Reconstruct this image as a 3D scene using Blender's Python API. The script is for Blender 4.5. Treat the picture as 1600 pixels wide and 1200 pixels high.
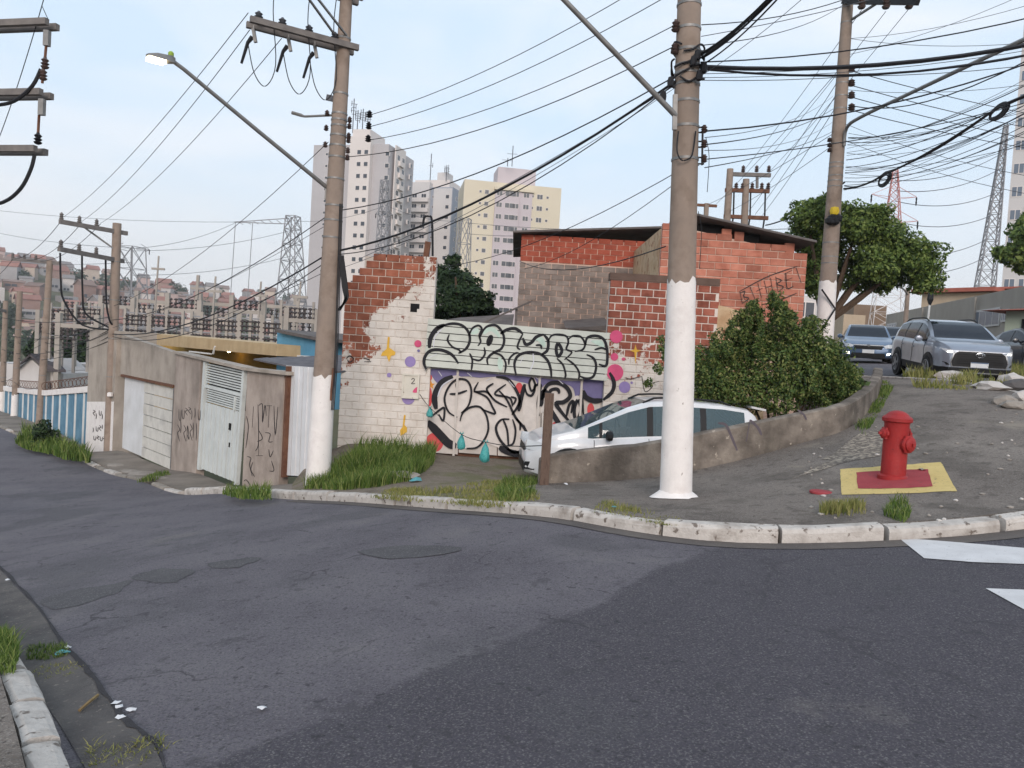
import bpy, bmesh, math, random
import numpy as np
from mathutils import Vector, Matrix
from mathutils.geometry import delaunay_2d_cdt
random.seed(7)
R = math.radians
S = bpy.context.scene
for o in list(bpy.data.objects): bpy.data.objects.remove(o)
C = S.collection
# ------------------------------------------------------------------ camera
F = 1200.; ROLL = .06; PIT = math.atan(48/1200.); EYE = 1.6
cam = bpy.data.cameras.new('camera'); cam.sensor_width = 36; cam.lens = 36*F/1600
cam.clip_start = .05; cam.clip_end = 6000
co = bpy.data.objects.new('camera', cam); C.objects.link(co); S.camera = co
_f = Vector((0, math.cos(PIT), -math.sin(PIT))); _u0 = Vector((0, math.sin(PIT), math.cos(PIT))); _r0 = Vector((1, 0, 0))
_r = _r0*math.cos(ROLL) + _u0*math.sin(ROLL); _u = _u0*math.cos(ROLL) - _r0*math.sin(ROLL)
mw = Matrix((_r, _u, -_f)).transposed().to_4x4(); mw.translation = (0, 0, EYE); co.matrix_world = mw
# ------------------------------------------------------------------ sky, sun, exposure
SUN_EL, SUN_AZ = R(21), R(178)          # azimuth clockwise from +y: the low veiled sun is behind the camera
w = bpy.data.worlds.new('World'); S.world = w; w.use_nodes = True
nt = w.node_tree; N = nt.nodes; L = nt.links; N.clear()
sky = N.new('ShaderNodeTexSky'); sky.sky_type = 'NISHITA'; sky.sun_disc = False
sky.sun_elevation = SUN_EL; sky.sun_rotation = SUN_AZ; sky.air_density = 1.0; sky.dust_density = 2.0; sky.ozone_density = 1.5
tc = N.new('ShaderNodeTexCoord')
mp = N.new('ShaderNodeMapping'); mp.inputs['Scale'].default_value = (1.3, 1.3, 4.2); mp.inputs['Location'].default_value = (.35, .2, .0); L.new(tc.outputs['Generated'], mp.inputs['Vector'])
nz = N.new('ShaderNodeTexNoise'); nz.inputs['Scale'].default_value = 1.7; nz.inputs['Detail'].default_value = 7; nz.inputs['Roughness'].default_value = .55
nz.inputs['Distortion'].default_value = .4; L.new(mp.outputs['Vector'], nz.inputs['Vector'])
cr = N.new('ShaderNodeValToRGB'); cr.color_ramp.elements[0].position = .46; cr.color_ramp.elements[0].color = (0, 0, 0, 1)
cr.color_ramp.elements[1].position = .74; cr.color_ramp.elements[1].color = (1, 1, 1, 1); L.new(nz.outputs['Fac'], cr.inputs['Fac'])
veil = N.new('ShaderNodeMix'); veil.data_type = 'RGBA'; veil.inputs['Factor'].default_value = .82
L.new(sky.outputs['Color'], veil.inputs['A']); veil.inputs['B'].default_value = (5.5, 6.65, 7.8, 1)
cl = N.new('ShaderNodeMix'); cl.data_type = 'RGBA'; L.new(cr.outputs['Color'], cl.inputs['Factor'])
cm = N.new('ShaderNodeMath'); cm.operation = 'MULTIPLY'; cm.inputs[1].default_value = .55; L.new(cr.outputs['Color'], cm.inputs[0]); L.new(cm.outputs[0], cl.inputs['Factor'])
sz = N.new('ShaderNodeSeparateXYZ'); L.new(tc.outputs['Generated'], sz.inputs[0])
hr = N.new('ShaderNodeMapRange'); hr.inputs['From Min'].default_value = .0; hr.inputs['From Max'].default_value = .30; hr.inputs['To Min'].default_value = .85; hr.inputs['To Max'].default_value = 0; hr.interpolation_type = 'SMOOTHSTEP'; L.new(sz.outputs['Z'], hr.inputs['Value'])
hz_ = N.new('ShaderNodeMix'); hz_.data_type = 'RGBA'; L.new(hr.outputs[0], hz_.inputs['Factor']); L.new(veil.outputs['Result'], hz_.inputs['A']); hz_.inputs['B'].default_value = (7.0, 6.8, 6.75, 1)
L.new(hz_.outputs['Result'], cl.inputs['A']); cl.inputs['B'].default_value = (7.75, 7.45, 7.45, 1)
bg = N.new('ShaderNodeBackground'); bg.inputs['Strength'].default_value = .1; L.new(cl.outputs['Result'], bg.inputs['Color'])
wo = N.new('ShaderNodeOutputWorld'); L.new(bg.outputs[0], wo.inputs[0])
sl = bpy.data.lights.new('sun', 'SUN'); sl.energy = 1.5; sl.angle = R(24); sl.color = (1, .88, .80)
so = bpy.data.objects.new('sun', sl); C.objects.link(so)
sd = Vector((math.sin(SUN_AZ)*math.cos(SUN_EL), math.cos(SUN_AZ)*math.cos(SUN_EL), math.sin(SUN_EL)))
so.rotation_euler = sd.to_track_quat('Z', 'Y').to_euler(); so.location = (20, -15, 30)
S.view_settings.view_transform = 'Standard'; S.view_settings.look = 'None'; S.view_settings.gamma = 1
S.view_settings.exposure = 0.59
# ------------------------------------------------------------------ pixel -> place helpers (a pixel is a direction; the depth comes from what a thing stands on)
def ray(px, py):
    u = (px-800)/F; v = (600-py)/F
    a = u*math.cos(ROLL)-v*math.sin(ROLL); b = u*math.sin(ROLL)+v*math.cos(ROLL)
    return Vector((a, math.cos(PIT)+b*math.sin(PIT), -math.sin(PIT)+b*math.cos(PIT)))
def P(px, py, Y):
    d = ray(px, py); k = Y/d.y
    return Vector((d.x*k, Y, EYE+d.z*k))
def hit(px, py, p0, n):
    d = ray(px, py); o = Vector((0, 0, EYE)); p0 = Vector(p0); n = Vector(n)
    return o + d*((p0-o).dot(n)/d.dot(n))
# ------------------------------------------------------------------ mesh helpers
class MB:
    def __init__(s): s.v = []; s.f = []; s.m = []; s.cur = 0
    def add(s, vs, fs):
        b = len(s.v); s.v += [tuple(p) for p in vs]; s.f += [tuple(i+b for i in f) for f in fs]; s.m += [s.cur]*len(fs); return s
    def box(s, c, d, rz=0, M=None):
        x, y, z = d[0]/2, d[1]/2, d[2]/2
        vs = [Vector((a*x, b*y, e*z)) for e in (-1, 1) for b in (-1, 1) for a in (-1, 1)]
        if M is None: M = Matrix.Rotation(rz, 3, 'Z') if rz else None
        c = Vector(c); vs = [(M @ p if M else p)+c for p in vs]
        return s.add(vs, [(0, 2, 3, 1), (4, 5, 7, 6), (0, 1, 5, 4), (2, 6, 7, 3), (0, 4, 6, 2), (1, 3, 7, 5)])
    def bb(s, x0, x1, y0, y1, z0, z1): return s.box(((x0+x1)/2, (y0+y1)/2, (z0+z1)/2), (abs(x1-x0), abs(y1-y0), abs(z1-z0)))
    def bar(s, a, b, w, h=None, up=(0, 0, 1)):
        a = Vector(a); b = Vector(b); d = b-a; l = d.length; d.normalize(); u = Vector(up)
        if abs(d.dot(u)) > .98: u = Vector((0, 1, 0))
        x = d.cross(u).normalized(); z = x.cross(d)
        return s.box((a+b)/2, (w, l, h or w), M=Matrix((x, d, z)).transposed())
    def tube(s, pts, r, n=6, cap=True):
        pts = [Vector(p) for p in pts]; k = len(pts); rs = r if isinstance(r, (list, tuple)) else [r]*k
        t0 = (pts[1]-pts[0]).normalized(); ref = Vector((0, 0, 1)) if abs(t0.z) < .9 else Vector((1, 0, 0)); vs = []
        for i, p in enumerate(pts):
            t = (pts[min(i+1, k-1)]-pts[max(i-1, 0)]).normalized(); x = ref.cross(t)
            x = x.normalized() if x.length > 1e-6 else Vector((1, 0, 0)); y = t.cross(x)
            vs += [p+(x*math.cos(2*math.pi*j/n)+y*math.sin(2*math.pi*j/n))*rs[i] for j in range(n)]
        fs = [(i*n+j, i*n+(j+1) % n, (i+1)*n+(j+1) % n, (i+1)*n+j) for i in range(k-1) for j in range(n)]
        if cap: fs += [tuple(range(n-1, -1, -1)), tuple(range((k-1)*n, k*n))]
        return s.add(vs, fs)
    def lathe(s, prof, n=16, o=(0, 0, 0), M=None):
        o = Vector(o); vs = []
        for r, z in prof:
            for j in range(n):
                p = Vector((r*math.cos(2*math.pi*j/n), r*math.sin(2*math.pi*j/n), z)); vs.append((M @ p if M else p)+o)
        k = len(prof); fs = [(i*n+j, i*n+(j+1) % n, (i+1)*n+(j+1) % n, (i+1)*n+j) for i in range(k-1) for j in range(n)]
        fs += [tuple(range(n-1, -1, -1)), tuple(range((k-1)*n, k*n))]
        return s.add(vs, fs)
    def ext(s, poly, vec):                      # extrude a planar polygon
        poly = [Vector(p) for p in poly]; vec = Vector(vec); n = len(poly)
        fs = [tuple(range(n)), tuple(range(2*n-1, n-1, -1))]+[(i, i+n, (i+1) % n+n, (i+1) % n) for i in range(n)]
        s.add(poly+[p+vec for p in poly], fs); s.fix = True; return s
OR = {}
def setmat(me, m):
    for x in (m if isinstance(m, (list, tuple)) else [m]): me.materials.append(x)
def tag(o, label=None, cat=None, group=None, kind=None):
    for k, v in (('label', label), ('category', cat), ('group', group), ('kind', kind)):
        if v: o[k] = v
    return o
def data(name, m, mat, smooth=False, off=(0, 0, 0)):
    me = bpy.data.meshes.new(name); ox, oy, oz = off
    me.from_pydata([(a-ox, b-oy, c-oz) for a, b, c in m.v], [], m.f); setmat(me, mat)
    if any(m.m): me.polygons.foreach_set('material_index', m.m)
    b = bmesh.new(); b.from_mesh(me); bmesh.ops.recalc_face_normals(b, faces=b.faces); b.to_mesh(me); b.free()
    if smooth:
        me.polygons.foreach_set('use_smooth', [True]*len(me.polygons))
        try: me.set_sharp_from_angle(angle=R(38))
        except Exception: pass
    return me
def mk(name, m, mat, parent=None, smooth=False, label=None, cat=None, group=None, kind=None, local=False, at=None):
    off = (0, 0, 0)
    if parent is not None and not local: off = OR.get(parent.name, Vector((0, 0, 0)))
    if at is not None and parent is None: off = at
    me = data(name, m, mat, smooth, off)
    o = bpy.data.objects.new(name, me); C.objects.link(o)
    if parent is not None: o.parent = parent; OR[o.name] = off
    else:
        o.location = off if at is not None else (0, 0, 0); OR[o.name] = Vector(off)
    return tag(o, label, cat, group, kind)
def inst(name, me, loc, parent=None, rz=0, scale=None, rot=None, label=None, cat=None, group=None, local=False):
    o = bpy.data.objects.new(name, me); C.objects.link(o)
    off = OR.get(parent.name, Vector((0, 0, 0))) if (parent is not None and not local) else Vector((0, 0, 0))
    if parent is not None: o.parent = parent
    o.location = Vector(loc)-Vector(off); o.rotation_euler = rot if rot else (0, 0, rz)
    if scale: o.scale = scale
    OR[o.name] = Vector(loc)
    return tag(o, label, cat, group)
def thing(name, label, cat, loc=(0, 0, 0), group=None, rz=0):
    o = bpy.data.objects.new(name, None); C.objects.link(o); o.location = loc; o.rotation_euler = (0, 0, rz); o.empty_display_size = .2
    OR[o.name] = Vector(loc); return tag(o, label, cat, group)
def cat_rom(pts, n=6, closed=False):
    pts = [Vector(p) for p in pts]; k = len(pts); out = []
    if k < 3: return pts
    for i in range(k if closed else k-1):
        g = (lambda j: pts[j % k]) if closed else (lambda j: pts[max(0, min(k-1, j))])
        a, b, c, d = g(i-1), g(i), g(i+1), g(i+2)
        for q in range(n):
            t = q/n; out.append(.5*((2*b)+(c-a)*t+(2*a-5*b+4*c-d)*t*t+(3*b-a-3*c+d)*t**3))
    if not closed: out.append(pts[-1])
    return out
# ------------------------------------------------------------------ materials
MT = {}
def lin(c):
    return tuple(((x/255)/12.92 if x/255 <= .04045 else ((x/255+.055)/1.055)**2.4) for x in c)+(1,)
def mat(name, cols, scale=3, rough=.85, bump=.0, bscale=60, metal=0, spec=.3, rnd=0, streak=0, speck=None, stretch=None, detail=6, coat=0, grime=None, isl=False):
    """cols: sRGB colours along a noise ramp; rnd: value change per object; streak: vertical stain strength; speck: (colour, scale, threshold)"""
    m = bpy.data.materials.new(name); m.use_nodes = True; t = m.node_tree; n = t.nodes; l = t.links
    b = n['Principled BSDF']; b.inputs['Roughness'].default_value = rough; b.inputs['Metallic'].default_value = metal
    b.inputs['Specular IOR Level'].default_value = spec; b.inputs['Coat Weight'].default_value = coat
    ge = n.new('ShaderNodeNewGeometry'); pos = ge.outputs['Position']
    def noise(sc, vec=None, det=detail, st=None, rg=.6):
        v = vec or pos
        if st:
            q = n.new('ShaderNodeMapping'); q.inputs['Scale'].default_value = st; l.new(v, q.inputs['Vector']); v = q.outputs['Vector']
        x = n.new('ShaderNodeTexNoise'); x.inputs['Scale'].default_value = sc; x.inputs['Detail'].default_value = det; x.inputs['Roughness'].default_value = rg
        l.new(v, x.inputs['Vector']); return x.outputs['Fac']
    def ramp(fac, stops):
        r = n.new('ShaderNodeValToRGB'); e = r.color_ramp.elements
        while len(e) < len(stops): e.new(.5)
        for q, (p, c) in zip(e, stops): q.position = p; q.color = c
        l.new(fac, r.inputs['Fac']); return r.outputs['Color']
    def mix(fac, a, c2, mode='MIX'):
        x = n.new('ShaderNodeMix'); x.data_type = 'RGBA'; x.blend_type = mode
        for k_, v_ in (('Factor', fac), ('A', a), ('B', c2)):
            if isinstance(v_, (int, float, tuple)): x.inputs[k_].default_value = v_
            else: l.new(v_, x.inputs[k_])
        return x.outputs['Result']
    k = len(cols)
    if k == 1: col = ramp(noise(scale, st=stretch), [(.3, tuple(x*.88 for x in lin(cols[0])[:3])+(1,)), (.7, tuple(min(1, x*1.08) for x in lin(cols[0])[:3])+(1,))])
    else: col = ramp(noise(scale, st=stretch), [(.3+.4*i/(k-1), lin(c)) for i, c in enumerate(cols)])
    if speck:
        col = mix(ramp(noise(speck[1], det=3), [(speck[2], (0, 0, 0, 1)), (speck[2]+.06, (1, 1, 1, 1))]), col, lin(speck[0]))
    if streak:
        f = ramp(noise(2.2, st=(1.0, 1.0, .34)), [(.42, (0, 0, 0, 1)), (.72, (1, 1, 1, 1))])
        q = n.new('ShaderNodeMath'); q.operation = 'MULTIPLY'; q.inputs[1].default_value = streak; l.new(f, q.inputs[0])
        col = mix(q.outputs[0], col, lin(grime or (60, 56, 52)))
    if rnd:
        oi = n.new('ShaderNodeObjectInfo'); src = ge.outputs['Random Per Island'] if isl else oi.outputs['Random']
        q = n.new('ShaderNodeMapRange'); q.inputs['To Min'].default_value = 1-rnd; q.inputs['To Max'].default_value = 1+rnd; l.new(src, q.inputs['Value'])
        h = n.new('ShaderNodeHueSaturation'); l.new(col, h.inputs['Color']); l.new(q.outputs[0], h.inputs['Value']); col = h.outputs['Color']
    l.new(col, b.inputs['Base Color'])
    if bump:
        bu = n.new('ShaderNodeBump'); bu.inputs['Strength'].default_value = bump; bu.inputs['Distance'].default_value = .02
        l.new(noise(bscale, det=4), bu.inputs['Height']); l.new(bu.outputs[0], b.inputs['Normal'])
    m['c'] = 1; MT[name] = m
    m_nodes[name] = (t, n, l, b, noise, ramp, mix, ge)
    return m
m_nodes = {}
def glow(name, col, s):
    m = bpy.data.materials.new(name); m.use_nodes = True; b = m.node_tree.nodes['Principled BSDF']
    b.inputs['Base Color'].default_value = lin(col); b.inputs['Emission Color'].default_value = lin(col); b.inputs['Emission Strength'].default_value = s; MT[name] = m; return m
def glass(name, col, rough=.05, trans=0.0, spec=.8):
    m = bpy.data.materials.new(name); m.use_nodes = True; b = m.node_tree.nodes['Principled BSDF']
    b.inputs['Base Color'].default_value = lin(col); b.inputs['Roughness'].default_value = rough; b.inputs['Specular IOR Level'].default_value = spec
    if trans:
        t = m.node_tree; tr = t.nodes.new('ShaderNodeBsdfTransparent'); tr.inputs[0].default_value = (.75, .82, .82, 1); mx = t.nodes.new('ShaderNodeMixShader'); mx.inputs[0].default_value = trans
        t.links.new(b.outputs[0], mx.inputs[1]); t.links.new(tr.outputs[0], mx.inputs[2]); t.links.new(mx.outputs[0], t.nodes['Material Output'].inputs[0])
    MT[name] = m; return m
mat('concrete_pole', [(128, 112, 100), (150, 134, 122), (138, 124, 114)], 3, .9, .15, 90, streak=.25, grime=(100, 88, 78))
mat('lime_white', [(214, 206, 202), (232, 226, 222), (222, 216, 212)], 2.5, .9, .2, 40, streak=.12, grime=(170, 160, 150), speck=((140, 128, 118), 14, .70))
mat('steel', [(120, 118, 116), (146, 144, 142)], 8, .55, 0, metal=.5)
mat('arm_wood', [(104, 99, 97), (128, 122, 118)], 6, .85, .2, 40)
mat('rust', [(92, 60, 46), (118, 84, 66)], 6, .85, .2, 50)
mat('black', [(30, 30, 34)], 5, .6)
mat('wire', [(38, 38, 42)], 5, .7)
mat('grey_wire', [(88, 90, 96)], 5, .7)
mat('insulator', [(74, 60, 58), (96, 80, 76)], 8, .35)
mat('dark', [(26, 25, 26)], 3, .9)
mat('white_paint', [(214, 212, 208), (228, 226, 222)], 3, .6)
mat('rubber', [(28, 28, 30)], 6, .8)
# ================================================================== ground: heights fitted to points read from the photo
class TPS:
    def __init__(s, pts, lam=.02):
        a = np.array(pts, float); s.p = a[:, :2]; n = len(a)
        K = s.k(s.p, s.p)+lam*np.eye(n); Q = np.c_[np.ones(n), s.p]
        A = np.zeros((n+3, n+3)); A[:n, :n] = K; A[:n, n:] = Q; A[n:, :n] = Q.T
        s.w = np.linalg.solve(A, np.r_[a[:, 2], 0, 0, 0])
    def k(s, a, b):
        d = np.linalg.norm(a[:, None]-b[None], axis=2); return np.where(d > 1e-9, d*d*np.log(d+1e-12), 0)
    def __call__(s, x, y):
        q = np.array([[x, y]]); return float((s.k(q, s.p) @ s.w[:-3])[0]+s.w[-3]+s.w[-2]*x+s.w[-1]*y)
ROAD = [(2.08, 6.8, .03), (4.7, 6.9, .29), (.55, 8, -.1), (-.68, 9.2, -.33), (-2.05, 10.7, -.62), (-3.69, 12.6, -1.03), (-5.23, 14.2, -1.33), (-8.36, 17.8, -1.94),
        (-11.74, 21.5, -2.26), (-16.57, 26.8, -2.58), (-21.3, 32, -2.79), (-1.64, 2.95, -.2), (-3.68, 5.6, -.7), (0, 0, -.02), (3, 0, .1), (-2, -3, -.05), (4, -8, .1),
        (1.96, 9, -.1), (4.49, 8.9, .3), (12.03, 21, 1.6), (2.2, 11, -.17), (4.42, 11.5, .42), (5.03, 11.5, .6), (7.78, 16, 1.3), (12.3, 28, 1.95), (-6.1, 17.4, -1.86),
        (-7.74, 19.2, -1.93), (-8.92, 20.5, -2.12), (-12.12, 24, -2.25), (-14.71, 26.9, -2.8), (12, 8, .75), (12, 50, 2.6), (20, 30, 2.2), (20, 10, 1.1), (-35, 48, -3.9), (-45, 62, -4.6), (-8, 6, -1.5), (-14, 14, -2.4), (-24, 26, -3.0), (-30, 36, -3.4)]
Z = TPS(ROAD)
def pave(x, y): return Z(x, y)+.12
LOT = TPS([(.46, 11, -.34), (-.4, 9.6, -.22), (-1.0, 10.2, -.33), (-2.1, 11.3, -.52), (-3.6, 12.8, -.9), (-3.24, 13.3, -.78), (-3.5, 15.5, -.5), (-1.5, 15.5, -.53), (1.2, 13, -.54), (1.2, 15.5, -.54), (4, 13.2, -.45),
           (7, 15, -.3), (7.5, 16.4, -.25), (3, 12, -.5), (-1.2, 13, -.5), (-4.05, 14.5, -1.12), (-3.9, 16.2, -1.0)], .005)
def cdt(poly, res, holes=(), jitter=0):
    pts = []; edges = []
    for lp in (poly,)+tuple(holes):
        b = []; n = len(lp)
        for i in range(n):
            a = Vector(lp[i][:2]); c = Vector(lp[(i+1) % n][:2]); k = max(1, int((c-a).length/res))
            b += [a.lerp(c, j/k) for j in range(k)]
        o = len(pts); pts += b; edges += [(o+i, o+(i+1) % len(b)) for i in range(len(b))]
    xs = [p[0] for p in poly]; ys = [p[1] for p in poly]
    def inside(x, y):
        r = False; n = len(poly); j = n-1
        for i in range(n):
            if (poly[i][1] > y) != (poly[j][1] > y) and x < (poly[j][0]-poly[i][0])*(y-poly[i][1])/(poly[j][1]-poly[i][1])+poly[i][0]: r = not r
            j = i
        return r
    x = min(xs)
    while x < max(xs):
        y = min(ys)
        while y < max(ys):
            if inside(x, y): pts.append(Vector((x, y)))
            y += res
        x += res
    r = delaunay_2d_cdt(pts, edges, [], 1, 1e-4)
    return r[0], r[2]
def sheet(name, poly, zf, res, m, off=0, parent=None, skirt=0, **kw):
    v, f = cdt(poly, res); mb = MB(); mb.add([(p.x, p.y, zf(p.x, p.y)+off) for p in v], [tuple(x) for x in f])
    if skirt:
        n = len(poly)
        for i in range(n):
            a = Vector(poly[i][:2]); c = Vector(poly[(i+1) % n][:2]); k = max(1, int((c-a).length/res)); q = []
            for j in range(k+1):
                p = a.lerp(c, j/k); z = zf(p.x, p.y)+off; q += [(p.x, p.y, z), (p.x, p.y, z-skirt)]
            mb.add(q, [(2*j, 2*j+1, 2*j+3, 2*j+2) for j in range(k)])
    return mk(name, mb, m, parent, True, **kw)
def offset(line, d):
    out = []; n = len(line)
    for i in range(n):
        a = Vector(line[max(0, i-1)][:2]); b = Vector(line[min(n-1, i+1)][:2]); t = (b-a).normalized(); out.append((line[i][0]-t.y*d, line[i][1]+t.x*d))
    return out
KERB = [(-48, 62), (-34, 46.3), (-21.3, 32), (-16.57, 26.8), (-11.74, 21.5), (-8.36, 17.8), (-5.23, 14.2), (-3.69, 12.6), (-2.05, 10.7), (-.68, 9.2), (.55, 8), (1.3, 7.22), (2.08, 6.8), (3.3, 6.72), (4.7, 6.9), (6.5, 7.6), (8.2, 9.2), (9.2, 12), (9.5, 20), (9.6, 34), (9.6, 60)]
KERB = [tuple(p) for p in cat_rom([Vector((a, b, 0)) for a, b in KERB], 4)]; KERB = [(p[0], p[1]) for p in KERB]
KIN = offset(KERB, .17)
LK = [(3.4, -4.4), (1.1, -1.1), (-.2, .95), (-1.64, 2.95), (-3.68, 5.6), (-7.5, 10.1), (-14, 17.6), (-22, 27), (-36, 43.5), (-50, 59)]
LK = [(p[0], p[1]) for p in cat_rom([Vector((a, b, 0)) for a, b in LK], 4)]; LKI = offset(LK, .15)
# --- materials of the ground
A = mat('asphalt', [(84, 79, 86), (100, 95, 101), (110, 105, 109)], .9, .86, .8, 70, spec=.35)
t, n, l, b, noise, ramp, mix, ge = m_nodes['asphalt']
base = b.inputs['Base Color'].links[0].from_socket
sp = n.new('ShaderNodeSeparateXYZ'); l.new(ge.outputs['Position'], sp.inputs[0])
# newer, darker asphalt right of a laid seam that runs across the junction
ln = n.new('ShaderNodeMath'); ln.operation = 'MULTIPLY_ADD'; ln.inputs[1].default_value = 1.05; l.new(sp.outputs['X'], ln.inputs[0]); l.new(sp.outputs['Y'], ln.inputs[2])
wv = n.new('ShaderNodeMath'); wv.operation = 'MULTIPLY_ADD'; wv.inputs[1].default_value = 1.1; l.new(noise(.55), wv.inputs[0])
sub = n.new('ShaderNodeMath'); sub.operation = 'SUBTRACT'; l.new(sp.outputs['Y'], sub.inputs[0])
sc_ = n.new('ShaderNodeMath'); sc_.operation = 'MULTIPLY_ADD'; sc_.inputs[1].default_value = 1.18; sc_.inputs[2].default_value = 4.35; l.new(sp.outputs['X'], sc_.inputs[0])
l.new(sc_.outputs[0], sub.inputs[1]); l.new(sub.outputs[0], wv.inputs[2])
seam = ramp(wv.outputs[0], [(.50, (1, 1, 1, 1)), (.62, (0, 0, 0, 1))])
base = mix(seam, base, mix(noise(1.6), lin((64, 60, 67)), lin((80, 76, 83))))
# stone chips, small pits
chip = n.new('ShaderNodeTexVoronoi'); chip.inputs['Scale'].default_value = 120; l.new(ge.outputs['Position'], chip.inputs['Vector'])
base = mix(ramp(chip.outputs['Color'], [(.80, (0, 0, 0, 1)), (.86, (.5, .5, .5, 1))]), base, lin((134, 130, 128)))
base = mix(ramp(noise(34, det=3), [(.60, (0, 0, 0, 1)), (.68, (.5, .5, .5, 1))]), base, lin((54, 52, 56)))
base = mix(ramp(noise(.42, det=8), [(.54, (0, 0, 0, 1)), (.60, (.55, .55, .55, 1))]), base, lin((76, 74, 78)))     # worn / repaired areas
base = mix(ramp(noise(.9, st=(1, 1, 1), det=9), [(.62, (0, 0, 0, 1)), (.70, (.5, .5, .5, 1))]), base, lin((116, 110, 108)))
base = mix(ramp(noise(85, det=2), [(.52, (0, 0, 0, 1)), (.66, (.55, .55, .55, 1))]), base, lin((120, 117, 117)))
base = mix(ramp(noise(60, det=2), [(.54, (0, 0, 0, 1)), (.66, (.6, .6, .6, 1))]), base, lin((52, 50, 54)))
base = mix(ramp(noise(13, st=(1, 1, 1), det=4), [(.63, (0, 0, 0, 1)), (.68, (.7, .7, .7, 1))]), base, lin((50, 48, 52)))
base = mix(ramp(noise(5, det=6), [(.60, (0, 0, 0, 1)), (.66, (.45, .45, .45, 1))]), base, lin((62, 60, 63)))
wr_ = n.new('ShaderNodeMapping'); l.new(ge.outputs['Position'], wr_.inputs['Vector']); wa = n.new('ShaderNodeVectorMath'); wa.operation = 'ADD'
nn = n.new('ShaderNodeTexNoise'); nn.inputs['Scale'].default_value = 1.5; nn.inputs['Detail'].default_value = 6; l.new(ge.outputs['Position'], nn.inputs['Vector']); l.new(ge.outputs['Position'], wa.inputs[0]); l.new(nn.outputs['Color'], wa.inputs[1])
vo = n.new('ShaderNodeTexVoronoi'); vo.feature = 'DISTANCE_TO_EDGE'; vo.inputs['Scale'].default_value = .8; l.new(wa.outputs[0], vo.inputs['Vector'])
crk = n.new('ShaderNodeMath'); crk.operation = 'MULTIPLY'; l.new(ramp(vo.outputs['Distance'], [(.004, (1, 1, 1, 1)), (.012, (0, 0, 0, 1))]), crk.inputs[0]); l.new(ramp(noise(.6), [(.5, (0, 0, 0, 1)), (.58, (.8, .8, .8, 1))]), crk.inputs[1])
base = mix(crk.outputs[0], base, lin((62, 59, 63))); l.new(base, b.inputs['Base Color'])
mat('pavement', [(98, 90, 84), (118, 109, 102), (132, 123, 115)], .8, .92, .9, 50, speck=((148, 140, 130), 40, .62))
t, n, l, b, noise, ramp, mix, ge = m_nodes['pavement']; base = b.inputs['Base Color'].links[0].from_socket
base = mix(ramp(noise(30, det=3), [(.58, (0, 0, 0, 1)), (.68, (.85, .85, .85, 1))]), base, lin((54, 50, 47)))
base = mix(ramp(noise(75, det=2), [(.54, (0, 0, 0, 1)), (.64, (.7, .7, .7, 1))]), base, lin((152, 144, 137)))
base = mix(ramp(noise(6, det=7), [(.56, (0, 0, 0, 1)), (.64, (.6, .6, .6, 1))]), base, lin((84, 77, 72)))
base = mix(ramp(noise(1.1, det=8), [(.52, (0, 0, 0, 1)), (.62, (.5, .5, .5, 1))]), base, lin((78, 72, 66)))
base = mix(ramp(noise(.7, det=9), [(.62, (0, 0, 0, 1)), (.70, (.6, .6, .6, 1))]), base, lin((150, 140, 126))); l.new(base, b.inputs['Base Color'])
mat('ramp_concrete', [(104, 96, 88), (126, 117, 108), (140, 130, 121)], 1.2, .92, .4, 60, streak=0)
mat('dirt', [(88, 78, 68), (124, 112, 100), (104, 96, 82)], 2.2, .95, .9, 30, speck=((146, 136, 124), 30, .60))
t, n, l, b, noise, ramp, mix, ge = m_nodes['dirt']; base = b.inputs['Base Color'].links[0].from_socket
base = mix(ramp(noise(1.3, det=8), [(.54, (0, 0, 0, 1)), (.64, (.7, .7, .7, 1))]), base, lin((98, 98, 64))); l.new(base, b.inputs['Base Color'])
mat('earth', [(70, 72, 50), (92, 88, 66), (78, 84, 52)], .05, .95, 0)
mat('kerb_paint', [(170, 162, 155), (194, 187, 180), (152, 143, 135)], 4, .9, .5, 50, speck=((116, 106, 98), 11, .60), rnd=.07)
mat('kerb_bare', [(128, 120, 112), (150, 142, 132)], 4, .92, .5, 40, speck=((104, 98, 88), 14, .62), rnd=.08)
mat('gutter', [(84, 78, 76), (104, 97, 92)], 2, .92, .4, 60, speck=((120, 112, 104), 30, .64))
mat('marking', [(196, 194, 194), (214, 212, 212)], 5, .85, .3, 90, speck=((150, 148, 148), 40, .66))
# --- the one big sheet: valley on the left, hill beyond
RID = [(-40, 44), (-33.7, 41), (-30, 36), (-26, 32), (-22, 30), (-17, 30), (-12, 28), (-5, 22), (5, 14), (20, 14), (30, 18), (60, 20)]
def ridge(az):
    for (a, h), (c, k) in zip(RID, RID[1:]):
        if a <= az <= c: return h+(k-h)*(az-a)/(c-a)
    return RID[0][1] if az < RID[0][0] else RID[-1][1]
def sm(a, b_, x): x = max(0, min(1, (x-a)/(b_-a))); return x*x*(3-2*x)
def ground_z(x, y):
    r = math.hypot(x, y); az = math.degrees(math.atan2(x, y))
    near = max(-6, min(4, Z(x, y)))-2.2*(1-sm(45, 75, r)) if r < 140 else 0
    side = sm(-8, 14, az) if abs(az) < 90 else .5
    far = -9*(1-side)+2.5*side + sm(230, 640, r)*(ridge(az)+9*(1-side)) if abs(az) < 100 else -2
    k = sm(50, 130, r); return near*(1-k)+far*k
rr = [0, 6, 12, 18, 24, 30, 36, 42, 48, 55, 62, 70, 80, 90, 100, 115, 130, 160, 200, 240, 280, 320, 360, 400, 450, 500, 560, 620, 700, 850, 1100, 1500]
mb = MB(); na = 120
for r in rr:
    for j in range(na):
        a = 2*math.pi*j/na; x, y = r*math.sin(a), r*math.cos(a); mb.v.append((x, y, ground_z(x, y)))
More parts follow.
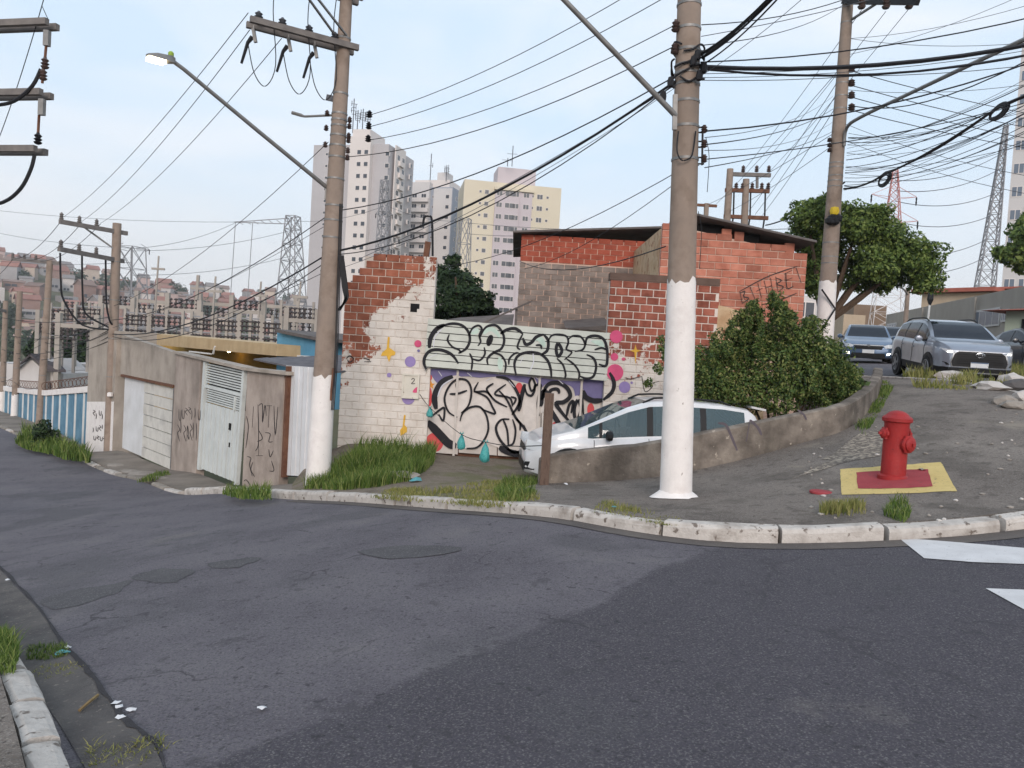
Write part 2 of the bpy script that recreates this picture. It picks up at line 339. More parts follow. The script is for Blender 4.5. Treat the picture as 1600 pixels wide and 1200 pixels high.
for i in range(len(rr)-1):
    for j in range(na): mb.f.append((i*na+j, i*na+(j+1) % na, (i+1)*na+(j+1) % na, (i+1)*na+j)); mb.m.append(0)
mk('ground', mb, MT['earth'], smooth=True, kind='structure')
# --- road
road_poly = [p for p in KERB]+[(17.5, 60), (17.5, 30), (18, 9), (20, -8), (8, -10)]+[p for p in LK]
sheet('road', road_poly, Z, .6, A, kind='structure', skirt=.3)
# --- pavements
PI = [p for p in KIN if p[0] > -.5 or p[1] < 9.3]
RWL = [(.46, 11.0), (1.3, 11.0), (2.2, 11.03), (3.3, 11.2), (4.42, 11.45), (5.03, 11.6), (5.7, 12.4), (6.5, 13.7), (7.2, 15.0), (7.78, 16.2)]
i0 = min(range(len(KIN)), key=lambda i: (KIN[i][0]+.05)**2+(KIN[i][1]-8.75)**2)
pv = KIN[i0:]+[(9.43, 60), (8.2, 60), (8.2, 18)]+RWL[::-1]+[(.1, 10.2)]
sheet('pavement', pv, pave, .45, MT['pavement'], kind='structure', skirt=.9)
i1 = min(range(len(KIN)), key=lambda i: (KIN[i][0]+3.75)**2+(KIN[i][1]-12.85)**2)
lot = KIN[i1:i0+1]+[(.1, 10.2)]+RWL+[(8.2, 18), (8.2, 16.9), (-3.9, 16.2), (-4.05, 14.5)]
def lotz(x, y): return LOT(x, y)
def lotz2(x, y):
    d = min((Vector((x, y))-Vector(p)).length for p in KIN[i1:i0+1]); k = sm(0, 1.2, d); return (Z(x, y)+.1)*(1-k)+LOT(x, y)*k
sheet('driveway', lot, lotz2, .4, MT['dirt'], kind='structure', skirt=.4)
# garage row: wall line and pavement
W0 = Vector((-3.86, 14.8, 0)); WD = Vector((-.67, .743, 0)).normalized(); WN = Vector((-WD.y, WD.x, 0))   # WN points to the street
def W(t_, z, out=0): p = W0+WD*t_+WN*out; return Vector((p.x, p.y, z))
def RW(px, py, out=0): p = hit(px, py, W(0, 0, out), WN); return (p-W0).dot(WD), p.z
gp = KIN[4:i1+1]+[(-4.05, 14.5), tuple(W(0, 0)[:2]), tuple(W(34, 0)[:2]), (-44, 63)]
sheet('garage_pavement', gp, pave, .6, MT['ramp_concrete'], off=-.06, kind='structure', skirt=.5)
lp = LKI[::-1]+[(1.5, -6), (-20, -6), (-46, 20), (-60, 58)]
sheet('near_pavement', lp, pave, .7, MT['pavement'], kind='structure', skirt=.4)
# --- kerbs: each stone its own piece
def kerb(name, line, inner, zf, w, h0, mats, L0, prob=0, lo=0, hi=1e9):
    root = bpy.data.objects.new(name, None); C.objects.link(root); root['kind'] = 'structure'; OR[root.name] = Vector((0, 0, 0))
    d = 0; seg = []
    for i in range(len(line)-1):
        a = Vector(line[i]+(0,)); c = Vector(line[i+1]+(0,)); ln_ = (c-a).length; k = max(1, int(ln_/.02))
        for j in range(k): seg.append((a.lerp(c, j/k), d+ln_*j/k))
        d += ln_
    s = lo
    while s < min(d, hi)-L0:
        e = s+L0*random.uniform(.85, 1.15); q = [p for p, t_ in seg if s+.012 <= t_ <= e-.012]; s = e
        if len(q) < 3 or random.random() < prob: continue
        q = [q[0], q[len(q)//3], q[2*len(q)//3], q[-1]]; m = MB(); dz = random.uniform(-.02, .012); sk = random.uniform(-.015, .015)
        prof = [(0, -.25), (0, h0-.045), (.012, h0-.015), (.04, h0), (w-.03, h0+.004), (w, h0-.01), (w, -.25)]
        rows = []
        for i, p in enumerate(q):
            t_ = (q[min(i+1, 3)]-q[max(i-1, 0)]).normalized(); nrm = Vector((-t_.y, t_.x, 0)); z = zf(p.x, p.y)
            rows.append([p+nrm*(o_+sk+random.uniform(-.006, .006))+Vector((0, 0, z+zz+dz+random.uniform(-.006, .006))) for o_, zz in prof])
        k = len(prof); vs = [v_ for r_ in rows for v_ in r_]
        fs = [(i*k+j, i*k+j+1, (i+1)*k+j+1, (i+1)*k+j) for i in range(3) for j in range(k-1)]+[tuple(range(k)), tuple(range(4*k-1, 3*k-1, -1))]
        m.add(vs, fs); mk('kerb_stone', m, mats[0] if random.random() > .25 else mats[1], root)
    return root
kerb('kerb', KERB, KIN, Z, .17, .135, (MT['kerb_paint'], MT['kerb_paint']), 1.0, lo=62)
kerb('kerb', KERB[:0]+KERB, KIN, Z, .17, .06, (MT['kerb_bare'], MT['kerb_paint']), .9, .1, lo=32, hi=62)
kerb('kerb', LK[::-1], LKI, Z, -.2, .12, (MT['kerb_paint'], MT['kerb_paint']), .95, lo=62) if False else kerb('kerb', LK, LKI, Z, .15, .10, (MT['kerb_paint'], MT['kerb_paint']), .7, hi=26)
# concrete gutter at the foot of the right kerb
g_out = offset(KERB, -.22); a0 = min(range(len(KERB)), key=lambda i: (KERB[i][0]+3)**2+(KERB[i][1]-12)**2); a1 = min(range(len(KERB)), key=lambda i: (KERB[i][0]-9)**2+(KERB[i][1]-12)**2)
sheet('gutter', KERB[a0:a1]+g_out[a0:a1][::-1], Z, .3, MT['gutter'], off=.005, kind='structure')
# painted road markings
def gpt(px, py, zf, off=0):
    d = ray(px, py); f = lambda s: EYE+d.z*s-zf(d.x*s, d.y*s)-off; s = 1.5
    while f(s) > 0 and s < 60: s += .3
    lo, hi = s-.3, s
    for _ in range(24):
        m_ = (lo+hi)/2
        if f(m_) > 0: lo = m_
        else: hi = m_
    return Vector((d.x*hi, d.y*hi, zf(d.x*hi, d.y*hi)+off))
def decal(name, pix, zf, m, off, res=.3, **kw):
    return sheet(name, [tuple(gpt(px, py, zf, off)[:2]) for px, py in pix], zf, res, m, off=off, **kw)
decal('road_marking', [(1404, 840), (1600, 856), (1760, 868), (1760, 896), (1600, 881), (1520, 878), (1444, 872)], Z, MT['marking'], .006, kind='structure')
decal('road_marking', [(1540, 919), (1620, 922), (1780, 930), (1780, 985), (1600, 952)], Z, MT['marking'], .006, kind='structure')

# worn concrete gutter and its open joint along the near kerb, asphalt repairs
mat('gutter_dark', [(72, 68, 68), (90, 86, 84), (102, 96, 92)], 3, .95, .7, 50, speck=((126, 118, 110), 36, .62)); mat('joint', [(50, 48, 51), (62, 60, 62)], 8, .95, .5, 60)
decal('near_gutter', [(-60, 835), (0, 889), (60, 952), (130, 1042), (162, 1078), (180, 1112), (240, 1162), (262, 1215), (142, 1215), (92, 1130), (34, 1050), (0, 985), (-60, 900)], Z, MT['gutter_dark'], .006, .2, kind='structure')
ej = [(-60, 833), (0, 886), (30, 916), (60, 948), (98, 1004), (132, 1038), (160, 1074), (186, 1110), (232, 1150), (250, 1164), (262, 1212)]
ej = [(p.x, p.y) for p in cat_rom([Vector((a_, c_, 0)) for a_, c_ in ej], 5)]; random.seed(2)
decal('gutter_joint', [(x+random.uniform(-1.5, 1.5), y-2-random.uniform(0, 2)) for x, y in ej]+[(x+random.uniform(-1.5, 1.5)-(x > 90)*random.uniform(0, 7), y+1+random.uniform(0, 3)+(x > 120)*random.uniform(0, 6)) for x, y in ej[::-1]], Z, MT['joint'], .010, .2, kind='structure')
mat('asphalt_dark', [(76, 74, 77), (90, 88, 90)], 3, .9, .8, 70, speck=((122, 119, 118), 70, .58))
for q in ([(62, 938), (98, 926), (130, 918), (168, 914), (205, 906), (190, 922), (160, 934), (120, 946), (84, 952)], [(205, 902), (232, 892), (268, 888), (306, 892), (286, 904), (262, 911), (228, 908)], [(322, 880), (372, 872), (406, 872), (380, 884), (344, 888)], [(560, 862), (640, 852), (720, 856), (690, 866), (610, 872)]):
    decal('asphalt_patch', [(p.x+random.uniform(-3, 3), p.y+random.uniform(-1.2, 1.2)) for p in cat_rom([Vector((a_, c_, 0)) for a_, c_ in q], 4, True)], Z, MT['asphalt_dark'], .004, .15, kind='structure')
# ================================================================== walls and buildings near
def strokes(name, pl, width, m, fn, parent, tip=.55, off=0, **kw):
    """painted lines on a wall: pl = list of polylines in pixels; fn maps a pixel to the wall; each line a thin coat of paint"""
    for it in pl:
        mb = MB(); wd = width
        if isinstance(it, tuple) and isinstance(it[0], (int, float)) and isinstance(it[1], list): wd, it = it
        cl_ = len(it) > 3 and it[0] == it[-1]
        pts = cat_rom([Vector((a, b_, 0)) for a, b_ in (it[:-1] if cl_ else it)], 5, cl_)
        if cl_: pts.append(pts[0])
        k = len(pts); vs = []
        for i, p in enumerate(pts):
            d = (pts[min(i+1, k-1)]-pts[max(i-1, 0)]); d = d.normalized() if d.length > 1e-6 else Vector((1, 0, 0)); q = Vector((-d.y, d.x, 0))
            e = 1 if cl_ else min(1, tip+(1-tip)*min(i, k-1-i)/max(1, k*.18)); w_ = wd*e/2
            vs += [fn(*(p+q*w_)[:2]), fn(*(p-q*w_)[:2])]
        mb.add(vs, [(2*i, 2*i+1, 2*i+3, 2*i+2) for i in range(k-1)])
        mk(name, mb, m, parent, **kw)
def blob(name, pts, m, fn, parent, smooth_=True):
    p = cat_rom([Vector((a, b_, 0)) for a, b_ in pts], 5, True) if smooth_ else [Vector((a, b_, 0)) for a, b_ in pts]
    v, f = cdt([(q.x, q.y) for q in p], 8); mb = MB(); mb.add([fn(q.x, q.y) for q in v], [tuple(x) for x in f]); return mk(name, mb, m, parent)
def circ(cx, cy, r, ry=None, n=12, a0=0, a1=360): return [(cx+r*math.cos(R(a0+(a1-a0)*i/n)), cy+(ry or r)*math.sin(R(a0+(a1-a0)*i/n))) for i in range(n+(a1-a0 < 360))]
# --- paints
for nm, c in (('paint_black', (34, 33, 38)), ('paint_pink', (206, 84, 122)), ('paint_red', (204, 82, 84)), ('paint_purple', (146, 128, 178)), ('paint_violet', (116, 110, 150)), ('paint_yellow', (214, 168, 66)), ('paint_orange', (214, 146, 62)),
              ('paint_shine', (206, 206, 214)), ('paint_mint', (188, 206, 194)), ('paint_letter', (208, 200, 194)), ('paint_tag', (58, 52, 52)), ('paint_fade', (92, 84, 90))):
    mat(nm, [c], 6, .75, rnd=0, speck=(tuple(min(255, int(x*.7+60)) for x in c), 30, .70))
# --- brick walls: bricks are single pieces, mortar is the wall body behind them
def painted(name, cols, paint, z_full, z_none, rough=.9, **kw):
    """bare brick above, old white paint below with flaked edges between the two heights"""
    m = mat(name, cols, 5, rough, .35, 60, **kw); t, n, l, b, noise, ramp, mix, ge = m_nodes[name]; base = b.inputs['Base Color'].links[0].from_socket
    s = n.new('ShaderNodeSeparateXYZ'); l.new(ge.outputs['Position'], s.inputs[0])
    zb = n.new('ShaderNodeMapRange'); zb.inputs['From Min'].default_value = kw_x[0]; zb.inputs['From Max'].default_value = kw_x[1]; zb.inputs['To Min'].default_value = z_full; zb.inputs['To Max'].default_value = z_none; l.new(s.outputs['X'], zb.inputs['Value'])
    df = n.new('ShaderNodeMath'); df.operation = 'SUBTRACT'; l.new(zb.outputs[0], df.inputs[0]); l.new(s.outputs['Z'], df.inputs[1])
    a2 = n.new('ShaderNodeMath'); a2.operation = 'MULTIPLY_ADD'; a2.inputs[1].default_value = .24; l.new(df.outputs[0], a2.inputs[0]); l.new(noise(3.0, det=10, rg=.72), a2.inputs[2])
    msk = ramp(a2.outputs[0], [(.50, (0, 0, 0, 1)), (.525, (1, 1, 1, 1))])
    pc = ramp(noise(2.2), [(.3, lin(paint[0])), (.6, lin(paint[1])), (.75, lin(paint[2]))])
    pc = mix(ramp(noise(18, det=5), [(.66, (0, 0, 0, 1)), (.72, (.9, .9, .9, 1))]), pc, lin((128, 112, 102)))
    l.new(mix(msk, base, pc), b.inputs['Base Color']); return m
kw_x = [-3.4, -2.1]
WHITE = [(196, 186, 176), (218, 210, 202), (206, 198, 190)]
painted('brick_left', [(122, 70, 53), (146, 88, 68), (160, 102, 82)], WHITE, 1.05, 3.1, rnd=.24)
painted('mortar_left', [(196, 182, 170), (212, 200, 188)], WHITE, 1.05, 3.1)
kw_x = [1.9, 3.5]
painted('brick_right', [(126, 70, 56), (150, 88, 72), (164, 102, 86)], WHITE, 1.75, 1.5, rnd=.26)
painted('mortar_right', [(212, 198, 188), (222, 210, 200)], WHITE, 1.75, 1.5)
mat('brick_red', [(160, 98, 80), (180, 116, 97), (192, 130, 110)], 4, .9, .35, 60, rnd=.2, streak=.12, grime=(150, 96, 80))
mat('mortar_red', [(190, 158, 142), (210, 182, 166)], 4, .95, .4, 40)
mat('brick_deep', [(142, 68, 51), (166, 88, 70)], 4, .9, .3, 60, isl=True, rnd=.12)
mat('brick_sooty', [(104, 95, 90), (136, 124, 117), (160, 144, 134)], 2.2, .95, .4, 40, isl=True, rnd=.2, streak=.35, grime=(78, 70, 68))
mat('plaster_old', [(182, 150, 116), (204, 178, 146), (168, 128, 98)], 2.2, .95, .4, 30, speck=((142, 84, 62), 5, .60), streak=.2)
mat('concrete_stain', [(152, 139, 129), (172, 158, 148), (184, 170, 159)], 1.6, .95, .35, 40, streak=.5, grime=(98, 89, 82))
mat('concrete_grey', [(146, 136, 126), (170, 159, 148), (180, 169, 158)], 1.2, .95, .3, 40, streak=.35, grime=(98, 92, 84))
t, n, l, b, noise, ramp, mix, ge = mat_n = m_nodes['concrete_stain']
mat('coping_dark', [(92, 74, 66), (112, 92, 82)], 4, .95, .4, 40)
def brick_panel(root, x0, x1, y, z0, z1, bl, bh, mt, gap=.012, depth=.09, top=None, miss=(), tilt=0, jag=None, parent=None):
    """courses of hollow brick, single pieces; top(x) trims the upper edge"""
    cache = {}; k = 0; z = z0; r_ = 0
    def get(l_):
        q = round(l_, 2)
        if q not in cache:
            m = MB(); h = bh-gap; e = .006; a, c, d = q/2, depth/2, h/2
            vs = [(-a, -c+e, -d), (a, -c+e, -d), (a, -c+e, d), (-a, -c+e, d), (-a+e, -c, -d+e), (a-e, -c, -d+e), (a-e, -c, d-e), (-a+e, -c, d-e), (-a, c, -d), (a, c, -d), (a, c, d), (-a, c, d)]
            m.add(vs, [(4, 5, 6, 7), (0, 1, 5, 4), (1, 2, 6, 5), (2, 3, 7, 6), (3, 0, 4, 7), (1, 0, 8, 9), (2, 1, 9, 10), (3, 2, 10, 11), (0, 3, 11, 8)]); cache[q] = data('brick', m, mt)
        return cache[q]
    while z < z1-.02:
        x = x0-(bl/2 if r_ % 2 else 0)
        while x < x1-.01:
            a, c = max(x, x0), min(x+bl-gap, x1); xc = (a+c)/2
            if c-a > .05 and (top is None or z+bh*.6 < top(xc)) and not any(mx0 < xc < mx1 and mz0 < z+bh/2 < mz1 for mx0, mx1, mz0, mz1 in miss):
                inst('brick', get(c-a), (xc, y-random.uniform(0, .012), z+bh/2), root, rot=(random.uniform(-.02, .02), random.uniform(-.006, .006), random.uniform(-.02, .02)))
            x += bl
        z += bh; r_ += 1
YF = 15.5
def FP(px, py, off=.0): return P(px, py, YF-off)
# left stretch of the facade wall
a = FP(524, 690); c = FP(676, 690); XL0, XL1 = -3.45, FP(674, 560).x
root = thing('brick_wall', 'peeling white painted brick wall with bare red bricks at its top', 'wall', (-2.5, YF, -.55))
ZT = FP(620, 402).z
def topL(x):
    return ZT+.06 if x > XL0+.42 else (ZT-.16 if x > XL0+.28 else (ZT-.28 if x > XL0+.14 else ZT-.5))
m = MB(); m.bb(XL0+.36, XL1, YF-.036, YF+.2, -.7, ZT-.02); m.bb(XL0+.01, XL0+.36, YF-.036, YF+.2, -.7, ZT-.55)
mk('mortar', m, MT['mortar_left'], root)
hole = FP(651, 481)
brick_panel(root, XL0, XL1, YF, -.62, ZT+.05, .265, .15, MT['brick_left'], gap=.014, top=topL, miss=[(hole.x-.14, hole.x+.1, hole.z-.1, hole.z+.1)])
m = MB(); m.bb(hole.x-.12, hole.x+.06, YF-.04, YF-.034, hole.z-.09, hole.z+.08); mk('hole', m, MT['dark'], root)
# right stretch
root2 = thing('brick_wall', 'brick pier with white mortar beside the painted gate, pink and purple dots below', 'wall', (2.6, YF-.1, -.55))
YR = YF-.1; xr0, xr1 = P(950, 500, YR).x, P(1120, 500, YR).x; ZR = P(1000, 432, YR).z
m = MB(); m.bb(xr0+.005, xr1, YR-.035, YR+.25, -.7, ZR-.03); mk('mortar', m, MT['mortar_right'], root2)
brick_panel(root2, xr0, xr1, YR, -.62, ZR-.12, .25, .152, MT['brick_right'], gap=.02)
m = MB(); m.bb(xr0-.02, xr1, YR-.06, YR+.24, ZR-.1, ZR+.04); mk('coping', m, MT['coping_dark'], root2)
# pier painted dots
def RP(px, py): return P(px, py, YR-.064)
def LP(px, py): return P(px, py, YF-.064)
for cx, cy, r, mt in ((963, 526, 10, 'paint_pink'), (960, 557.5, 6, 'paint_pink'), (974, 561, 2.6, 'paint_pink'), (961, 582, 13, 'paint_pink'), (976, 605, 9, 'paint_purple'), (987, 598, 2, 'paint_purple')):
    blob('painted_dot', circ(cx, cy, r), MT[mt], RP, root2)
def star(cx, cy, rx, ryu, ryd, q=.22): return [(cx, cy-ryu), (cx+rx*q, cy-rx*q), (cx+rx, cy), (cx+rx*q, cy+rx*q), (cx, cy+ryd), (cx-rx*q, cy+rx*q), (cx-rx, cy), (cx-rx*q, cy-rx*q)]
blob('painted_star', star(993, 548, 9, 10, 22), MT['paint_yellow'], RP, root2, False)
strokes('spray_stroke', [[(976, 590), (985, 592), (1003, 588)], [(1003, 588), (1008, 612), (1020, 602), (1004, 596)], [(1012, 600), (1030, 596)]], 1.3, MT['paint_tag'], RP, root2)
for cx, cy, r, mt in ((653, 537, 5.5, 'paint_pink'), (641, 565, 8.5, 'paint_purple'), (608, 586, 3.6, 'paint_purple'), (638, 622, 10, 'paint_purple'), (654, 548, 2.2, 'paint_violet')):
    blob('painted_dot', circ(cx, cy, r), MT[mt], LP, root)
blob('painted_star', [(606, 526), (609, 527), (608, 543), (618, 550), (617, 555), (611, 556), (608, 566), (604, 556), (595, 556), (597, 551), (604, 545)], MT['paint_yellow'], LP, root, False)
blob('painted_star', [(631, 648), (634, 649), (632, 664), (636, 668), (636, 675), (626, 681), (625, 672), (629, 667)], MT['paint_yellow'], LP, root, False)
strokes('spray_stroke', [[(541, 560), (546, 556), (551, 559), (552, 563)], [(543, 562), (546, 566), (551, 563)], [(568, 560), (574, 561), (578, 563)], [(569, 565), (580, 565)]], 1.8, MT['paint_tag'], LP, root)
# meter box with the number 2
bx = thing('meter_box', 'cream utility meter box marked with a 2 on the white wall', 'meter box', FP(641, 604, .06))
a, c = P(627, 622, YF-.1), P(656, 585, YF-.1)
mat('cream_paint', [(200, 194, 182), (214, 208, 196)], 5, .7, speck=((120, 100, 84), 22, .68))
m = MB(); m.bb(a.x, c.x, YF-.1, YF-.05, a.z, c.z); mk('box', m, MT['cream_paint'], bx)
m = MB()
for q in ((a.x, a.x+.035, a.z, c.z), (c.x-.035, c.x, a.z, c.z), (a.x+.036, c.x-.036, a.z, a.z+.035), (a.x+.036, c.x-.036, c.z-.035, c.z)): m.bb(q[0], q[1], YF-.122, YF-.101, q[2], q[3])
mk('door_frame', m, MT['cream_paint'], bx)
fb = lambda px, py: P(px, py, YF-.103)
strokes('number', [[(643, 593.5), (645, 591.2), (647.5, 592.5), (646.5, 595.5), (643, 599.5), (648.5, 599.3)]], 1.2, MT['paint_tag'], fb, bx, 1)
blob('painted_dot', [(652, 605), (647, 608), (645, 613), (652, 613)], MT['paint_pink'], fb, bx)
# --- graffiti gate
YG = YF+.06
gate = thing('metal_gate', 'wide sheet metal gate covered with bubble letter graffiti', 'gate', (0, YG, -.5))
mat('gate_sheet', [(186, 178, 172), (204, 197, 190), (194, 184, 178)], 1.5, .7, .1, 20, streak=.18, grime=(150, 132, 120))
mat('panel_sheet', [(184, 187, 178), (202, 204, 195), (193, 195, 186)], 2, .6, .1, 20, streak=.15, grime=(140, 140, 128))
def GP(px, py, off=0): return P(px, py, YG-off)
def plate(name, quad, y0, th, mt, parent, **kw):
    m = MB(); m.ext([P(px, py, y0) for px, py in quad], (0, th, 0)); return mk(name, m, mt, parent, **kw)
edges = [662, 717, 778, 846, 911]
for i in range(4):
    xa, xb = edges[i]+(.8 if i else 0), edges[i+1]-.8; f_ = lambda x: 560+(x-662)*.02; g_ = lambda x: (706 if x < 717 else 703)+(x-662)*.075
    plate('gate_panel', [(xa, f_(xa)), (xb, f_(xb)), (xb-1, g_(xb)), (xa-1, g_(xa))], YG-(.0 if i % 2 else .02), .04, MT['gate_sheet'], gate)
plate('side_panel', [(912, 565), (952, 567), (948, 735), (909, 730)], YG-.01, .05, MT['gate_sheet'], gate)
for x in (663, 716.5, 845, 911): m = MB(); m.bar(P(x, 560, YG-.05), P(x-8, 712, YG-.05), .045, .03); mk('gate_post', m, MT['gate_sheet'], gate)
m = MB(); m.bb(P(664, 700, YG).x, P(940, 700, YG).x, YG+.1, YG+.14, -.6, -.2); mk('bottom_rail', m, MT['rust'], gate)
pan = thing('gate_awning_panel', 'ribbed pale metal panel with rounded graffiti letters over the gate', 'panel', (0, YF-.2, 1.5))
YP = YF-.17
def pl(u, v):   # u along 0..1, v down 0..1 on the panel
    a = Vector((669, 497)).lerp(Vector((953, 520)), u); b_ = Vector((662, 573)).lerp(Vector((948, 596)), u); q = a.lerp(b_, v); return q.x, q.y
for i in range(7):
    plate('board', [pl(0, i/7+.006), pl(1, i/7+.006), pl(1, (i+1)/7-.012), pl(0, (i+1)/7-.012)], YP-.006*(i % 2), .03, MT['panel_sheet'], pan)
plate('backing', [pl(.004, .01), pl(.996, .01), pl(.996, .99), pl(.004, .99)], YP+.032, .03, MT['black'], pan)
def CR(x, y): return 620+x/4, 460+y/4
def cs(l_): return [CR(*p) for p in l_]
fu = lambda px, py: P(px, py, YP-.012)
fd = lambda px, py: P(px, py, YG-.028)
fd2 = lambda px, py: P(px, py, YG-.055)
up = [(5, [(185, 470), (170, 430), (178, 385), (215, 350), (280, 348), (345, 378), (385, 432)]), (7, [(203, 335), (212, 270), (250, 215), (300, 190)]), (4.2, [(250, 212), (330, 184), (400, 190), (446, 232), (456, 290), (432, 340), (385, 368)]),
      [(328, 250), (318, 288), (348, 328), (388, 346), (402, 368)], [(452, 262), (470, 215), (508, 194), (531, 214), (516, 256), (524, 296), (506, 322)], [(455, 368), (472, 412), (466, 474)], [(470, 402), (518, 412), (550, 374), (546, 330)],
      (4, [(518, 270), (556, 206), (618, 193), (660, 238), (671, 292), (652, 340), (602, 366), (566, 402), (570, 440)]), (5, [(580, 268), (569, 296), (574, 314), (590, 288), (592, 264), (580, 268)]), [(602, 366), (650, 380), (681, 430), (674, 492)],
      (5, [(648, 246), (690, 220), (742, 214), (788, 246)]), [(788, 246), (766, 290), (754, 330), (772, 345)], [(700, 440), (704, 402), (736, 370), (762, 365)], (5, [(788, 272), (806, 312), (842, 300), (872, 266), (918, 250)]), (4.6, [(918, 250), (946, 290), (940, 350), (904, 376)]),
      [(868, 318), (898, 318), (905, 342)], (4.4, [(746, 505), (735, 436), (758, 384), (818, 362), (890, 370), (940, 410), (962, 468), (966, 522)]), [(944, 302), (965, 260), (1010, 250), (1060, 262), (1072, 300), (1060, 342), (1094, 362), (1048, 408)],
      (5, [(1008, 306), (996, 344), (1008, 388), (1032, 352), (1008, 306)]), [(1000, 400), (1038, 440), (1055, 498), (1050, 526)], [(1070, 282), (1100, 260), (1150, 265), (1176, 310), (1160, 346), (1112, 356)], [(1060, 402), (1110, 440), (1140, 490), (1136, 532)],
      (4.4, [(1180, 316), (1190, 272), (1240, 258), (1290, 278), (1312, 330), (1316, 400), (1306, 446), (1262, 436)]), [(1310, 346), (1280, 334), (1236, 346)], (4, [(1186, 376), (1230, 400), (1246, 450), (1230, 510), (1190, 526), (1146, 512)])]
def conv(lst): return [(it[0], cs(it[1])) if isinstance(it, tuple) else cs(it) for it in lst]
mint = [[(540, 215), (600, 205), (640, 240), (640, 270), (590, 230), (545, 250)], [(455, 225), (505, 210), (510, 240), (470, 250)], [(850, 300), (900, 265), (930, 300), (920, 330), (880, 290)], [(1215, 290), (1280, 290), (1295, 330), (1240, 310)], [(640, 390), (665, 430), (650, 480), (630, 440)]]
for q in mint: blob('graffiti_shade', cs(q), MT['paint_mint'], lambda px, py: P(px, py, YP-.009), pan)
strokes('graffiti_stroke', conv(up), 3.2, MT['paint_black'], fu, pan)
strokes('graffiti_highlight', conv([[(470, 232), (500, 214)], [(230, 330), (240, 262), (285, 216)], [(845, 340), (855, 420), (820, 500)], [(770, 430), (790, 390)], [(1200, 300), (1220, 284)], [(190, 400), (250, 372)]]), 1.6, MT['paint_shine'], fu, pan)
# violet cloud behind the lower letters, letters, red blots
fl = lambda o_: (lambda px, py: P(px, py, YG-o_))
vio = [[(215, 465), (420, 478), (640, 500), (800, 512), (1060, 540), (1160, 545), (1160, 600), (1120, 640), (1090, 575), (960, 545), (880, 600), (820, 560), (760, 545), (700, 530), (600, 515), (520, 520), (440, 512), (340, 520), (270, 560), (225, 520)]]
for q in vio: blob('graffiti_cloud', cs(q), MT['paint_violet'], fl(.0215), gate)
blob('graffiti_cloud', cs(circ(1255, 570, 92)), MT['paint_violet'], lambda px, py: P(px, py, YR-.0643) if px > 951 else P(px, py, YG-.026), gate)
for q in (circ(235, 925, 56, 60), circ(765, 585, 22, 34), circ(975, 620, 24), circ(985, 850, 20, 52), circ(205, 640, 16, 60), circ(205, 520, 16, 20), circ(1212, 720, 22, 40)): blob('graffiti_blot', cs(q), MT['paint_red'], fl(.0225), gate)
blob('graffiti_star', [CR(*p) for p in [(212, 535), (220, 556), (238, 558), (224, 572), (230, 592), (212, 580), (196, 590), (200, 570), (188, 556), (206, 555)]], MT['paint_orange'], fl(.024), gate, False)
let = [[(375, 505), (270, 560), (232, 660), (262, 735), (215, 770), (260, 850), (340, 940), (470, 965), (545, 930), (640, 960), (720, 992), (800, 965), (826, 900), (800, 820), (745, 740), (770, 680), (745, 590), (690, 530), (620, 515), (560, 530), (460, 560)],
       [(798, 575), (782, 640), (790, 760), (800, 860), (830, 900), (885, 880), (892, 720), (920, 600), (880, 560), (850, 510), (825, 560)], [(920, 610), (1000, 556), (1075, 600), (1080, 650), (1030, 690), (1095, 810), (1040, 860), (960, 720), (900, 740)], [(1070, 690), (1110, 640), (1140, 640), (1160, 720), (1140, 790), (1090, 780)]]
for q in let: blob('graffiti_fill', cs(q), MT['paint_letter'], fl(.0255), gate)
low = [(7, [(350, 512), (275, 556), (236, 640), (246, 716)]), (10, [(192, 795), (262, 868), (322, 930), (372, 948)]), (2.6, [(378, 768), (322, 732), (298, 650), (330, 570), (382, 530), (440, 540), (466, 602), (450, 690), (402, 742)]), (2.6, [(212, 768), (268, 722), (297, 712), (290, 790), (262, 748)]),
       [(370, 555), (376, 600), (372, 660)], [(330, 622), (380, 620), (440, 600)], [(395, 792), (412, 742), (460, 706), (520, 704), (560, 758), (572, 840), (546, 910), (500, 956), (436, 962)], [(530, 716), (612, 746), (598, 704), (560, 640), (480, 606)], [(510, 548), (486, 606), (560, 608), (614, 664), (690, 704)],
       [(604, 556), (562, 590), (594, 644)], (3.6, [(620, 515), (690, 528), (740, 588), (768, 672), (720, 752)]), [(682, 562), (612, 622), (704, 646), (724, 700)], [(712, 640), (744, 652), (728, 690)], (3.2, [(704, 780), (652, 784), (620, 832), (640, 900), (690, 960), (734, 988), (792, 968), (822, 908), (800, 840), (742, 768), (690, 662), (640, 602)]),
       [(724, 780), (742, 850), (728, 930), (690, 945)], [(664, 780), (690, 850), (698, 950)], [(770, 850), (770, 805), (742, 776)], (5, [(800, 560), (780, 640), (762, 730)]), (3, [(800, 580), (814, 622), (842, 632), (860, 602), (864, 572), (900, 566), (886, 640), (880, 700), (890, 760)]), (2.6, [(846, 522), (828, 556), (842, 604), (866, 572), (846, 522)]),
       (8, [(896, 700), (902, 640), (938, 596)]), (5, [(905, 660), (938, 570), (1000, 552), (1060, 580), (1084, 634), (1044, 672), (996, 680), (1022, 726), (1088, 806)]), (6, [(940, 690), (990, 770), (1040, 850)]), (4, [(945, 650), (962, 600), (1004, 592), (1016, 620)]), (3.4, [(1060, 764), (1078, 690), (1104, 668), (1090, 742)]), (4, [(1132, 660), (1110, 712), (1114, 772), (1136, 770), (1152, 708), (1132, 660)]),
       (8, [(640, 955), (700, 985), (770, 1000)]), (3, [(1160, 600), (1168, 760)])]
strokes('graffiti_stroke', [(1.3*q[0], q[1]) if isinstance(q, tuple) else (3.3, q) for q in conv(low)], 2.6, MT['paint_black'], fl(.057), gate)
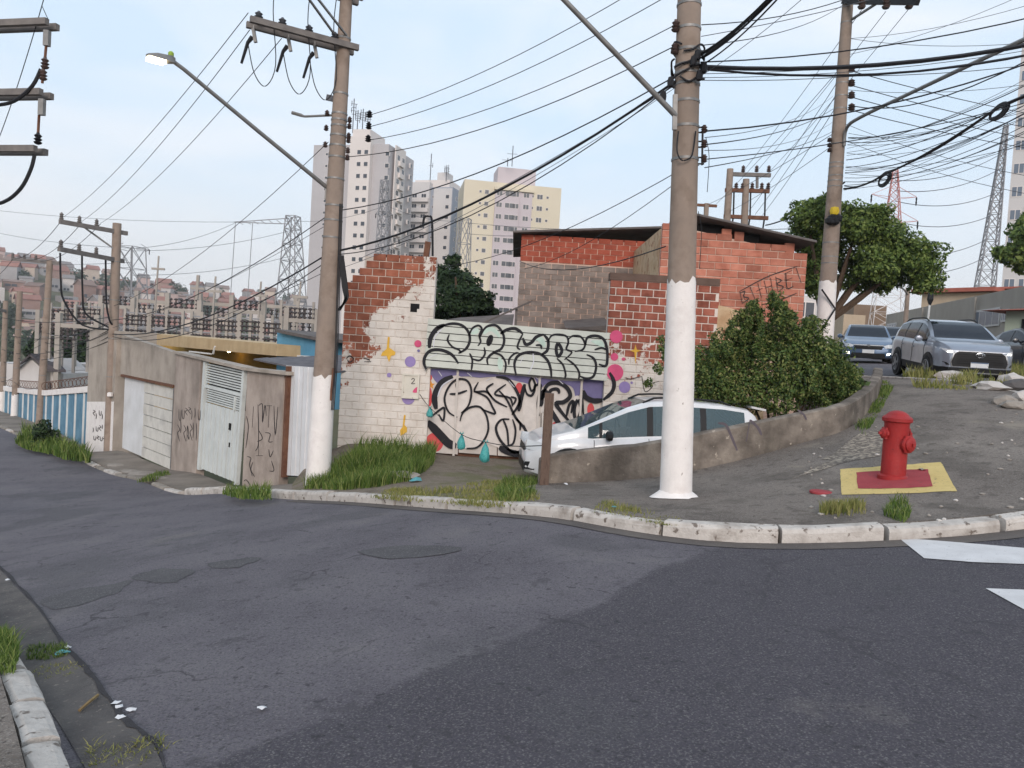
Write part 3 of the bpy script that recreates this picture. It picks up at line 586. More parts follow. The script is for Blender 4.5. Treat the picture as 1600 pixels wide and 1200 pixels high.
strokes('graffiti_outline', conv([(8, [(1165, 600), (1180, 640), (1230, 664), (1290, 660)])]), 6, MT['paint_black'], fl(.0585), gate)
strokes('graffiti_outline', conv([(6, [(1290, 660), (1345, 610), (1358, 550), (1330, 488)])]), 6, MT['paint_black'], lambda px, py: P(px, py, YR-.067), gate)
strokes('graffiti_highlight', conv([[(260, 480), (282, 512)], [(440, 490), (470, 515)], [(1010, 535), (1040, 560)], [(870, 520), (900, 540)], [(255, 640), (285, 570), (350, 528)], [(560, 540), (590, 520)], [(700, 540), (735, 580)]]), 2, MT['paint_shine'], fl(.059), gate)
# --- cord with hanging bags
mat('bag', [(46, 122, 124), (78, 164, 162), (58, 144, 142)], 18, .4, .5, 40)
cA, cB = P(656, 616, YF-.35), P(852, 696, 11.0)
def bag(px, py0, py1, wpx, Y, label, par=None):
    a, c = P(px, py0, Y), P(px, py1, Y); h = a.z-c.z; r = wpx/2*Y/1200; m = MB()
    prof = [(.05, 1), (.22, .97), (.12, .93), (.3, .86), (.62, .7), (.9, .45), (1, .25), (.85, .1), (.45, .02), (.05, 0)]
    m.lathe([(r*p, h*q) for p, q in prof], 12); m.v = [(x*random.uniform(.88, 1.12), y*random.uniform(.8, 1.1), z) for x, y, z in m.v]
    for s in (-1, 1): m.tube([(0, 0, h*.95), (s*r*.4, 0, h*1.03), (s*r*.25, 0, h*1.12)], [.008, .014, .004], 5)
    return mk('plastic_bag', m, MT['bag'], smooth=True, label=label, cat='bag', at=None) if False else (lambda o: (setattr(o, 'location', c), o)[1])(mk('plastic_bag', m, MT['bag'], smooth=True, label=label, cat='bag'))
bag(720, 677, 703, 13, 14.0, 'small teal plastic bag tied on a cord before the gate')
bag(757, 690, 723, 16, 13.2, 'larger teal plastic bag hanging lowest on the cord by the gate')
bag(671, 636, 652, 11, 15.1, 'little green plastic bag at the gate edge beside the meter box')
m = MB(); pts = [cA, P(671, 636, 15.1), P(718, 677, 14.0), P(756, 690, 13.2), P(800, 697, 12.2), cB]; m.tube(cat_rom(pts, 4), .007, 4)
mk('cord', m, MT['wire'], label='thin dark cord strung from the gate to the wooden post', cat='cord')
# --- wooden post at the driveway
b0 = P(855, 735, 10.85); t0 = P(855, 614, 10.85); b0.z = LOT(b0.x, b0.y)-.1; wd = 14*10.85/1200
m = MB(); m.box(((b0.x+t0.x)/2, 10.85, (b0.z+t0.z)/2), (wd, .1, t0.z-b0.z))
mat('post_wood', [(78, 62, 54), (104, 86, 76), (92, 74, 64)], 6, .9, .4, 30, stretch=(6, 6, .8))
mk('wooden_post', m, MT['post_wood'], label='weathered square wooden post at the end of the low retaining wall', cat='post')
# --- low retaining wall along the pavement
mat('mossy_concrete', [(78, 72, 66), (116, 107, 99), (148, 138, 127)], 2.6, .95, .7, 22, streak=.7, grime=(62, 57, 51), speck=((172, 161, 148), 9, .66))
line = cat_rom([Vector(p+(0,)) for p in RWL], 5); TOPS = [(840, 712), (1030, 690), (1140, 664), (1255, 640), (1320, 622), (1345, 603), (1370, 583)]
m = MB(); k = len(line); vs = []
tx = [.46, 2.2, 3.3, 4.42, 5.03, 6.4, 7.78]; tz = [.15, .46, .72, .98, 1.12, 1.45, 1.75]
for i, p in enumerate(line):
    d = (line[min(i+1, k-1)]-line[max(i-1, 0)]).normalized(); nr = Vector((-d.y, d.x, 0)); zt = float(np.interp(p.x, tx, tz))+random.uniform(-.012, .012)
    if i < 3: zt -= (.05, .02, 0)[i]
    lo = min(pave(p.x, p.y), LOT(p.x, p.y))-.3
    for o_, z in ((-.0, lo), (-.0, zt-.02), (.025, zt), (.15, zt+.004), (.18, zt-.02), (.18, lo)): q = p+nr*o_; vs.append((q.x+random.uniform(-.004, .004), q.y+random.uniform(-.004, .004), z))
fs = [(i*6+j, i*6+j+1, (i+1)*6+j+1, (i+1)*6+j) for i in range(k-1) for j in range(5)]+[tuple(range(6)), tuple(range(6*k-1, 6*k-7, -1))]
m.add(vs, fs); rwall = mk('retaining_wall', m, MT['mossy_concrete'], smooth=True, label='low curved mossy concrete retaining wall beside the sloping pavement', cat='wall')
def RWp(px, py):
    d = ray(px, py); best = None
    for i in range(k-1):
        a, c = line[i], line[i+1]; nr = Vector((-(c-a).y, (c-a).x, 0)).normalized(); q = hit(px, py, a-nr*.004, nr); s = (q-a).dot((c-a).normalized())
        if -.02 <= s <= (c-a).length+.02: best = q if best is None or q.y < best.y else best
    return best or P(px, py, 11.2)
strokes('spray_stroke', [(4, [(1122, 661), (1134, 664), (1142, 680), (1152, 704)]), (3, [(1172, 656), (1166, 690)]), (4, [(1172, 656), (1184, 668), (1190, 680)]), (3, [(1246, 640), (1256, 648), (1260, 656)])], 3, MT['paint_fade'], RWp, rwall)
# --- red brick house
YH = 16.6
house = thing('brick_house', 'unplastered red brick house with corrugated roof behind the bush', 'house', (5, YH+2, -.5))
def HX(px, py=430): return P(px, py, YH).x
hx0, hx1 = HX(1030), P(1258, 430, YH).x
zr = lambda x: P(1090, 345, YH).z+(x-HX(1090, 345))*((P(1262, 384, YH).z-P(1090, 345, YH).z)/(HX(1262, 384)-HX(1090, 345)))
m = MB(); m.ext([(hx0+.01, YH-.036, -.8), (hx1-.005, YH-.036, -.8), (hx1-.005, YH-.036, zr(hx1)-.22), (hx0+.01, YH-.036, zr(hx0)-.22)], (0, .2, 0)); mk('mortar', m, MT['mortar_red'], house)
zb = P(1100, 478, YH).z
brick_panel(house, hx0, hx1, YH, zb-.3, zr(hx0), .335, .155, MT['brick_red'], gap=.018, top=lambda x: zr(x)-(.16 if x > hx1-1.2 else .2))
for px in (1135, 1155, 1235): x = HX(px, 360); m = MB(); m.bb(x-.1, x+.1, YH-.04, YH+.05, zr(x)-.24, zr(x)-.04); mk('brick', m, MT['brick_red'], house)
m = MB(); x0, x1, n_ = HX(1085, 520), HX(1160, 520), 9       # old plaster low on the wall
m.ext([(x0-.4, YH-.062, -.7), (x1+.6, YH-.062, -.7), (x1+.5, YH-.062, zb-.5), (x1+.1, YH-.062, zb-.1), (x1-.5, YH-.062, zb+.02), (x0-.4, YH-.062, zb+.06)], (0, .05, 0)); mk('plaster', m, MT['plaster_old'], house)
mat('roof_cement', [(86, 80, 78), (110, 103, 100)], 3, .95, .2, 30)
def corr_roof(name, a, b_, depth, amp, pitch, mt, parent, th=.02):
    a = Vector(a); b_ = Vector(b_); d = b_-a; n_ = 24; L_ = d.length; m = MB(); up_ = Vector((0, 1, 0)).cross(d.normalized()); up_ = up_ if up_.z > 0 else -up_
    ny = int(depth/pitch*4)
    vs = [a+d*(i/4)+Vector((0, depth*j/ny, 0))+up_*(amp*math.sin(j*math.pi/2)) for i in range(5) for j in range(ny+1)]
    vs2 = [v_+up_*th for v_ in vs]; k_ = ny+1; N0 = len(vs)
    fs = [(i*k_+j, i*k_+j+1, (i+1)*k_+j+1, (i+1)*k_+j) for i in range(4) for j in range(ny)]
    f2 = [tuple(q+N0 for q in f[::-1]) for f in fs]
    rim = [i for i in range(k_)]; edge = [(i*k_, (i+1)*k_, (i+1)*k_+N0, i*k_+N0) for i in range(4)]+[(i*k_+ny, i*k_+ny+N0, (i+1)*k_+ny+N0, (i+1)*k_+ny) for i in range(4)]+[(j, j+N0, j+1+N0, j+1) for j in range(ny)]+[(4*k_+j, 4*k_+j+1, 4*k_+j+1+N0, 4*k_+j+N0) for j in range(ny)]
    m.add(vs+vs2, fs+f2+edge); return mk(name, m, mt, parent)
corr_roof('roof', (HX(1062, 338), YH-.35, zr(HX(1062, 338))+.03), (HX(1266, 385), YH-.35, zr(HX(1266, 385))+.03), 5, .025, .18, MT['roof_cement'], house, .03)
m = MB(); m.bb(hx1-.2, hx1-.01, YH+.22, YH+5, -.8, zr(hx1)-.15); mk('side_wall', m, MT['brick_red'], house)
m = MB(); m.bb(hx0, hx0+.15, YH+.22, YH+4, -.8, zr(hx0)-.3); mk('side_wall', m, MT['plaster_old'], house)
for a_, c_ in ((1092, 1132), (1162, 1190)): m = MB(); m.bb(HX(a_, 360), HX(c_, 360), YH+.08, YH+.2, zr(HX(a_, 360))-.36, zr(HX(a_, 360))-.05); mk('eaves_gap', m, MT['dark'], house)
HT = lambda px, py: P(px, py, YH-.068)
strokes('spray_stroke', [[(1156, 455), (1200, 432), (1246, 416)], [(1156, 455), (1160, 474)], [(1156, 458), (1164, 455), (1162, 463), (1170, 466), (1160, 474)], [(1172, 448), (1180, 468)], [(1184, 442), (1190, 465)], [(1182, 455), (1192, 450)], [(1194, 438), (1199, 460)], [(1204, 434), (1208, 458)], [(1196, 450), (1206, 446)],
    [(1212, 432), (1216, 456)], [(1212, 434), (1221, 438), (1214, 444), (1224, 448), (1216, 456)], [(1228, 426), (1230, 450), (1240, 447)], [(1228, 438), (1238, 434)], [(1226, 428), (1238, 422)], [(1244, 418), (1252, 442)], [(1166, 482), (1176, 476), (1182, 483), (1172, 486), (1166, 482)], [(1190, 476), (1215, 470), (1245, 458)]], 1.5, MT['paint_tag'], HT, house)
# grey sooty wing on the left, set further back
YW = 20.5
wing = thing('house_wing', 'low house wing of soot grey bricks with a red brick band on top', 'house', (1.8, YW, -.5))
wx0, wx1 = P(812, 440, YW).x, P(1050, 440, YW).x; z_t0, z_t1 = P(815, 368, YW).z, P(1040, 360, YW).z; zband = P(880, 412, YW).z
m = MB(); m.bb(wx0, wx1, YW-.026, YW+.2, -.8, z_t0-.02); mk('mortar', m, MT['mortar_red'], wing)
def courses(name, x0, x1, y, z0, z1, bl, bh, mt, par, top=None):
    m = MB(); z = z0; r_ = 0
    while z < z1-.03:
        x = x0-(bl/2 if r_ % 2 else 0)
        while x < x1-.02:
            a_, c_ = max(x, x0), min(x+bl-.02, x1)
            if c_-a_ > .04: m.box(((a_+c_)/2, y-random.uniform(0, .012), z+bh/2), (c_-a_, .07, bh-.012))
            x += bl
        z += bh; r_ += 1
    return mk(name, m, mt, par, kind='stuff')
courses('sooty_bricks', wx0-.02, wx1, YW, -.8, zband, .34, .142, MT['brick_sooty'], wing)
courses('red_bricks', wx0-.02, wx1, YW, zband+.003, z_t0-.02, .34, .142, MT['brick_deep'], wing)
corr_roof('roof', (wx0-.25, YW-.3, z_t0+.02), (wx1+.1, YW-.3, z_t1+.05), 5, .02, .18, MT['roof_cement'], wing, .04)
m = MB(); m.bb(wx0, wx0+.15, YW+.22, YW+4.5, -.8, z_t0-.05); mk('side_wall', m, MT['brick_sooty'], wing)
xs0, xs1 = P(1026, 380, YW).x, P(1052, 380, YW).x
m = MB(); m.bb(xs0-.1, xs1+.6, YW-.08, YW-.04, P(1030, 440, YW).z, z_t0); mk('plaster', m, MT['plaster_old'], wing)
# dark lean-to roof slopes between wing and gate
m = MB(); m.ext([P(884, 513, 18.5), P(956, 517, 18.5), P(955, 508, 18.5)], (0, 1.5, .25)); mk('lean_to_roof', m, MT['roof_cement'], label='dark lean-to roof edge between the gate panel and the sooty wing', cat='roof')
m = MB(); m.ext([P(700, 502, 18.5), P(800, 514, 18.5), P(803, 494, 19.5), P(720, 499, 19.5)], (0, 0, .05)); m.bar(P(755, 505, 18.3), P(832, 470, 18.3), .04); m.bb(P(806, 500, 18.4).x-.03, P(806, 500, 18.4).x+.03, 18.38, 18.44, -.6, P(806, 480, 18.4).z)
mk('shed_roof', m, MT['roof_cement'], label='flat dark shed roof with a slanting pole behind the gate panel', cat='roof')
# yellow arrow plate on a pipe beside wall top
# ================================================================== garage row down the street
def wq(poly, o0, th):
    m = MB(); m.ext([W(t_, z, o0) for t_, z in poly], WN*(-th)); return m
def wr(px0, py0, px1, py1, px2, py2, px3, py3, o=0): return [RW(px0, py0, o), RW(px1, py1, o), RW(px2, py2, o), RW(px3, py3, o)]
mat('white_metal', [(196, 200, 198), (212, 216, 213)], 3, .5, streak=.12, grime=(150, 140, 128))
mat('door_white', [(206, 206, 206), (222, 222, 224)], 2, .55, streak=.12, grime=(160, 150, 140))
mat('door_old', [(196, 192, 184), (212, 208, 200), (184, 180, 174)], 1.5, .7, streak=.2, grime=(150, 140, 128), speck=((120, 110, 100), 9, .74))
gar = thing('garage_building', 'stained grey concrete garage row going down the street', 'garage', W(8, -2))
def face(name, poly, o, th, mt, par=gar): return mk(name, wq(poly, o, th), mt, par)
zt1 = RW(283, 553)[1]; zt0 = RW(196, 523)[1]
t_d1, t_d0 = RW(272, 640)[0], RW(190, 640)[0]       # garage door
t_g1, t_g0 = RW(383, 660)[0], RW(311, 660)[0]       # gate
t_w1 = RW(440, 660)[0]; t_p0, t_p1 = RW(143, 600)[0], RW(186, 600)[0]
gz = lambda t_: Z(W(t_, 0).x, W(t_, 0).y)-.2
zdt = (RW(272, 605)[1]+RW(190, 588)[1])/2; ztop = RW(440, 583)[1]
face('wall', [(t_w1, gz(t_w1)), (t_g1, gz(t_g1)), (t_g1, RW(383, 577)[1]), (t_w1, ztop)], 0, .2, MT['concrete_stain'])
face('wall', [(t_g0, gz(t_g0)), (t_d1, gz(t_d1)), (t_d1, zt1+.0), (t_g0, RW(318, 560)[1])], .02, .2, MT['concrete_stain'])
face('wall', [(t_d1+.001, zdt), (t_p1, zdt), (t_p1, zt0), (t_d1+.001, zt1)], 0, .2, MT['concrete_grey'])
zp = RW(150, 515)[1]
face('corner_pillar', [(t_p1+.0, gz(t_p1)), (t_p0, gz(t_p0)-.2), (t_p0, zp), (t_p1, zp)], .12, 1.2, MT['concrete_grey'])
m = wq([(t_w1-.3, ztop-.02), (t_g1, RW(383, 577)[1]-.02), (t_d1, zt1), (t_d1, zt1+.06), (t_g1, RW(383, 577)[1]+.05), (t_w1-.3, ztop+.05)], .1, .35); mk('coping', m, MT['concrete_grey'], gar)
# lime wash at the foot of the pillar, scribbled tags
face('lime_wash', [(t_p1+.02, gz(t_p1)), (t_p0-.01, gz(t_p0)-.1), (t_p0-.01, RW(143, 628)[1]), (t_p1+.02, RW(186, 628)[1])], .126, .004, MT['lime_white'])
tagw = lambda o: (lambda px, py: W(*RW(px, py, o), o))
random.seed(11)
def scribble(x0, x1, y0, y1, n_, hh):
    out = []
    for i in range(n_):
        x = x0+(x1-x0)*(i+.5)/n_; k_ = random.choice((0, 1, 2, 3)); h = hh*random.uniform(.7, 1.2); y = random.uniform(y0, y1)+.09*(x-x0); w_ = (x1-x0)/n_*.7
        out.append([[(x, y), (x+.5, y+h*.5), (x-.3, y+h)], [(x, y), (x+w_, y+h*.3), (x, y+h*.5), (x+w_, y+h)], [(x, y+h), (x+w_*.3, y), (x+w_, y+h*.9), (x+w_*.2, y+h*.6)], [(x, y), (x+w_*.1, y+h*.9), (x+w_*.8, y+h), (x+w_, y+h*.1)]][k_])
    return out
tg = [[(396, 635), (394, 668)], [(403, 632), (404, 690), (399, 705)], [(404, 634), (410, 632), (410, 660), (414, 633), (416, 650)], [(421, 633), (419, 668)], [(416, 634), (425, 634)], [(428, 634), (430, 680), (434, 636)], [(385, 650), (388, 668), (384, 700)], [(404, 672), (410, 685), (402, 690)], [(414, 676), (422, 678), (420, 690), (426, 690)],
      [(404, 690), (404, 712)], [(400, 712), (411, 712)], [(420, 702), (422, 714), (427, 704)], [(424, 720), (428, 735), (421, 736)], [(386, 713), (392, 716), (390, 726), (394, 744)], [(381, 752), (385, 750), (392, 760)], [(395, 722), (392, 734), (398, 745)]]
strokes('spray_stroke', tg, 1.3, MT['paint_tag'], tagw(.003), gar)
strokes('spray_stroke', scribble(277, 312, 632, 640, 7, 15)+scribble(275, 309, 655, 665, 7, 26), 1.1, MT['paint_tag'], tagw(.023), gar)
strokes('spray_stroke', scribble(143, 162, 640, 646, 4, 10)+scribble(143, 162, 662, 668, 4, 8)+scribble(144, 164, 680, 684, 4, 6), 1.2, MT['paint_tag'], tagw(.13), gar)
# garage door: plain white leaf and a leaf of seven wide boards
gd = thing('garage_door', 'white double garage door with one plain and one boarded leaf', 'door', W((t_d0+t_d1)/2, gz(t_d1)))
tm = RW(222, 640)[0]; zb_ = lambda t_: RW(272, 737)[1]+(t_-t_d1)/(t_d0-t_d1)*(RW(190, 701)[1]-RW(272, 737)[1])
mk('plain_leaf', wq([(tm+.01, zb_(tm)), (t_d0, zb_(t_d0)), (t_d0, zdt-.01), (tm+.01, zdt-.01)], -.06, .05), MT['door_white'], gd)
for i in range(7):
    f0, f1 = i/7, (i+1)/7-.012
    q = lambda t_, f_: (t_, zb_(t_)+(zdt-.01-zb_(t_))*f_)
    mk('board', wq([q(t_d1+.06, f0), q(tm-.01, f0), q(tm-.01, f1), q(t_d1+.06, f1)], -.03-.006*(i % 2), .05), MT['door_old'], gd)
m = wq([(t_d1, zb_(t_d1)), (t_d1+.055, zb_(t_d1)), (t_d1+.055, zdt), (t_d1, zdt)], .03, .1); mk('door_frame', m, MT['steel'], gd)
mk('lintel', wq([(t_d1, zdt-.0), (t_d0, zdt), (t_d0, zdt+.07), (t_d1, zdt+.07)], .07, .06), MT['rust'], gd)
# louvred gate
lg = thing('louvred_gate', 'pale metal gate with louvred transom between tagged concrete walls', 'gate', W((t_g0+t_g1)/2, gz(t_g1)))
def gq(u, v):    # u 0 (left) .. 1 (right), v 0 (top) .. 1 (bottom)
    a = Vector((320, 565)).lerp(Vector((384, 579)), u); b_ = Vector((310, 733)).lerp(Vector((371, 758)), u); q = a.lerp(b_, v); return RW(q.x, q.y, -.02)
def gbox(name, u0, u1, v0, v1, o, th, mt): return mk(name, wq([gq(u0, v1), gq(u1, v1), gq(u1, v0), gq(u0, v0)], o, th), mt, lg)
gbox('backing', .02, .98, .01, .36, -.14, .02, MT['dark'])
for i in range(8): gbox('slat', .045, .955, .012+i*.0235, .0245+i*.0235, -.02, .05, MT['white_metal'])
gbox('rail', .0, 1, .205, .235, .0, .07, MT['white_metal'])
for i in range(6): gbox('slat', .10, .95, .245+i*.0205, .257+i*.0205, -.02, .05, MT['white_metal'])
for u in (.0, .95): gbox('gate_post', u, u+.05, .0, 1, .02, .09, MT['white_metal'])
gbox('gate_post', .78, .80, .245, .37, .0, .05, MT['white_metal'])
for i in range(16): gbox('sheet_rib', .07+i*.055, .07+(i+1)*.055-.006, .37, .985, -.02-.014*(i % 2), .03, MT['white_metal'])
gbox('letter_slot', .70, .745, .49, .55, .0, .02, MT['dark']); gbox('lock', .73, .745, .66, .70, .0, .02, MT['dark'])
# plank door beside the pole
pdoor = thing('plank_door', 'narrow white door of vertical planks beside the white pole', 'door', W(.7, gz(.7)))
for i in range(7):
    x0, x1 = 444+i*7, 444+(i+1)*7-1.1; o = -.05-.02*(i % 2)
    mk('plank', wq([RW(x0-4, 742+.07*(x0-444), o), RW(x1-4, 742+.07*(x1-444), o), RW(x1+3, 571+.07*(x1-444), o), RW(x0+3, 571+.07*(x0-444), o)], o, .03), MT['door_white'], pdoor)
mk('backing', wq([RW(441, 744, -.1), RW(488, 747, -.1), RW(494, 575, -.1), RW(448, 572, -.1)], -.1, .02), MT['dark'], pdoor)
mk('door_frame', wq([RW(440, 746), RW(443, 746), RW(451, 572), RW(448, 572)], .02, .12), MT['rust'], pdoor)
# roofs and upper walls behind the garages
mat('tile_grey', [(84, 82, 86), (108, 106, 110)], 5, .9, .4, 20)
mat('beam_yellow', [(182, 156, 120), (196, 172, 136)], 2, .85, streak=.25, grime=(120, 96, 66))
mat('wall_blue', [(84, 138, 166), (98, 152, 180)], 2, .8, streak=.15, grime=(60, 100, 124))
mat('wall_yellow', [(168, 128, 56), (186, 146, 74)], 2, .9)
rt = thing('tiled_roof', 'grey tiled lean-to roof over the plank door and garage gate', 'roof', W(2, ztop, -1))
a0, a1 = 0.15, t_g1+.4; n_ = 9
for i in range(n_):
    f0, f1 = i/n_, (i+1)/n_; z0, z1 = ztop+.06+.20*f0, ztop+.06+.20*f1
    m = MB(); m.ext([W(a0, z0, -.3-2.6*f0), W(a1, z0+.12, -.3-2.6*f0), W(a1, z1+.14, -.3-2.6*f1-.04), W(a0, z1+.02, -.3-2.6*f1-.04)], (0, 0, .035)); mk('tile_row', m, MT['tile_grey'], rt)
yb = thing('porch_canopy', 'yellow painted canopy beam over a lit porch behind the garages', 'canopy', W(6, ztop, -3.5))
def wbk(px, py, o): p = hit(px, py, W(0, 0, o), WN); return p
OB = -3.4
q = [wbk(212, 519, OB), wbk(432, 538, OB), wbk(432, 556, OB), wbk(212, 536, OB)]
m = MB(); m.ext(q, WN*-2.2); mk('beam', m, MT['beam_yellow'], yb)
q = [wbk(205, 534, OB-2.1), wbk(440, 552, OB-2.1), wbk(440, 640, OB-2.1), wbk(205, 640, OB-2.1)]; m = MB(); m.ext(q, WN*-.2); mk('porch_wall', m, MT['wall_yellow'], yb)
m = MB(); p = wbk(358, 548, OB-1.6); m.lathe([(.02, .06), (.06, .04), (.075, 0), (.06, -.05), (.02, -.075)], 10, p); mk('lamp_bulb', m, glow('bulb', (255, 226, 160), 14), yb)
m = MB(); m.bar(wbk(296, 549, OB), wbk(330, 553, OB), .05); m.bar(wbk(333, 553, OB+.02), wbk(336, 541, OB+.02), .05); mk('gutter_pipe', m, MT['white_paint'], yb)
bl = thing('blue_hut', 'small blue walled hut with sloping cement roof behind the plank door', 'hut', W(1.5, ztop, -4.5))
OH = -4.2
m = MB(); m.ext([wbk(433, 519, OH), wbk(500, 534, OH), wbk(500, 640, OH), wbk(431, 640, OH)], WN*-2.5); mk('wall', m, MT['wall_blue'], bl)
m = MB(); m.ext([wbk(430, 514, OH+.2), wbk(504, 529, OH+.2), wbk(504, 534, OH+.2), wbk(430, 519, OH+.2)], WN*-2.9); mk('roof', m, MT['roof_cement'], bl)
m = MB(); m.ext([wbk(431, 556, OH+.12), wbk(500, 560, OH+.12), wbk(500, 557, OH+.12), wbk(431, 553, OH+.12)], WN*-.1); mk('ledge', m, MT['white_paint'], bl)
# --- blue yard wall with razor wire further down
byw = thing('yard_wall', 'blue panelled yard wall with white ribs and rusty razor wire', 'wall', W(20, -2.6))
mat('wall_blue2', [(82, 118, 140), (98, 136, 158), (112, 150, 172)], 1.6, .85, streak=.3, grime=(52, 84, 106), speck=((150, 170, 184), 9, .70))
t_e = 33
def btop(t_): return np.interp(t_, [16, 24, 33], [RW(140, 611)[1], RW(66, 618)[1], RW(66, 618)[1]-.5])
t_ = t_p0+.03
while t_ < t_e:
    tn = t_+1.25; zb0, zb1 = gz(t_)-.3, gz(tn)-.3
    mk('wall_panel', wq([(t_, zb0), (tn-.01, zb1), (tn-.01, btop(tn)-.02), (t_, btop(t_)-.02)], -.1, .15), MT['wall_blue2'], byw)
    mk('rib', wq([(tn-.05, zb1), (tn+.01, zb1), (tn+.01, btop(tn)), (tn-.05, btop(tn))], -.05, .12), MT['white_paint'], byw)
    mk('coping', wq([(t_, btop(t_)), (tn-.01, btop(tn)), (tn-.01, btop(tn)+.22), (t_, btop(t_)+.22)], -.02, .26), MT['lime_white'], byw); t_ = tn
m = MB(); pts = []
for i in range(420):
    tt = t_p0+.1+i*(t_e-t_p0-.2)/420; p = W(tt, btop(tt)+.42+.17*math.cos(i*.42), -.14+.17*math.sin(i*.42)); pts.append(p)
m.tube(pts, .012, 3); mk('razor_wire', m, MT['rust'], byw)
# ================================================================== poles, lamps, wires
def atz(px, py, z):
    d = ray(px, py); k = (z-EYE)/d.z; return Vector((d.x*k, d.y*k, z))
def ring(c, ax, r, h, n=14): 
    ax = ax.normalized(); m = MB(); m.tube([c-ax*h/2, c+ax*h/2], r, n); return m
class Pole:
    def __init__(s, name, label, base, mid, r0, r1, top_z, white_z=None, bands=(), group=None, mt='concrete_pole', gz_=None, cat_='utility pole'):
        s.b = Vector(base); s.ax = (Vector(mid)-s.b).normalized(); s.r0 = r0; s.r1 = r1; s.tz = top_z
        s.o = thing(name, label, cat_, s.b, group)
        T = s.at(top_z); m = MB(); m.tube([s.b-s.ax*.4, s.b.lerp(T, .33), s.b.lerp(T, .66), T], [s.rad(s.b.z), s.rad(s.b.lerp(T, .33).z), s.rad(s.b.lerp(T, .66).z), r1], 20); mk('shaft', m, MT[mt], s.o, True)
        if white_z:
            m = MB(); n_ = 20; c0 = s.b-s.ax*.25; c1 = s.at(white_z); x = s.ax.cross(Vector((0, 1, 0))).normalized(); y = s.ax.cross(x); vs = []
            for i in range(9):
                p = c0.lerp(c1, i/8)
                for j in range(n_): vs.append(p+(x*math.cos(2*math.pi*j/n_)+y*math.sin(2*math.pi*j/n_))*(s.rad(p.z)+.004)+(s.ax*random.uniform(-.05, .06) if i == 8 else Vector((0, 0, 0))))
            m.add(vs, [(i*n_+j, i*n_+(j+1) % n_, (i+1)*n_+(j+1) % n_, (i+1)*n_+j) for i in range(8) for j in range(n_)]); mk('white_base', m, MT['lime_white'], s.o, True)
        for z in bands: mk('band', ring(s.at(z), s.ax, s.rad(z)+.008, .03), MT['steel'], s.o, True)
    def at(s, z): return s.b+s.ax*((z-s.b.z)/s.ax.z)
    def rad(s, z): f = max(0, min(1, (z-s.b.z)/(s.tz-s.b.z))); return s.r0+(s.r1-s.r0)*f
    def part(s, name, m, mt, smooth=True): return mk(name, m, MT[mt] if isinstance(mt, str) else mt, s.o, smooth)
def insul(p, h=.16, r=.05, M=None, n=10):
    m = MB(); m.lathe([(.015, 0), (r*.7, .01), (r, h*.2), (r*.5, h*.3), (r, h*.45), (r*.5, h*.55), (r*.9, h*.75), (r*.4, h*.9), (.02, h)], n, p, M); return m
WC = {}
def wire(a, b_, sag=.15, r=.006, label=None, grp=None, mt='wire', mids=(), n=12):
    m = MB(); a = Vector(a); b_ = Vector(b_); seq = [a]+[Vector(q) for q in mids]+[b_]; pts = []
    for i in range(len(seq)-1):
        for j in range(n): f = j/n; p = seq[i].lerp(seq[i+1], f); p.z -= sag*4*f*(1-f); pts.append(p)
    pts.append(b_); m.tube(pts, r, 4)
    return mk('overhead_wire', m, MT[mt], label=label, cat='wire', group=grp, at=None)
zpix = lambda pole, py, px: P(px, py, pole.b.y).z
# ---- pole with the white base at the corner
b0 = P(1056, 772, 9.0); b0.z = pave(b0.x, b0.y); mid_ = P(1077, 0, 9.0)
main = Pole('utility_pole', 'thick concrete utility pole with tall white painted base before the low wall', 'x', 'x', .17, .11, 9) if False else Pole('utility_pole', 'thick concrete utility pole with tall white painted base beside the low curved wall', b0, mid_, .185, .10, 9.6, P(1065, 440, 9).z, [P(1070, y, 9).z for y in (8, 46, 80, 104, 116, 133, 160, 199, 250)])
AX = lambda y: main.at(P(1070, y, 9).z)
m = MB(); c = main.b.copy(); vs = [(c.x+(.25+random.uniform(-.03, .07))*math.cos(a), c.y+(.25+random.uniform(-.03, .05))*math.sin(a), pave(c.x+.25*math.cos(a), c.y+.25*math.sin(a))+.006) for a in [i*math.pi/10 for i in range(20)]]
vs2 = [(c.x+.17*math.cos(a), c.y+.17*math.sin(a), c.z+.09) for a in [i*math.pi/10 for i in range(20)]]
m.add(vs+vs2, [(i, (i+1) % 20, 20+(i+1) % 20, 20+i) for i in range(20)]); main.part('collar', m, 'lime_white')
p0 = P(1056, 181, 8.86); lampend = P(872, -10, 8.3)
m = MB(); m.tube([p0, p0.lerp(lampend, .5), lampend, lampend+(lampend-p0)*.25+Vector((-.2, 0, -.02))], [.034, .03, .028, .026], 10); main.part('lamp_arm', m, 'steel')
m = MB(); m.bar(P(1055, 148, 8.85), P(1054, 203, 8.85), .05, .04); main.part('arm_bracket', m, 'steel')
m = MB(); q = lampend+(lampend-p0)*.27; m.box(q+Vector((-.25, 0, .02)), (.6, .22, .09)); main.part('lamp_head', m, 'steel')
for y in (45, 80):
    q = AX(y)+Vector((-main.rad(5)-.02, -.06, 0)); m = insul(q-Vector((0, 0, .07)), .14, .05); main.part('insulator', m, 'insulator')
random.seed(5)
for i in range(9):       # coiled joints of phone cable round the pole
    a = AX(random.uniform(85, 135)); rr_ = main.rad(a.z)+.03; ph = random.uniform(0, 6.28); m = MB(); pts = [a+Vector((rr_*1.1*math.cos(ph+t_*.55), rr_*math.sin(ph+t_*.55), random.uniform(-.05, .05)+.02*t_)) for t_ in range(6)]; m.tube(cat_rom(pts, 4), .012, 5); main.part('cable_loop', m, 'wire')
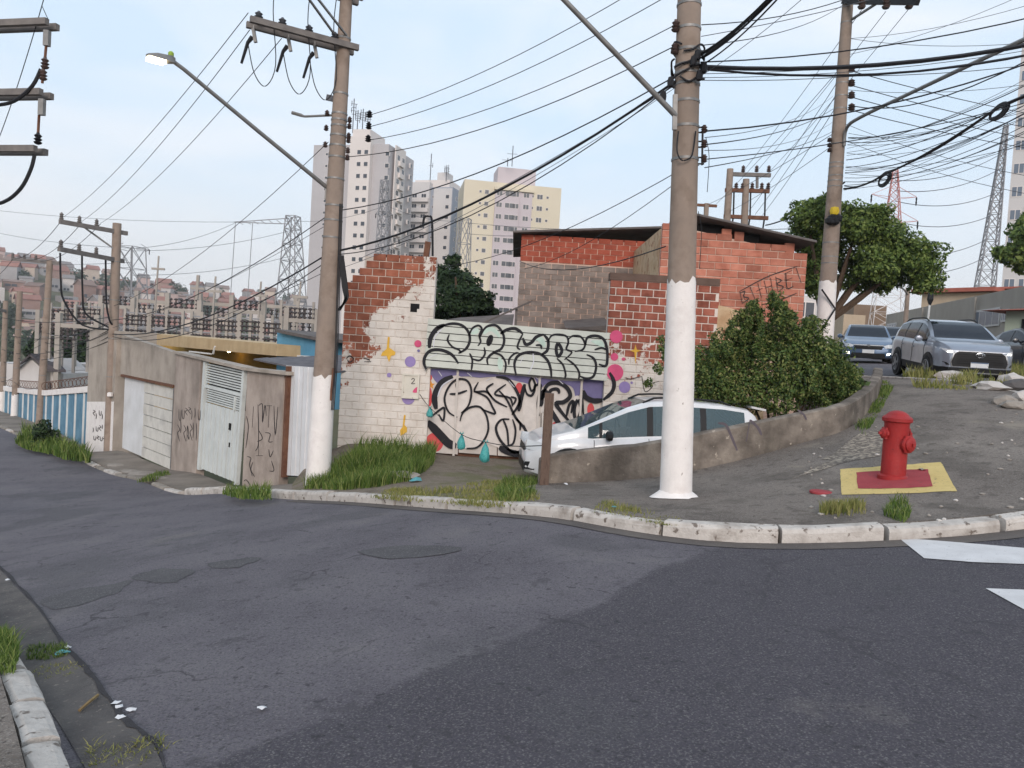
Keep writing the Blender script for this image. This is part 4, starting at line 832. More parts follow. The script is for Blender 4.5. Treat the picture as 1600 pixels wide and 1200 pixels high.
for i, (px, py) in enumerate(((1090, 86), (1100, 106), (1093, 118), (1048, 128), (1036, 150), (1084, 95))): m = MB(); c = P(px, py, 8.8); m.lathe([(.01, -.06), (.035, -.05), (.04, 0), (.03, .05), (.01, .06)], 8, c); main.part('cable_clamp', m, 'black')
m = MB()
for px, y0, y1 in ((1098, 197, 258),): m.bar(P(px, y0, 8.95), P(px-1, y1, 8.95), .02)
main.part('secondary_rack', m, 'black')
for y in (199, 207, 221, 230, 246, 256): m = MB(); m.bar(P(1086, y, 8.97), P(1100, y, 8.97), .016); main.part('rack_pin', m, 'black')
for y in (203, 226, 249): main.part('insulator', insul(P(1100, y+5, 8.95), .09, .04), 'insulator')
m = MB(); m.tube(cat_rom([P(1060, 205, 8.84), P(1058, 235, 8.82), P(1065, 250, 8.8), P(1078, 247, 8.8), P(1083, 235, 8.82), P(1087, 205, 8.84)], 6), .009, 5); main.part('jumper_cable', m, 'wire')
for px, y0, y1 in ((1107, 225, 300), (1095, 340, 420)): m = MB(); m.tube(cat_rom([P(px-4, y0-10, 8.95), P(px+1, y0+20, 8.95), P(px-2, y1, 8.95)], 4), .004, 4); main.part('loose_cable', m, 'wire')
# ---- pole with the lit lamp
b1 = P(497, 748, 13.3); b1.z = LOT(b1.x, b1.y); lit = Pole('utility_pole', 'concrete utility pole with a lit street lamp and crossarm of fuse cutouts', b1, P(541, 0, 13.3), .21, .085, 8.8, P(507, 588, 13.3).z, [P(525, y, 13.3).z for y in (60, 147, 178, 188, 197, 212, 228, 246, 280, 322, 345, 372)])
PX = lambda px, py: P(px, py, 13.3)
za = PX(545, 74).z
aL = atz(388, 34, za); aR = lit.at(za); dirA = (aL-aR).normalized(); side = dirA.cross(Vector((0, 0, 1))).normalized()
for s in (-1, 1): m = MB(); o = side*(.13*s); m.bar(aL+o, aR-dirA*.22+o, .075, .095); lit.part('crossarm', m, 'arm_wood', False)
for f in (.1, .34, .62, .9):
    q = aL.lerp(aR, f); m = insul(q+Vector((0, 0, .05)), .16, .07); lit.part('insulator', m, 'grey_wire')
for i, f in enumerate((.06, .42, .70)):
    q = aL.lerp(aR, f)+side*.12; m = MB(); m.bar(q, q+Vector((.06, 0, -.26)), .05, .05); lit.part('cutout_bracket', m, 'steel', False)
    m = MB(); m.tube([q+Vector((.0, 0, -.18)), q+Vector((-.06, -.02, -.28)), q+Vector((-.14, -.04, -.62))], [.04, .03, .022], 6); lit.part('fuse_cutout', m, 'black')
    e = q+Vector((.32, 0, .25)); m = MB(); m.tube(cat_rom([q+Vector((-.06, 0, -.3)), q+Vector((.06, 0, -.75)), q+Vector((.25, 0, -.95)), q+Vector((.40, 0, -.6)), e, e+Vector((.02, 0, .5))], 5), .008, 4); lit.part('jumper_cable', m, 'wire')
zt_ = PX(545, -2).z
for s in (-1, 1): m = MB(); o = side*(.12*s); m.bar(lit.at(zt_+.04)+dirA*.28+o, lit.at(zt_+.04)-dirA*.25+o, .075, .09); lit.part('crossarm', m, 'arm_wood', False)
for px0, py0, px1, py1 in ((527, 60, 478, 0), (545, 60, 492, 0)): m = MB(); m.bar(PX(px0, py0), P(px1, py1-8, 12.2), .03); lit.part('arm_brace', m, 'steel', False)
zt2 = 8.35
m = MB(); m.bar(lit.at(zt2)+dirA*1.9, lit.at(zt2)-dirA*.25, .08, .1); lit.part('crossarm', m, 'arm_wood', False)
arm0 = PX(511, 293); head = P(272, 97, 11.4)
m = MB(); m.tube([arm0, arm0.lerp(head, .5), P(287, 108, 11.5), head], [.036, .033, .03, .03], 10); lit.part('lamp_arm', m, 'steel')
m = MB(); m.bar(PX(512, 284), PX(510, 312), .06, .05); lit.part('arm_bracket', m, 'steel', False)
dv = (P(230, 86, 11.1)-head).normalized(); up_ = Vector((0, 0, 1)); sx = dv.cross(up_).normalized()
m = MB(); L_ = (P(230, 86, 11.1)-head).length
secs = [(0, .05, .05), (.15, .07, .07), (.3, .08, .06), (.7, .085, .05), (1, .05, .02)]
vs = []
for f, hw, hh in secs:
    c = head+dv*L_*f; vs += [c-sx*hw-up_*hh*.4, c+sx*hw-up_*hh*.4, c+sx*hw*.8+up_*hh, c-sx*hw*.8+up_*hh]
m.add(vs, [(i*4+j, i*4+(j+1) % 4, (i+1)*4+(j+1) % 4, (i+1)*4+j) for i in range(4) for j in range(4)]+[(0, 1, 2, 3), (16, 17, 18, 19)]); lh = lit.part('lamp_head', m, 'steel', False)
m = MB(); c = head+dv*L_*.66-up_*.045; m.box(c, (.13, L_*.6, .05), M=Matrix((sx, dv, sx.cross(dv))).transposed()); mk('lamp_lens', m, glow('lamp_light', (255, 238, 200), 9), lh)
m = MB(); m.lathe([(.03, 0), (.04, .02), (.04, .07), (.02, .09)], 10, head+dv*.05+up_*.05); mk('photocell', m, mat('photocell', [(150, 178, 70)], 5, .5), lh, True)
m = MB(); m.bar(PX(510, 152), PX(528, 156), .03, .1); lit.part('sign_plate', m, 'grey_wire', False)
m = MB(); m.tube([PX(522, 180), PX(476, 182), PX(470, 180), PX(456, 176)], [.02, .02, .03, .03], 6); lit.part('small_lamp', m, 'steel')
random.seed(3)
for i, y in enumerate((180, 188, 198, 203, 213, 220, 229, 236, 247)):
    z = PX(525, y).z; q = lit.at(z)+Vector(((.19 if i % 3 else -.2), -.05, 0)); lit.part('insulator', insul(q-Vector((0, 0, .04)), .1, .045), 'insulator')
for px, py in ((577, 180), (576, 198), (575, 218)): lit.part('spool_insulator', insul(P(px, py+4, 13.2), .12, .055), 'black')
m = MB(); pts = [PX(530, 440), PX(533, 475), PX(531, 500), PX(528, 520)]; 
for k_ in range(4): m2 = MB(); pts = [PX(532, 400)+Vector((.02*k_, -.1, 0)), PX(538+2*k_, 450)+Vector((0, -.1, 0)), PX(541+k_, 468)+Vector((0, -.1, 0)), PX(533-k_, 485)+Vector((0, -.1, 0))]; m2.tube(cat_rom(pts, 4), .02, 5); lit.part('cable_coil', m2, 'black')
for k_ in range(3):
    m2 = MB(); pts = [PX(533+k_*2, 320)+Vector((0, -.1, 0)), PX(529+k_*2, 460)+Vector((0, -.12, 0)), PX(526+k_*2, 560)+Vector((0, -.14, 0)), PX(521+k_*2, 640)+Vector((0, -.16, 0))]; m2.tube(cat_rom(pts, 4), .009, 5); lit.part('riser_cable', m2, 'black')
m = MB(); m.bar(PX(524, 575)+Vector((0, -.1, 0)), PX(519, 625)+Vector((0, -.1, 0)), .045, .045); lit.part('riser_pipe', m, 'rust', False)
# stand-pipe hook and meter standard on the brick wall top
hk = thing('service_mast', 'rusty service mast with a black pipe hook on the brick wall top', 'mast', P(667, 408, YF+.1))
m = MB(); m.bar(P(664, 412, YF+.08), P(669, 378, YF+.08), .11, .1); mk('mast', m, MT['rust'], hk)
m = MB(); m.tube(cat_rom([P(676, 400, YF+.05), P(675, 345, YF+.05), P(669, 338, YF+.05), P(663, 340, YF+.05), P(661, 352, YF+.05)], 5), .025, 6); mk('pipe_hook', m, MT['black'], hk, True)
# ---- right pole
zb2 = pave(8.6, 21.0); b2 = Vector((P(1284, 580, 21).x, 21.0, pave(8.6, 21))); rp = Pole('utility_pole', 'concrete utility pole wrapped in cables beside the big round tree', b2, P(1325, 0, 21), .25, .12, 13.2, P(1293, 440, 21).z, [P(1300, y, 21).z for y in (35, 108, 130, 150, 170, 225, 255, 262, 275, 283, 292, 380, 402, 412)])
RPX = lambda px, py, d=0: P(px, py, 21-d)
za2 = RPX(1325, 1).z
m = MB(); m.bar(RPX(1318, 2), RPX(1434, 3, 2.5), .12, .14); rp.part('crossarm', m, 'black', False)
m = MB(); m.bar(RPX(1327, 33), RPX(1375, 2, 1.2), .05); rp.part('arm_brace', m, 'steel', False)
for px in (1346, 1384, 1420): m = insul(RPX(px, 14, 2), .3, .1); rp.part('insulator', m, 'insulator')
for y in (110, 132, 151, 170): m = insul(RPX(1330, y+3, .1), .2, .1); rp.part('insulator', m, 'insulator')
for y in (222, 230, 238): m = insul(RPX(1296, y, .1), .12, .07); rp.part('insulator', m, 'insulator')
m = MB(); m.tube(cat_rom([RPX(1319, 228, .2), RPX(1323, 200, .3), RPX(1345, 183, 1), RPX(1430, 142, 3), RPX(1600, 62, 7), RPX(1700, 20, 9)], 4), .045, 8); rp.part('lamp_arm', m, 'steel')
m = MB(); m.lathe([(.02, -.12), (.1, -.1), (.13, 0), (.1, .1), (.02, .12)], 8, RPX(1304, 330, .25)); rp.part('signal_lamp', m, mat('lamp_yellow', [(206, 176, 40)], 4, .5))
for i in range(4): m = MB(); c = RPX(1297+4*i, 345-4*(i % 2), .28); m.lathe([(.02, -.12), (.12, -.06), (.13, .05), (.03, .12)], 7, c); rp.part('cable_clamp', m, 'black')
for a_, c_ in (((1284, 452), (1305, 482)), ((1305, 482), (1284, 515))): m = MB(); m.tube([RPX(*a_, .3), RPX(*c_, .3)], .025, 5); rp.part('guy_cable', m, 'wire')
# ---- poles going down the street on the left
def street_pole(px_t, py_t, px_b, py_b, Y, r0, r1, label, white=None, arms=(), grp=None, base_z=None):
    b_ = P(px_b, py_b, Y); b_.z = pave(b_.x, b_.y)-.02 if base_z is None else base_z
    p = Pole('utility_pole', label, b_, P(px_t, py_t, Y), r0, r1, P(px_t, py_t, Y).z, white, [P(px_t, y, Y).z for y in range(int(py_t)+60, int(py_b)-60, 60)], grp)
    for (x0, y0, x1, y1, nn_) in arms:
        z = P(x1, y1, Y).z; R_ = p.at(z); L_ = atz(x0, y0, z) if abs(ray(x0, y0).z) > .02 else P(x0, y0, Y); 
        if not (Y*.6 < L_.y < Y*1.3): L_ = P(x0, y0, Y*.93)
        d = (L_-R_).normalized(); m = MB(); m.bar(L_, R_-d*.35, .1, .13); p.part('crossarm', m, 'arm_wood', False)
        for k_ in range(nn_): q = L_.lerp(R_, .03+.3*k_); p.part('insulator', insul(q+Vector((0, 0, .06)), .22, .07), 'arm_wood')
    return p
lp1 = street_pole(183, 349, 171, 697, 24.6, .17, .13, 'grey concrete pole with two crossarms before the garage corner pillar', None, [(93, 346, 183, 362, 3), (92, 389, 182, 406, 3)])
m = MB(); m.bar(P(127, 352, 24), P(177, 388, 24.5), .05); lp1.part('arm_brace', m, 'steel', False)
for px, y0, y1, y2 in ((94, 395, 470, 490), (128, 392, 490, 497), (165, 400, 500, 505)): m = MB(); m.tube(cat_rom([P(px, y0, 24.2), P(px+1, y1-30, 24.2), P(px+6, y1, 24.3), P(px+35 if px < 150 else 176, 508, 24.5), P(176, 515, 24.5)], 4), .03, 5); lp1.part('drop_cable', m, 'black')
m = MB(); m.lathe([(.05, 0), (.09, .02), (.09, .12), (.05, .14)], 8, P(172, 620, 24.3)); lp1.part('junction_box', m, 'lime_white')
lp2 = street_pole(78, 407, 61, 690, 33, .16, .12, 'tall pole with one crossarm rising over the blue yard wall', None, [(18, 405, 80, 410, 3)])
lp3 = street_pole(31, 455, 22, 668, 37, .16, .12, 'white footed pole standing before the white coping of the far yard wall', P(24, 617, 37).z)
lp4 = street_pole(9, 470, 2, 660, 41, .16, .12, 'pole with a yellow cable mark beyond the white footed pole', P(3, 612, 41).z, [(-25, 478, 9, 486, 2)])
# ---- crossarms of the pole on the near left pavement (its shaft is out of frame)
bl_ = Vector((-9.2, 11.2, pave(-9.2, 11.2))); np_ = Pole('utility_pole', 'near pole with stacked grey crossarms and insulator strings over the road', bl_, bl_+Vector((-.05, 0, 9)), .2, .12, bl_.z+11)
for (px, py, zz) in ((82, 38, None), (73, 147, None), (64, 235, None)):
    e = P(px, py, 10.6); R_ = np_.at(e.z); d = (e-R_).normalized(); sd_ = d.cross(Vector((0, 0, 1))).normalized()
    for s in (-1, 1): m = MB(); m.bar(e+sd_*.09*s, R_-d*.3+sd_*.09*s, .07, .085); np_.part('crossarm', m, 'arm_wood', False)
m = MB()
for px, y0, y1, mt in ((74, 48, 72, 'steel'), (66, 155, 180, 'steel')): m = MB(); m.bar(P(px, y0, 10.5), P(px-1, y1, 10.5), .07); np_.part('hanger', m, mt, False)
for px, y1 in ((70, 108), (67, 126), (59, 226)): np_.part('insulator', insul(P(px, y1, 10.5), .16, .055), 'black' if px < 66 else 'insulator')
for y0, y1, px in ((72, 95, 72), (180, 218, 61), (106, 130, 68)): m = MB(); m.tube([P(px, y0, 10.5), P(px-2, y1, 10.5)], .018, 5); np_.part('rod', m, 'rust')
for pts in ([(64, 108), (50, 135), (22, 158), (-10, 165), (-60, 170)], [(54, 242), (48, 265), (32, 295), (5, 316), (-40, 325)]): m = MB(); m.tube(cat_rom([P(a_, c_, 10.5) for a_, c_ in pts], 4), .024, 6); np_.part('drop_cable', m, 'black')
# ---- H-frame behind the red house
hf = thing('h_frame_pole', 'two post transformer frame with rusty crossarms behind the brick house', 'utility pole', Vector((P(1150, 400, 34).x, 34, 2.2)))
for (x0, y0, x1, y1) in ((1141, 264, 1132, 420), (1166, 280, 1164, 420)): m = MB(); a_ = P(x1, y1, 34); a_.z = 2.0; m.tube([a_, P(x0, y0, 34)], [.2, .14], 10); mk('post', m, MT['concrete_pole'], hf, True)
for (x0, y0, x1, y1, mt) in ((1138, 272, 1204, 274, 'arm_wood'), (1133, 297, 1202, 299, 'rust'), (1131, 338, 1200, 341, 'rust')): m = MB(); m.bar(P(x0, y0, 34), P(x1, y1, 34), .14, .16); mk('crossarm', m, MT[mt], hf)
for px, py in ((1161, 269), (1182, 269), (1201, 269), (1150, 296), (1160, 296), (1175, 296), (1190, 296), (1200, 296)): mk('insulator', insul(P(px, py, 34), .3, .1), MT['insulator'], hf, True)
for px in (1147, 1173, 1196): m = MB(); m.tube([P(px, 300, 34), P(px-1, 338, 34), P(px-5, 365, 34)], .04, 5); mk('drop_cable', m, MT['black'], hf)
m = MB(); m.bar(P(1183, 277, 34), P(1183, 294, 34), .1); mk('post', m, MT['arm_wood'], hf)
h2 = thing('small_pole', 'distant pole top with a rusty crossarm left of the transformer frame', 'utility pole', Vector((P(1104, 345, 40).x, 40, 2.2)))
m = MB(); a_ = P(1103, 420, 40); a_.z = 2; m.tube([a_, P(1104, 318, 40)], .13, 8); mk('post', m, MT['concrete_pole'], h2); m = MB(); m.bar(P(1086, 320, 40), P(1120, 322, 40), .13); mk('crossarm', m, MT['rust'], h2)
# ---- wires
RPt = lambda y: rp.at(RPX(1310, y).z)
G = {'pp': ('wire strung between the pole with the lit lamp and the white-based pole', 'wires between the lit lamp pole and the white-based pole'),
     'dn': ('wire running down the street from the lit lamp pole', 'wires down the street'),
     'far': ('wire between the far poles down the street', 'wires between the far street poles'),
     'rt': ('wire running right from the cable wrapped pole', 'wires right of the cable wrapped pole'),
     'mr': ('wire from the white-based pole toward the right street', 'wires from the white-based pole to the right'),
     'hf': ('wire from the transformer frame to the cable wrapped pole', 'wires of the transformer frame'),
     'tl': ('wire above the near left pole arms', 'wires at the near left pole'),
     'hv': ('high voltage line far behind the roofs', 'high voltage lines')}
def wr_(k_, a, b_, sag=.1, r=.006, mt='wire', mids=()):
    ad = 'pale grey ' if k_ == 'hv' else 'heavy black ' if r >= .02 else 'medium black ' if r >= .011 and k_ not in ('far', 'hv') else 'pale grey ' if mt == 'grey_wire' else 'fine dark '
    return wire(a, b_, sag, r, ad+G[k_][0], ad+G[k_][1], mt, mids)
TOP = lambda y, dx=0: main.at(P(1070, y, 9).z)+Vector((-.14+dx, -.05, 0))
wr_('pp', P(577, 180, 13.2), TOP(-52), .18); wr_('pp', P(577, 198, 13.2), TOP(-12), .18); wr_('pp', P(576, 219, 13.2), TOP(41), .2); wr_('pp', PX(545, 245), TOP(74), .25, .007)
wr_('pp', TOP(122), PX(536, 328), .25, .009); wr_('pp', TOP(130), PX(528, 392), .3, .018); wr_('pp', TOP(133), PX(526, 398), .42, .008); wr_('pp', TOP(136), PX(560, 405), .1, .005, 'grey_wire')
wr_('pp', TOP(140), PX(530, 420), .2, .004, 'grey_wire'); wr_('pp', P(1090, 250, 8.95), P(680, 418, YF), .25, .006); wr_('pp', P(1092, 258, 8.95), P(820, 420, 18), .2, .006); wr_('pp', P(1040, 385, 9), P(812, 408, 20), .25, .008)
for (x0, y0, x1, y1, r, sag) in ((388, 20, 98, 340, .007, .3), (390, 47, 128, 346, .007, .3), (440, 60, 157, 349, .007, .3), (513, 222, 178, 478, .008, .35), (522, 330, 176, 500, .01, .4), (520, 392, 176, 522, .016, .45), (524, 400, 176, 526, .01, .6), (518, 420, 176, 530, .006, .3), (522, 345, 176, 512, .005, .2)):
    wr_('dn', P(x0, y0, 11.9 if y0 < 70 else 13.2), P(x1, y1, 24.3), sag, r)
for (x0, y0, Y0, x1, y1, Y1) in ((98, 342, 24, 20, 405, 32), (128, 348, 24, 42, 407, 32), (157, 350, 24, 62, 408, 33), (176, 500, 24.5, 72, 520, 33), (176, 512, 24.5, 70, 535, 33), (176, 522, 24.5, 70, 548, 33), (176, 530, 24.5, 28, 560, 37), (70, 520, 33, 28, 535, 37), (70, 548, 33, 5, 565, 41), (28, 540, 37, 0, 550, 44), (20, 405, 32, -30, 440, 41), (176, 505, 24.5, 20, 525, 37), (176, 516, 24.5, 24, 552, 37), (70, 535, 33, 2, 545, 41), (176, 495, 24.5, -20, 490, 40), (70, 528, 33, -10, 520, 45), (28, 585, 37, -20, 590, 45), (70, 600, 33, 20, 595, 37)):
    wr_('far', P(x0, y0, Y0), P(x1, y1, Y1), .3, .011)
wr_('tl', P(68, 0, 10.5), P(-8, 232, 12), .1, .006); wr_('tl', P(66, 10, 10.5), P(75, 30, 10.5), .0, .005); wr_('tl', P(68, 0, 10.5), P(110, -120, 9), 0, .006)
# to the right
E_ = lambda px, py, Y=9.5: P(px, py, Y)
MR = lambda y: main.at(P(1070, y, 9).z)+Vector((.13, -.08, 0))
for (y0, x1, y1, Y1, r, sag) in ((42, 1400, -35, 12, .006, .15), (74, 1325, 2, 20.9, .006, .2), (100, 1900, -60, 9.5, .008, .25), (107, 1900, -8, 9.5, .026, .3), (110, 1900, 0, 9.5, .014, .38), (118, 1900, 5, 9.5, .004, .2), (124, 1900, 15, 9.5, .004, .2), (205, 1900, -30, 9.5, .009, .35), (249, 1900, 55, 12, .006, .3), (262, 1302, 205, 20.8, .006, .1), (226, 1302, 170, 20.8, .007, .15)):
    wr_('mr', MR(y0) if y0 < 200 else P(1101, y0, 8.95), P(x1, y1, Y1), sag, r, 'wire' if r > .005 else 'grey_wire')
for dx, r in ((0, .022), (.02, .014), (-.03, .012), (.05, .01)): wr_('mr', MR(88)+Vector((dx, 0, -abs(dx)*2)), P(1340+dx*120, -160, 5.2), .12, r)
wr_('mr', MR(122), P(1420, -160, 6), .1, .004, 'grey_wire')
RQ = lambda y, d=0: RPX(1335-(y-100)*.085, y, .1)
for y0, x1, y1, Y1, r, sag in ((112, 1800, 200, 34, .012, .3), (134, 1800, 222, 34, .012, .3), (152, 1800, 238, 34, .012, .3), (172, 1800, 250, 34, .012, .3),
        (165, 1850, -55, 9, .012, .6), (215, 1850, -10, 10, .01, .5), (222, 1850, 18, 10, .009, .5), (250, 1850, 0, 10, .01, .4), (262, 1850, 22, 10, .008, .4), (266, 1850, 30, 10, .008, .5), (270, 1850, 40, 10, .008, .4), (278, 1850, 55, 10, .007, .5), (284, 1850, 66, 10, .008, .5), (290, 1850, 82, 11, .007, .4), (296, 1850, 100, 12, .006, .4)):
    wr_('rt', RQ(y0), P(x1, y1, Y1), sag, r)
random.seed(44)
for i in range(14): wr_('rt', RQ(random.uniform(205, 298)), P(1850, random.uniform(-40, 150), random.uniform(9, 14)), random.uniform(.25, .7), .0055, random.choice(('wire', 'grey_wire')))
for x0, y0, x1, y1 in ((1330, 60, 1800, -60), (1328, 85, 1800, -110), (1326, 60, 1800, 40), (1320, 140, 1800, 95), (1312, 190, 1800, 300), (1310, 215, 1800, 330)): wr_('rt', RPX(x0, y0), P(x1, y1, 16), .3, .0065, 'grey_wire')
for y0, x1, y1 in ((60, 1800, -160), (112, 1800, 70), (128, 1800, 40), (215, 1302, 150), (235, 1302, 190)): wr_('mr', MR(y0) if y0 < 200 else P(1101, y0, 8.95), P(x1, y1, 20.8 if x1 == 1302 else 10), .2, .0045, 'grey_wire')
q0 = RQ(295); q1 = P(1383, 272, 18); q2 = P(1562, 166, 12); q3 = P(1850, 10, 8)
wr_('rt', q0, q3, .08, .026, 'wire', (q1, q2)); wr_('rt', q0+Vector((0, 0, .08)), q3+Vector((0, 0, .1)), .14, .012, 'wire', (q1+Vector((0, 0, .05)), q2))
for c, r0_, Y_ in ((q1, .2, 18), (q2, .2, 12)):
    d = (q2-q1).normalized(); u_ = Vector((0, 0, 1))
    cc = thing('cable_coil', 'slack loop of black cable on the bundle nearer the tree' if Y_ == 18 else 'slack loop of black cable high on the bundle beside the grey tower', 'cable', c)
    for k_ in range(3):
        m = MB(); pts = [c+d*(.42*math.cos(a_)*(1-.12*k_))*(Y_/15)+u_*(.13*math.sin(a_)*(1-.2*k_)-.1)*(Y_/15)+Vector((0, .03*k_, 0)) for a_ in [i*math.pi/6 for i in range(13)]]; m.tube(cat_rom(pts, 3), .02, 5); mk('loop', m, MT['wire'], cc)
wr_('rt', RQ(285), P(1196, 352, 36), .2, .03)
for (x0, y0, x1, y1) in ((1346, 16, 1161, 268), (1384, 18, 1182, 268), (1420, 14, 1203, 268), (1308, 112, 1120, 318), (1306, 132, 1170, 330), (1304, 152, 1180, 335), (1303, 172, 1190, 338), (1297, 230, 1140, 330), (1300, 210, 1105, 320)):
    wr_('hf', RPX(x0, y0), P(x1, y1, 34), .1, .010, 'grey_wire')
for (x0, y0, x1, y1, Y_, Y2) in ((366, 347, -60, 322, 120, 150), (458, 345, 600, 322, 120, 112), (206, 388, 366, 349, 105, 120), (206, 392, 455, 360, 105, 120), (206, 410, -60, 400, 105, 150), (601, 320, 727, 345, 112, 118), (727, 348, 1386, 352, 118, 62), (1399, 282, 1568, 238, 62, 75), (1399, 298, 1566, 262, 62, 75), (1398, 314, 1560, 300, 62, 75), (1396, 345, 1553, 335, 62, 75), (1392, 395, 1546, 372, 62, 75), (1390, 425, 1543, 400, 62, 75), (727, 365, 1100, 345, 118, 70), (206, 430, 455, 400, 105, 120), (206, 388, -60, 350, 105, 150)):
    wr_('hv', P(x0, y0, Y_), P(x1, y1, Y2), .8, .03, 'grey_wire')
# ================================================================== background: towers, pylons, substation, hillside
mat('tower_grey', [(172, 168, 170), (184, 180, 182)], .08, .9, streak=.1, grime=(150, 146, 148)); mat('tower_white', [(206, 198, 194), (216, 208, 204)], .08, .9); mat('tower_mid', [(140, 146, 158), (152, 158, 170)], .08, .9)
mat('tower_pale', [(190, 186, 186), (204, 200, 198)], .08, .9); mat('tower_yellow', [(202, 192, 172), (212, 202, 182)], .08, .9, streak=.08, grime=(190, 176, 146)); mat('tower_lilac', [(184, 174, 178), (196, 186, 190)], .08, .9)
glass('pane_dark', (58, 62, 70), .25); glass('pane_blue', (96, 106, 120), .2)
def wmesh(wd, ht, frame='tower_white', pane='pane_dark', n=2):
    m = MB(); m.bb(-wd/2, wd/2, -.04, .3, -ht/2, ht/2); m.cur = 1; e = .09
    for i in range(n): x0 = -wd/2+e+(wd-e)*i/n; m.bb(x0, x0+(wd-e)/n-e, -.05, -.041, -ht/2+e, ht/2-e)
    return data('window', m, [MT[frame], MT[pane]])
def bmesh_balc(wd, ht=1.0):
    m = MB(); m.bb(-wd/2, wd/2, -.9, .2, -.1, ht); return data('balcony', m, MT['tower_white'])
WS = wmesh(1.1, 1.1, n=1); WM = wmesh(1.5, 1.25); WL = wmesh(2.3, 1.3); WT = wmesh(.7, .7, n=1); WR = wmesh(1.2, 1.3, 'tower_white', 'pane_blue', 2)
class Tower:
    def __init__(s, label, A, B, depth, z0, z1, wall, name='apartment_tower', group=None):
        s.A = Vector(A); s.B = Vector(B); s.u = (s.B-s.A).normalized(); s.n = Vector((s.u.y, -s.u.x)); s.yaw = math.atan2(s.u.y, s.u.x); s.z1 = z1
        s.o = thing(name, label, 'building', (s.A.x, s.A.y, z0), group); s.z0 = z0; s.block(0, (s.B-s.A).length, 0, depth, z0, z1, wall)
    def p(s, u, d, z): q = s.A+s.u*u-s.n*d; return Vector((q.x, q.y, z))
    def block(s, u0, u1, d0, d1, z0, z1, mt, name='wall'):
        m = MB(); m.ext([s.p(u0, d0, z0), s.p(u1, d0, z0), s.p(u1, d1, z0), s.p(u0, d1, z0)], (0, 0, z1-z0)); return mk(name, m, MT[mt], s.o)
    def upx(s, px, py=400, d=0): q = hit(px, py, s.p(0, d, 0), Vector((s.n.x, s.n.y, 0))); return (Vector((q.x, q.y))-s.A).dot(s.u)
    def win(s, me, u, z, d=0, name='window'): return inst(name, me, s.p(u, d, z), s.o, s.yaw)
    def col(s, me, u, zs, d=0, name='window'):
        for z in zs: s.win(me, u, z, d, name)
    def side(s, me, d, zs, u1, name='window'):      # windows on the right side face
        for z in zs: inst(name, me, s.p(u1, d, z), s.o, s.yaw+math.pi/2)
def xy(px, py, Y): q = P(px, py, Y); return (q.x, q.y)
def floors(top, pitch, n): return [top-pitch*i for i in range(n)]
# grey tower with white stair core
zt_ = P(545, 230, 185).z; T = Tower('tall grey apartment tower with a white stair core and antennas on top', xy(487, 300, 185), xy(604, 300, 180), 15, -11, zt_, 'tower_grey')
u0, u1 = T.upx(543), T.upx(575); T.block(u0, u1, -1.6, 8, -11, zt_+1.5, 'tower_white', 'stair_core'); T.block(T.upx(545), T.upx(572), -1.2, 7, zt_+1.5, P(560, 208, 184).z, 'tower_white', 'water_tank')
ue = T.upx(604)
fl_ = floors(zt_-2.2, 2.75, 17)
for px in (508, 503): T.col(WS if px > 505 else WT, T.upx(px), fl_)
for px in (553, 564): T.col(WS, T.upx(px, d=-1.6), fl_, -1.6)
T.col(WS, T.upx(597), fl_)
sd0 = 13.0
T.block(ue-.3, ue+.0, 2.2, 8, -11, zt_+.4, 'tower_white', 'balcony_bay'); BAL = bmesh_balc(2.6)
T.side(WM, 3.8, fl_, ue+.0); T.side(WM, 6.6, fl_, ue+.0); T.side(BAL, 5.2, [z-1.7 for z in fl_], ue-.4, 'balcony'); T.side(WS, 11.5, fl_, ue)
def mast(p, h, r, name, par, n=4):
    m = MB(); m.tube([p, p+Vector((0, 0, h))], r, 5)
    for i in range(n): z = h*(.55+.4*i/n); m.bar(p+Vector((-.5-.2*(i % 2), 0, z)), p+Vector((.5+.3*(i % 2), .2, z)), .09); m.bar(p+Vector((.5*(-1)**i, 0, z-.5)), p+Vector((.5*(-1)**i, 0, z+.7)), .14)
    return mk(name, m, MT['grey_wire'], par)
zc = P(560, 208, 184).z
for px, py1 in ((551, 152), (558, 170), (566, 168), (574, 172)): q = P(px, 206, 183); q.z = zc-.3; mast(q, P(px, py1, 183).z-zc, .12, 'antenna', T.o)
# mid tower
zt2 = P(660, 292, 212).z; T2 = Tower('slate and white apartment tower with stacked balconies between two towers', xy(629, 400, 214), xy(702, 400, 210), 14, -11, zt2, 'tower_mid')
f2 = floors(zt2-2.6, 2.75, 16); ub0, ub1 = T2.upx(637), T2.upx(668)
T2.block(ub0, ub1, -1.2, 6, -11, zt2+1.2, 'tower_pale', 'balcony_bay'); T2.block(T2.upx(640), T2.upx(694), 1, 9, zt2, P(660, 278, 211).z, 'tower_white', 'penthouse'); T2.block(T2.upx(672), T2.upx(688), 2, 6, P(660, 278, 211).z, P(680, 266, 211).z, 'tower_pale', 'water_tank')
B2 = bmesh_balc(ub1-ub0); 
for z in f2: T2.win(B2, (ub0+ub1)/2, z-1.6, -1.25, 'balcony'); T2.win(WM, ub0+(ub1-ub0)*.28, z, -1.2); T2.win(WM, ub0+(ub1-ub0)*.74, z, -1.2)
T2.col(WT, T2.upx(672), f2); T2.col(WT, T2.upx(633), f2); T2.block(T2.upx(672.5), T2.upx(701), -.15, 4, -11, zt2-.3, 'tower_pale', 'wall'); T2.col(WS, T2.upx(694, d=-.15), f2, -.15)
T2.side(WS, 3, f2, T2.upx(702)); T2.side(WS, 8, f2, T2.upx(702))
for px, py1 in ((640, 254), (697, 258), (672, 240)): q = P(px, 282, 211); q.z = P(660, 279, 211).z-.3; mast(q, P(px, py1, 211).z-q.z, .12, 'antenna', T2.o, 5 if px != 672 else 1)
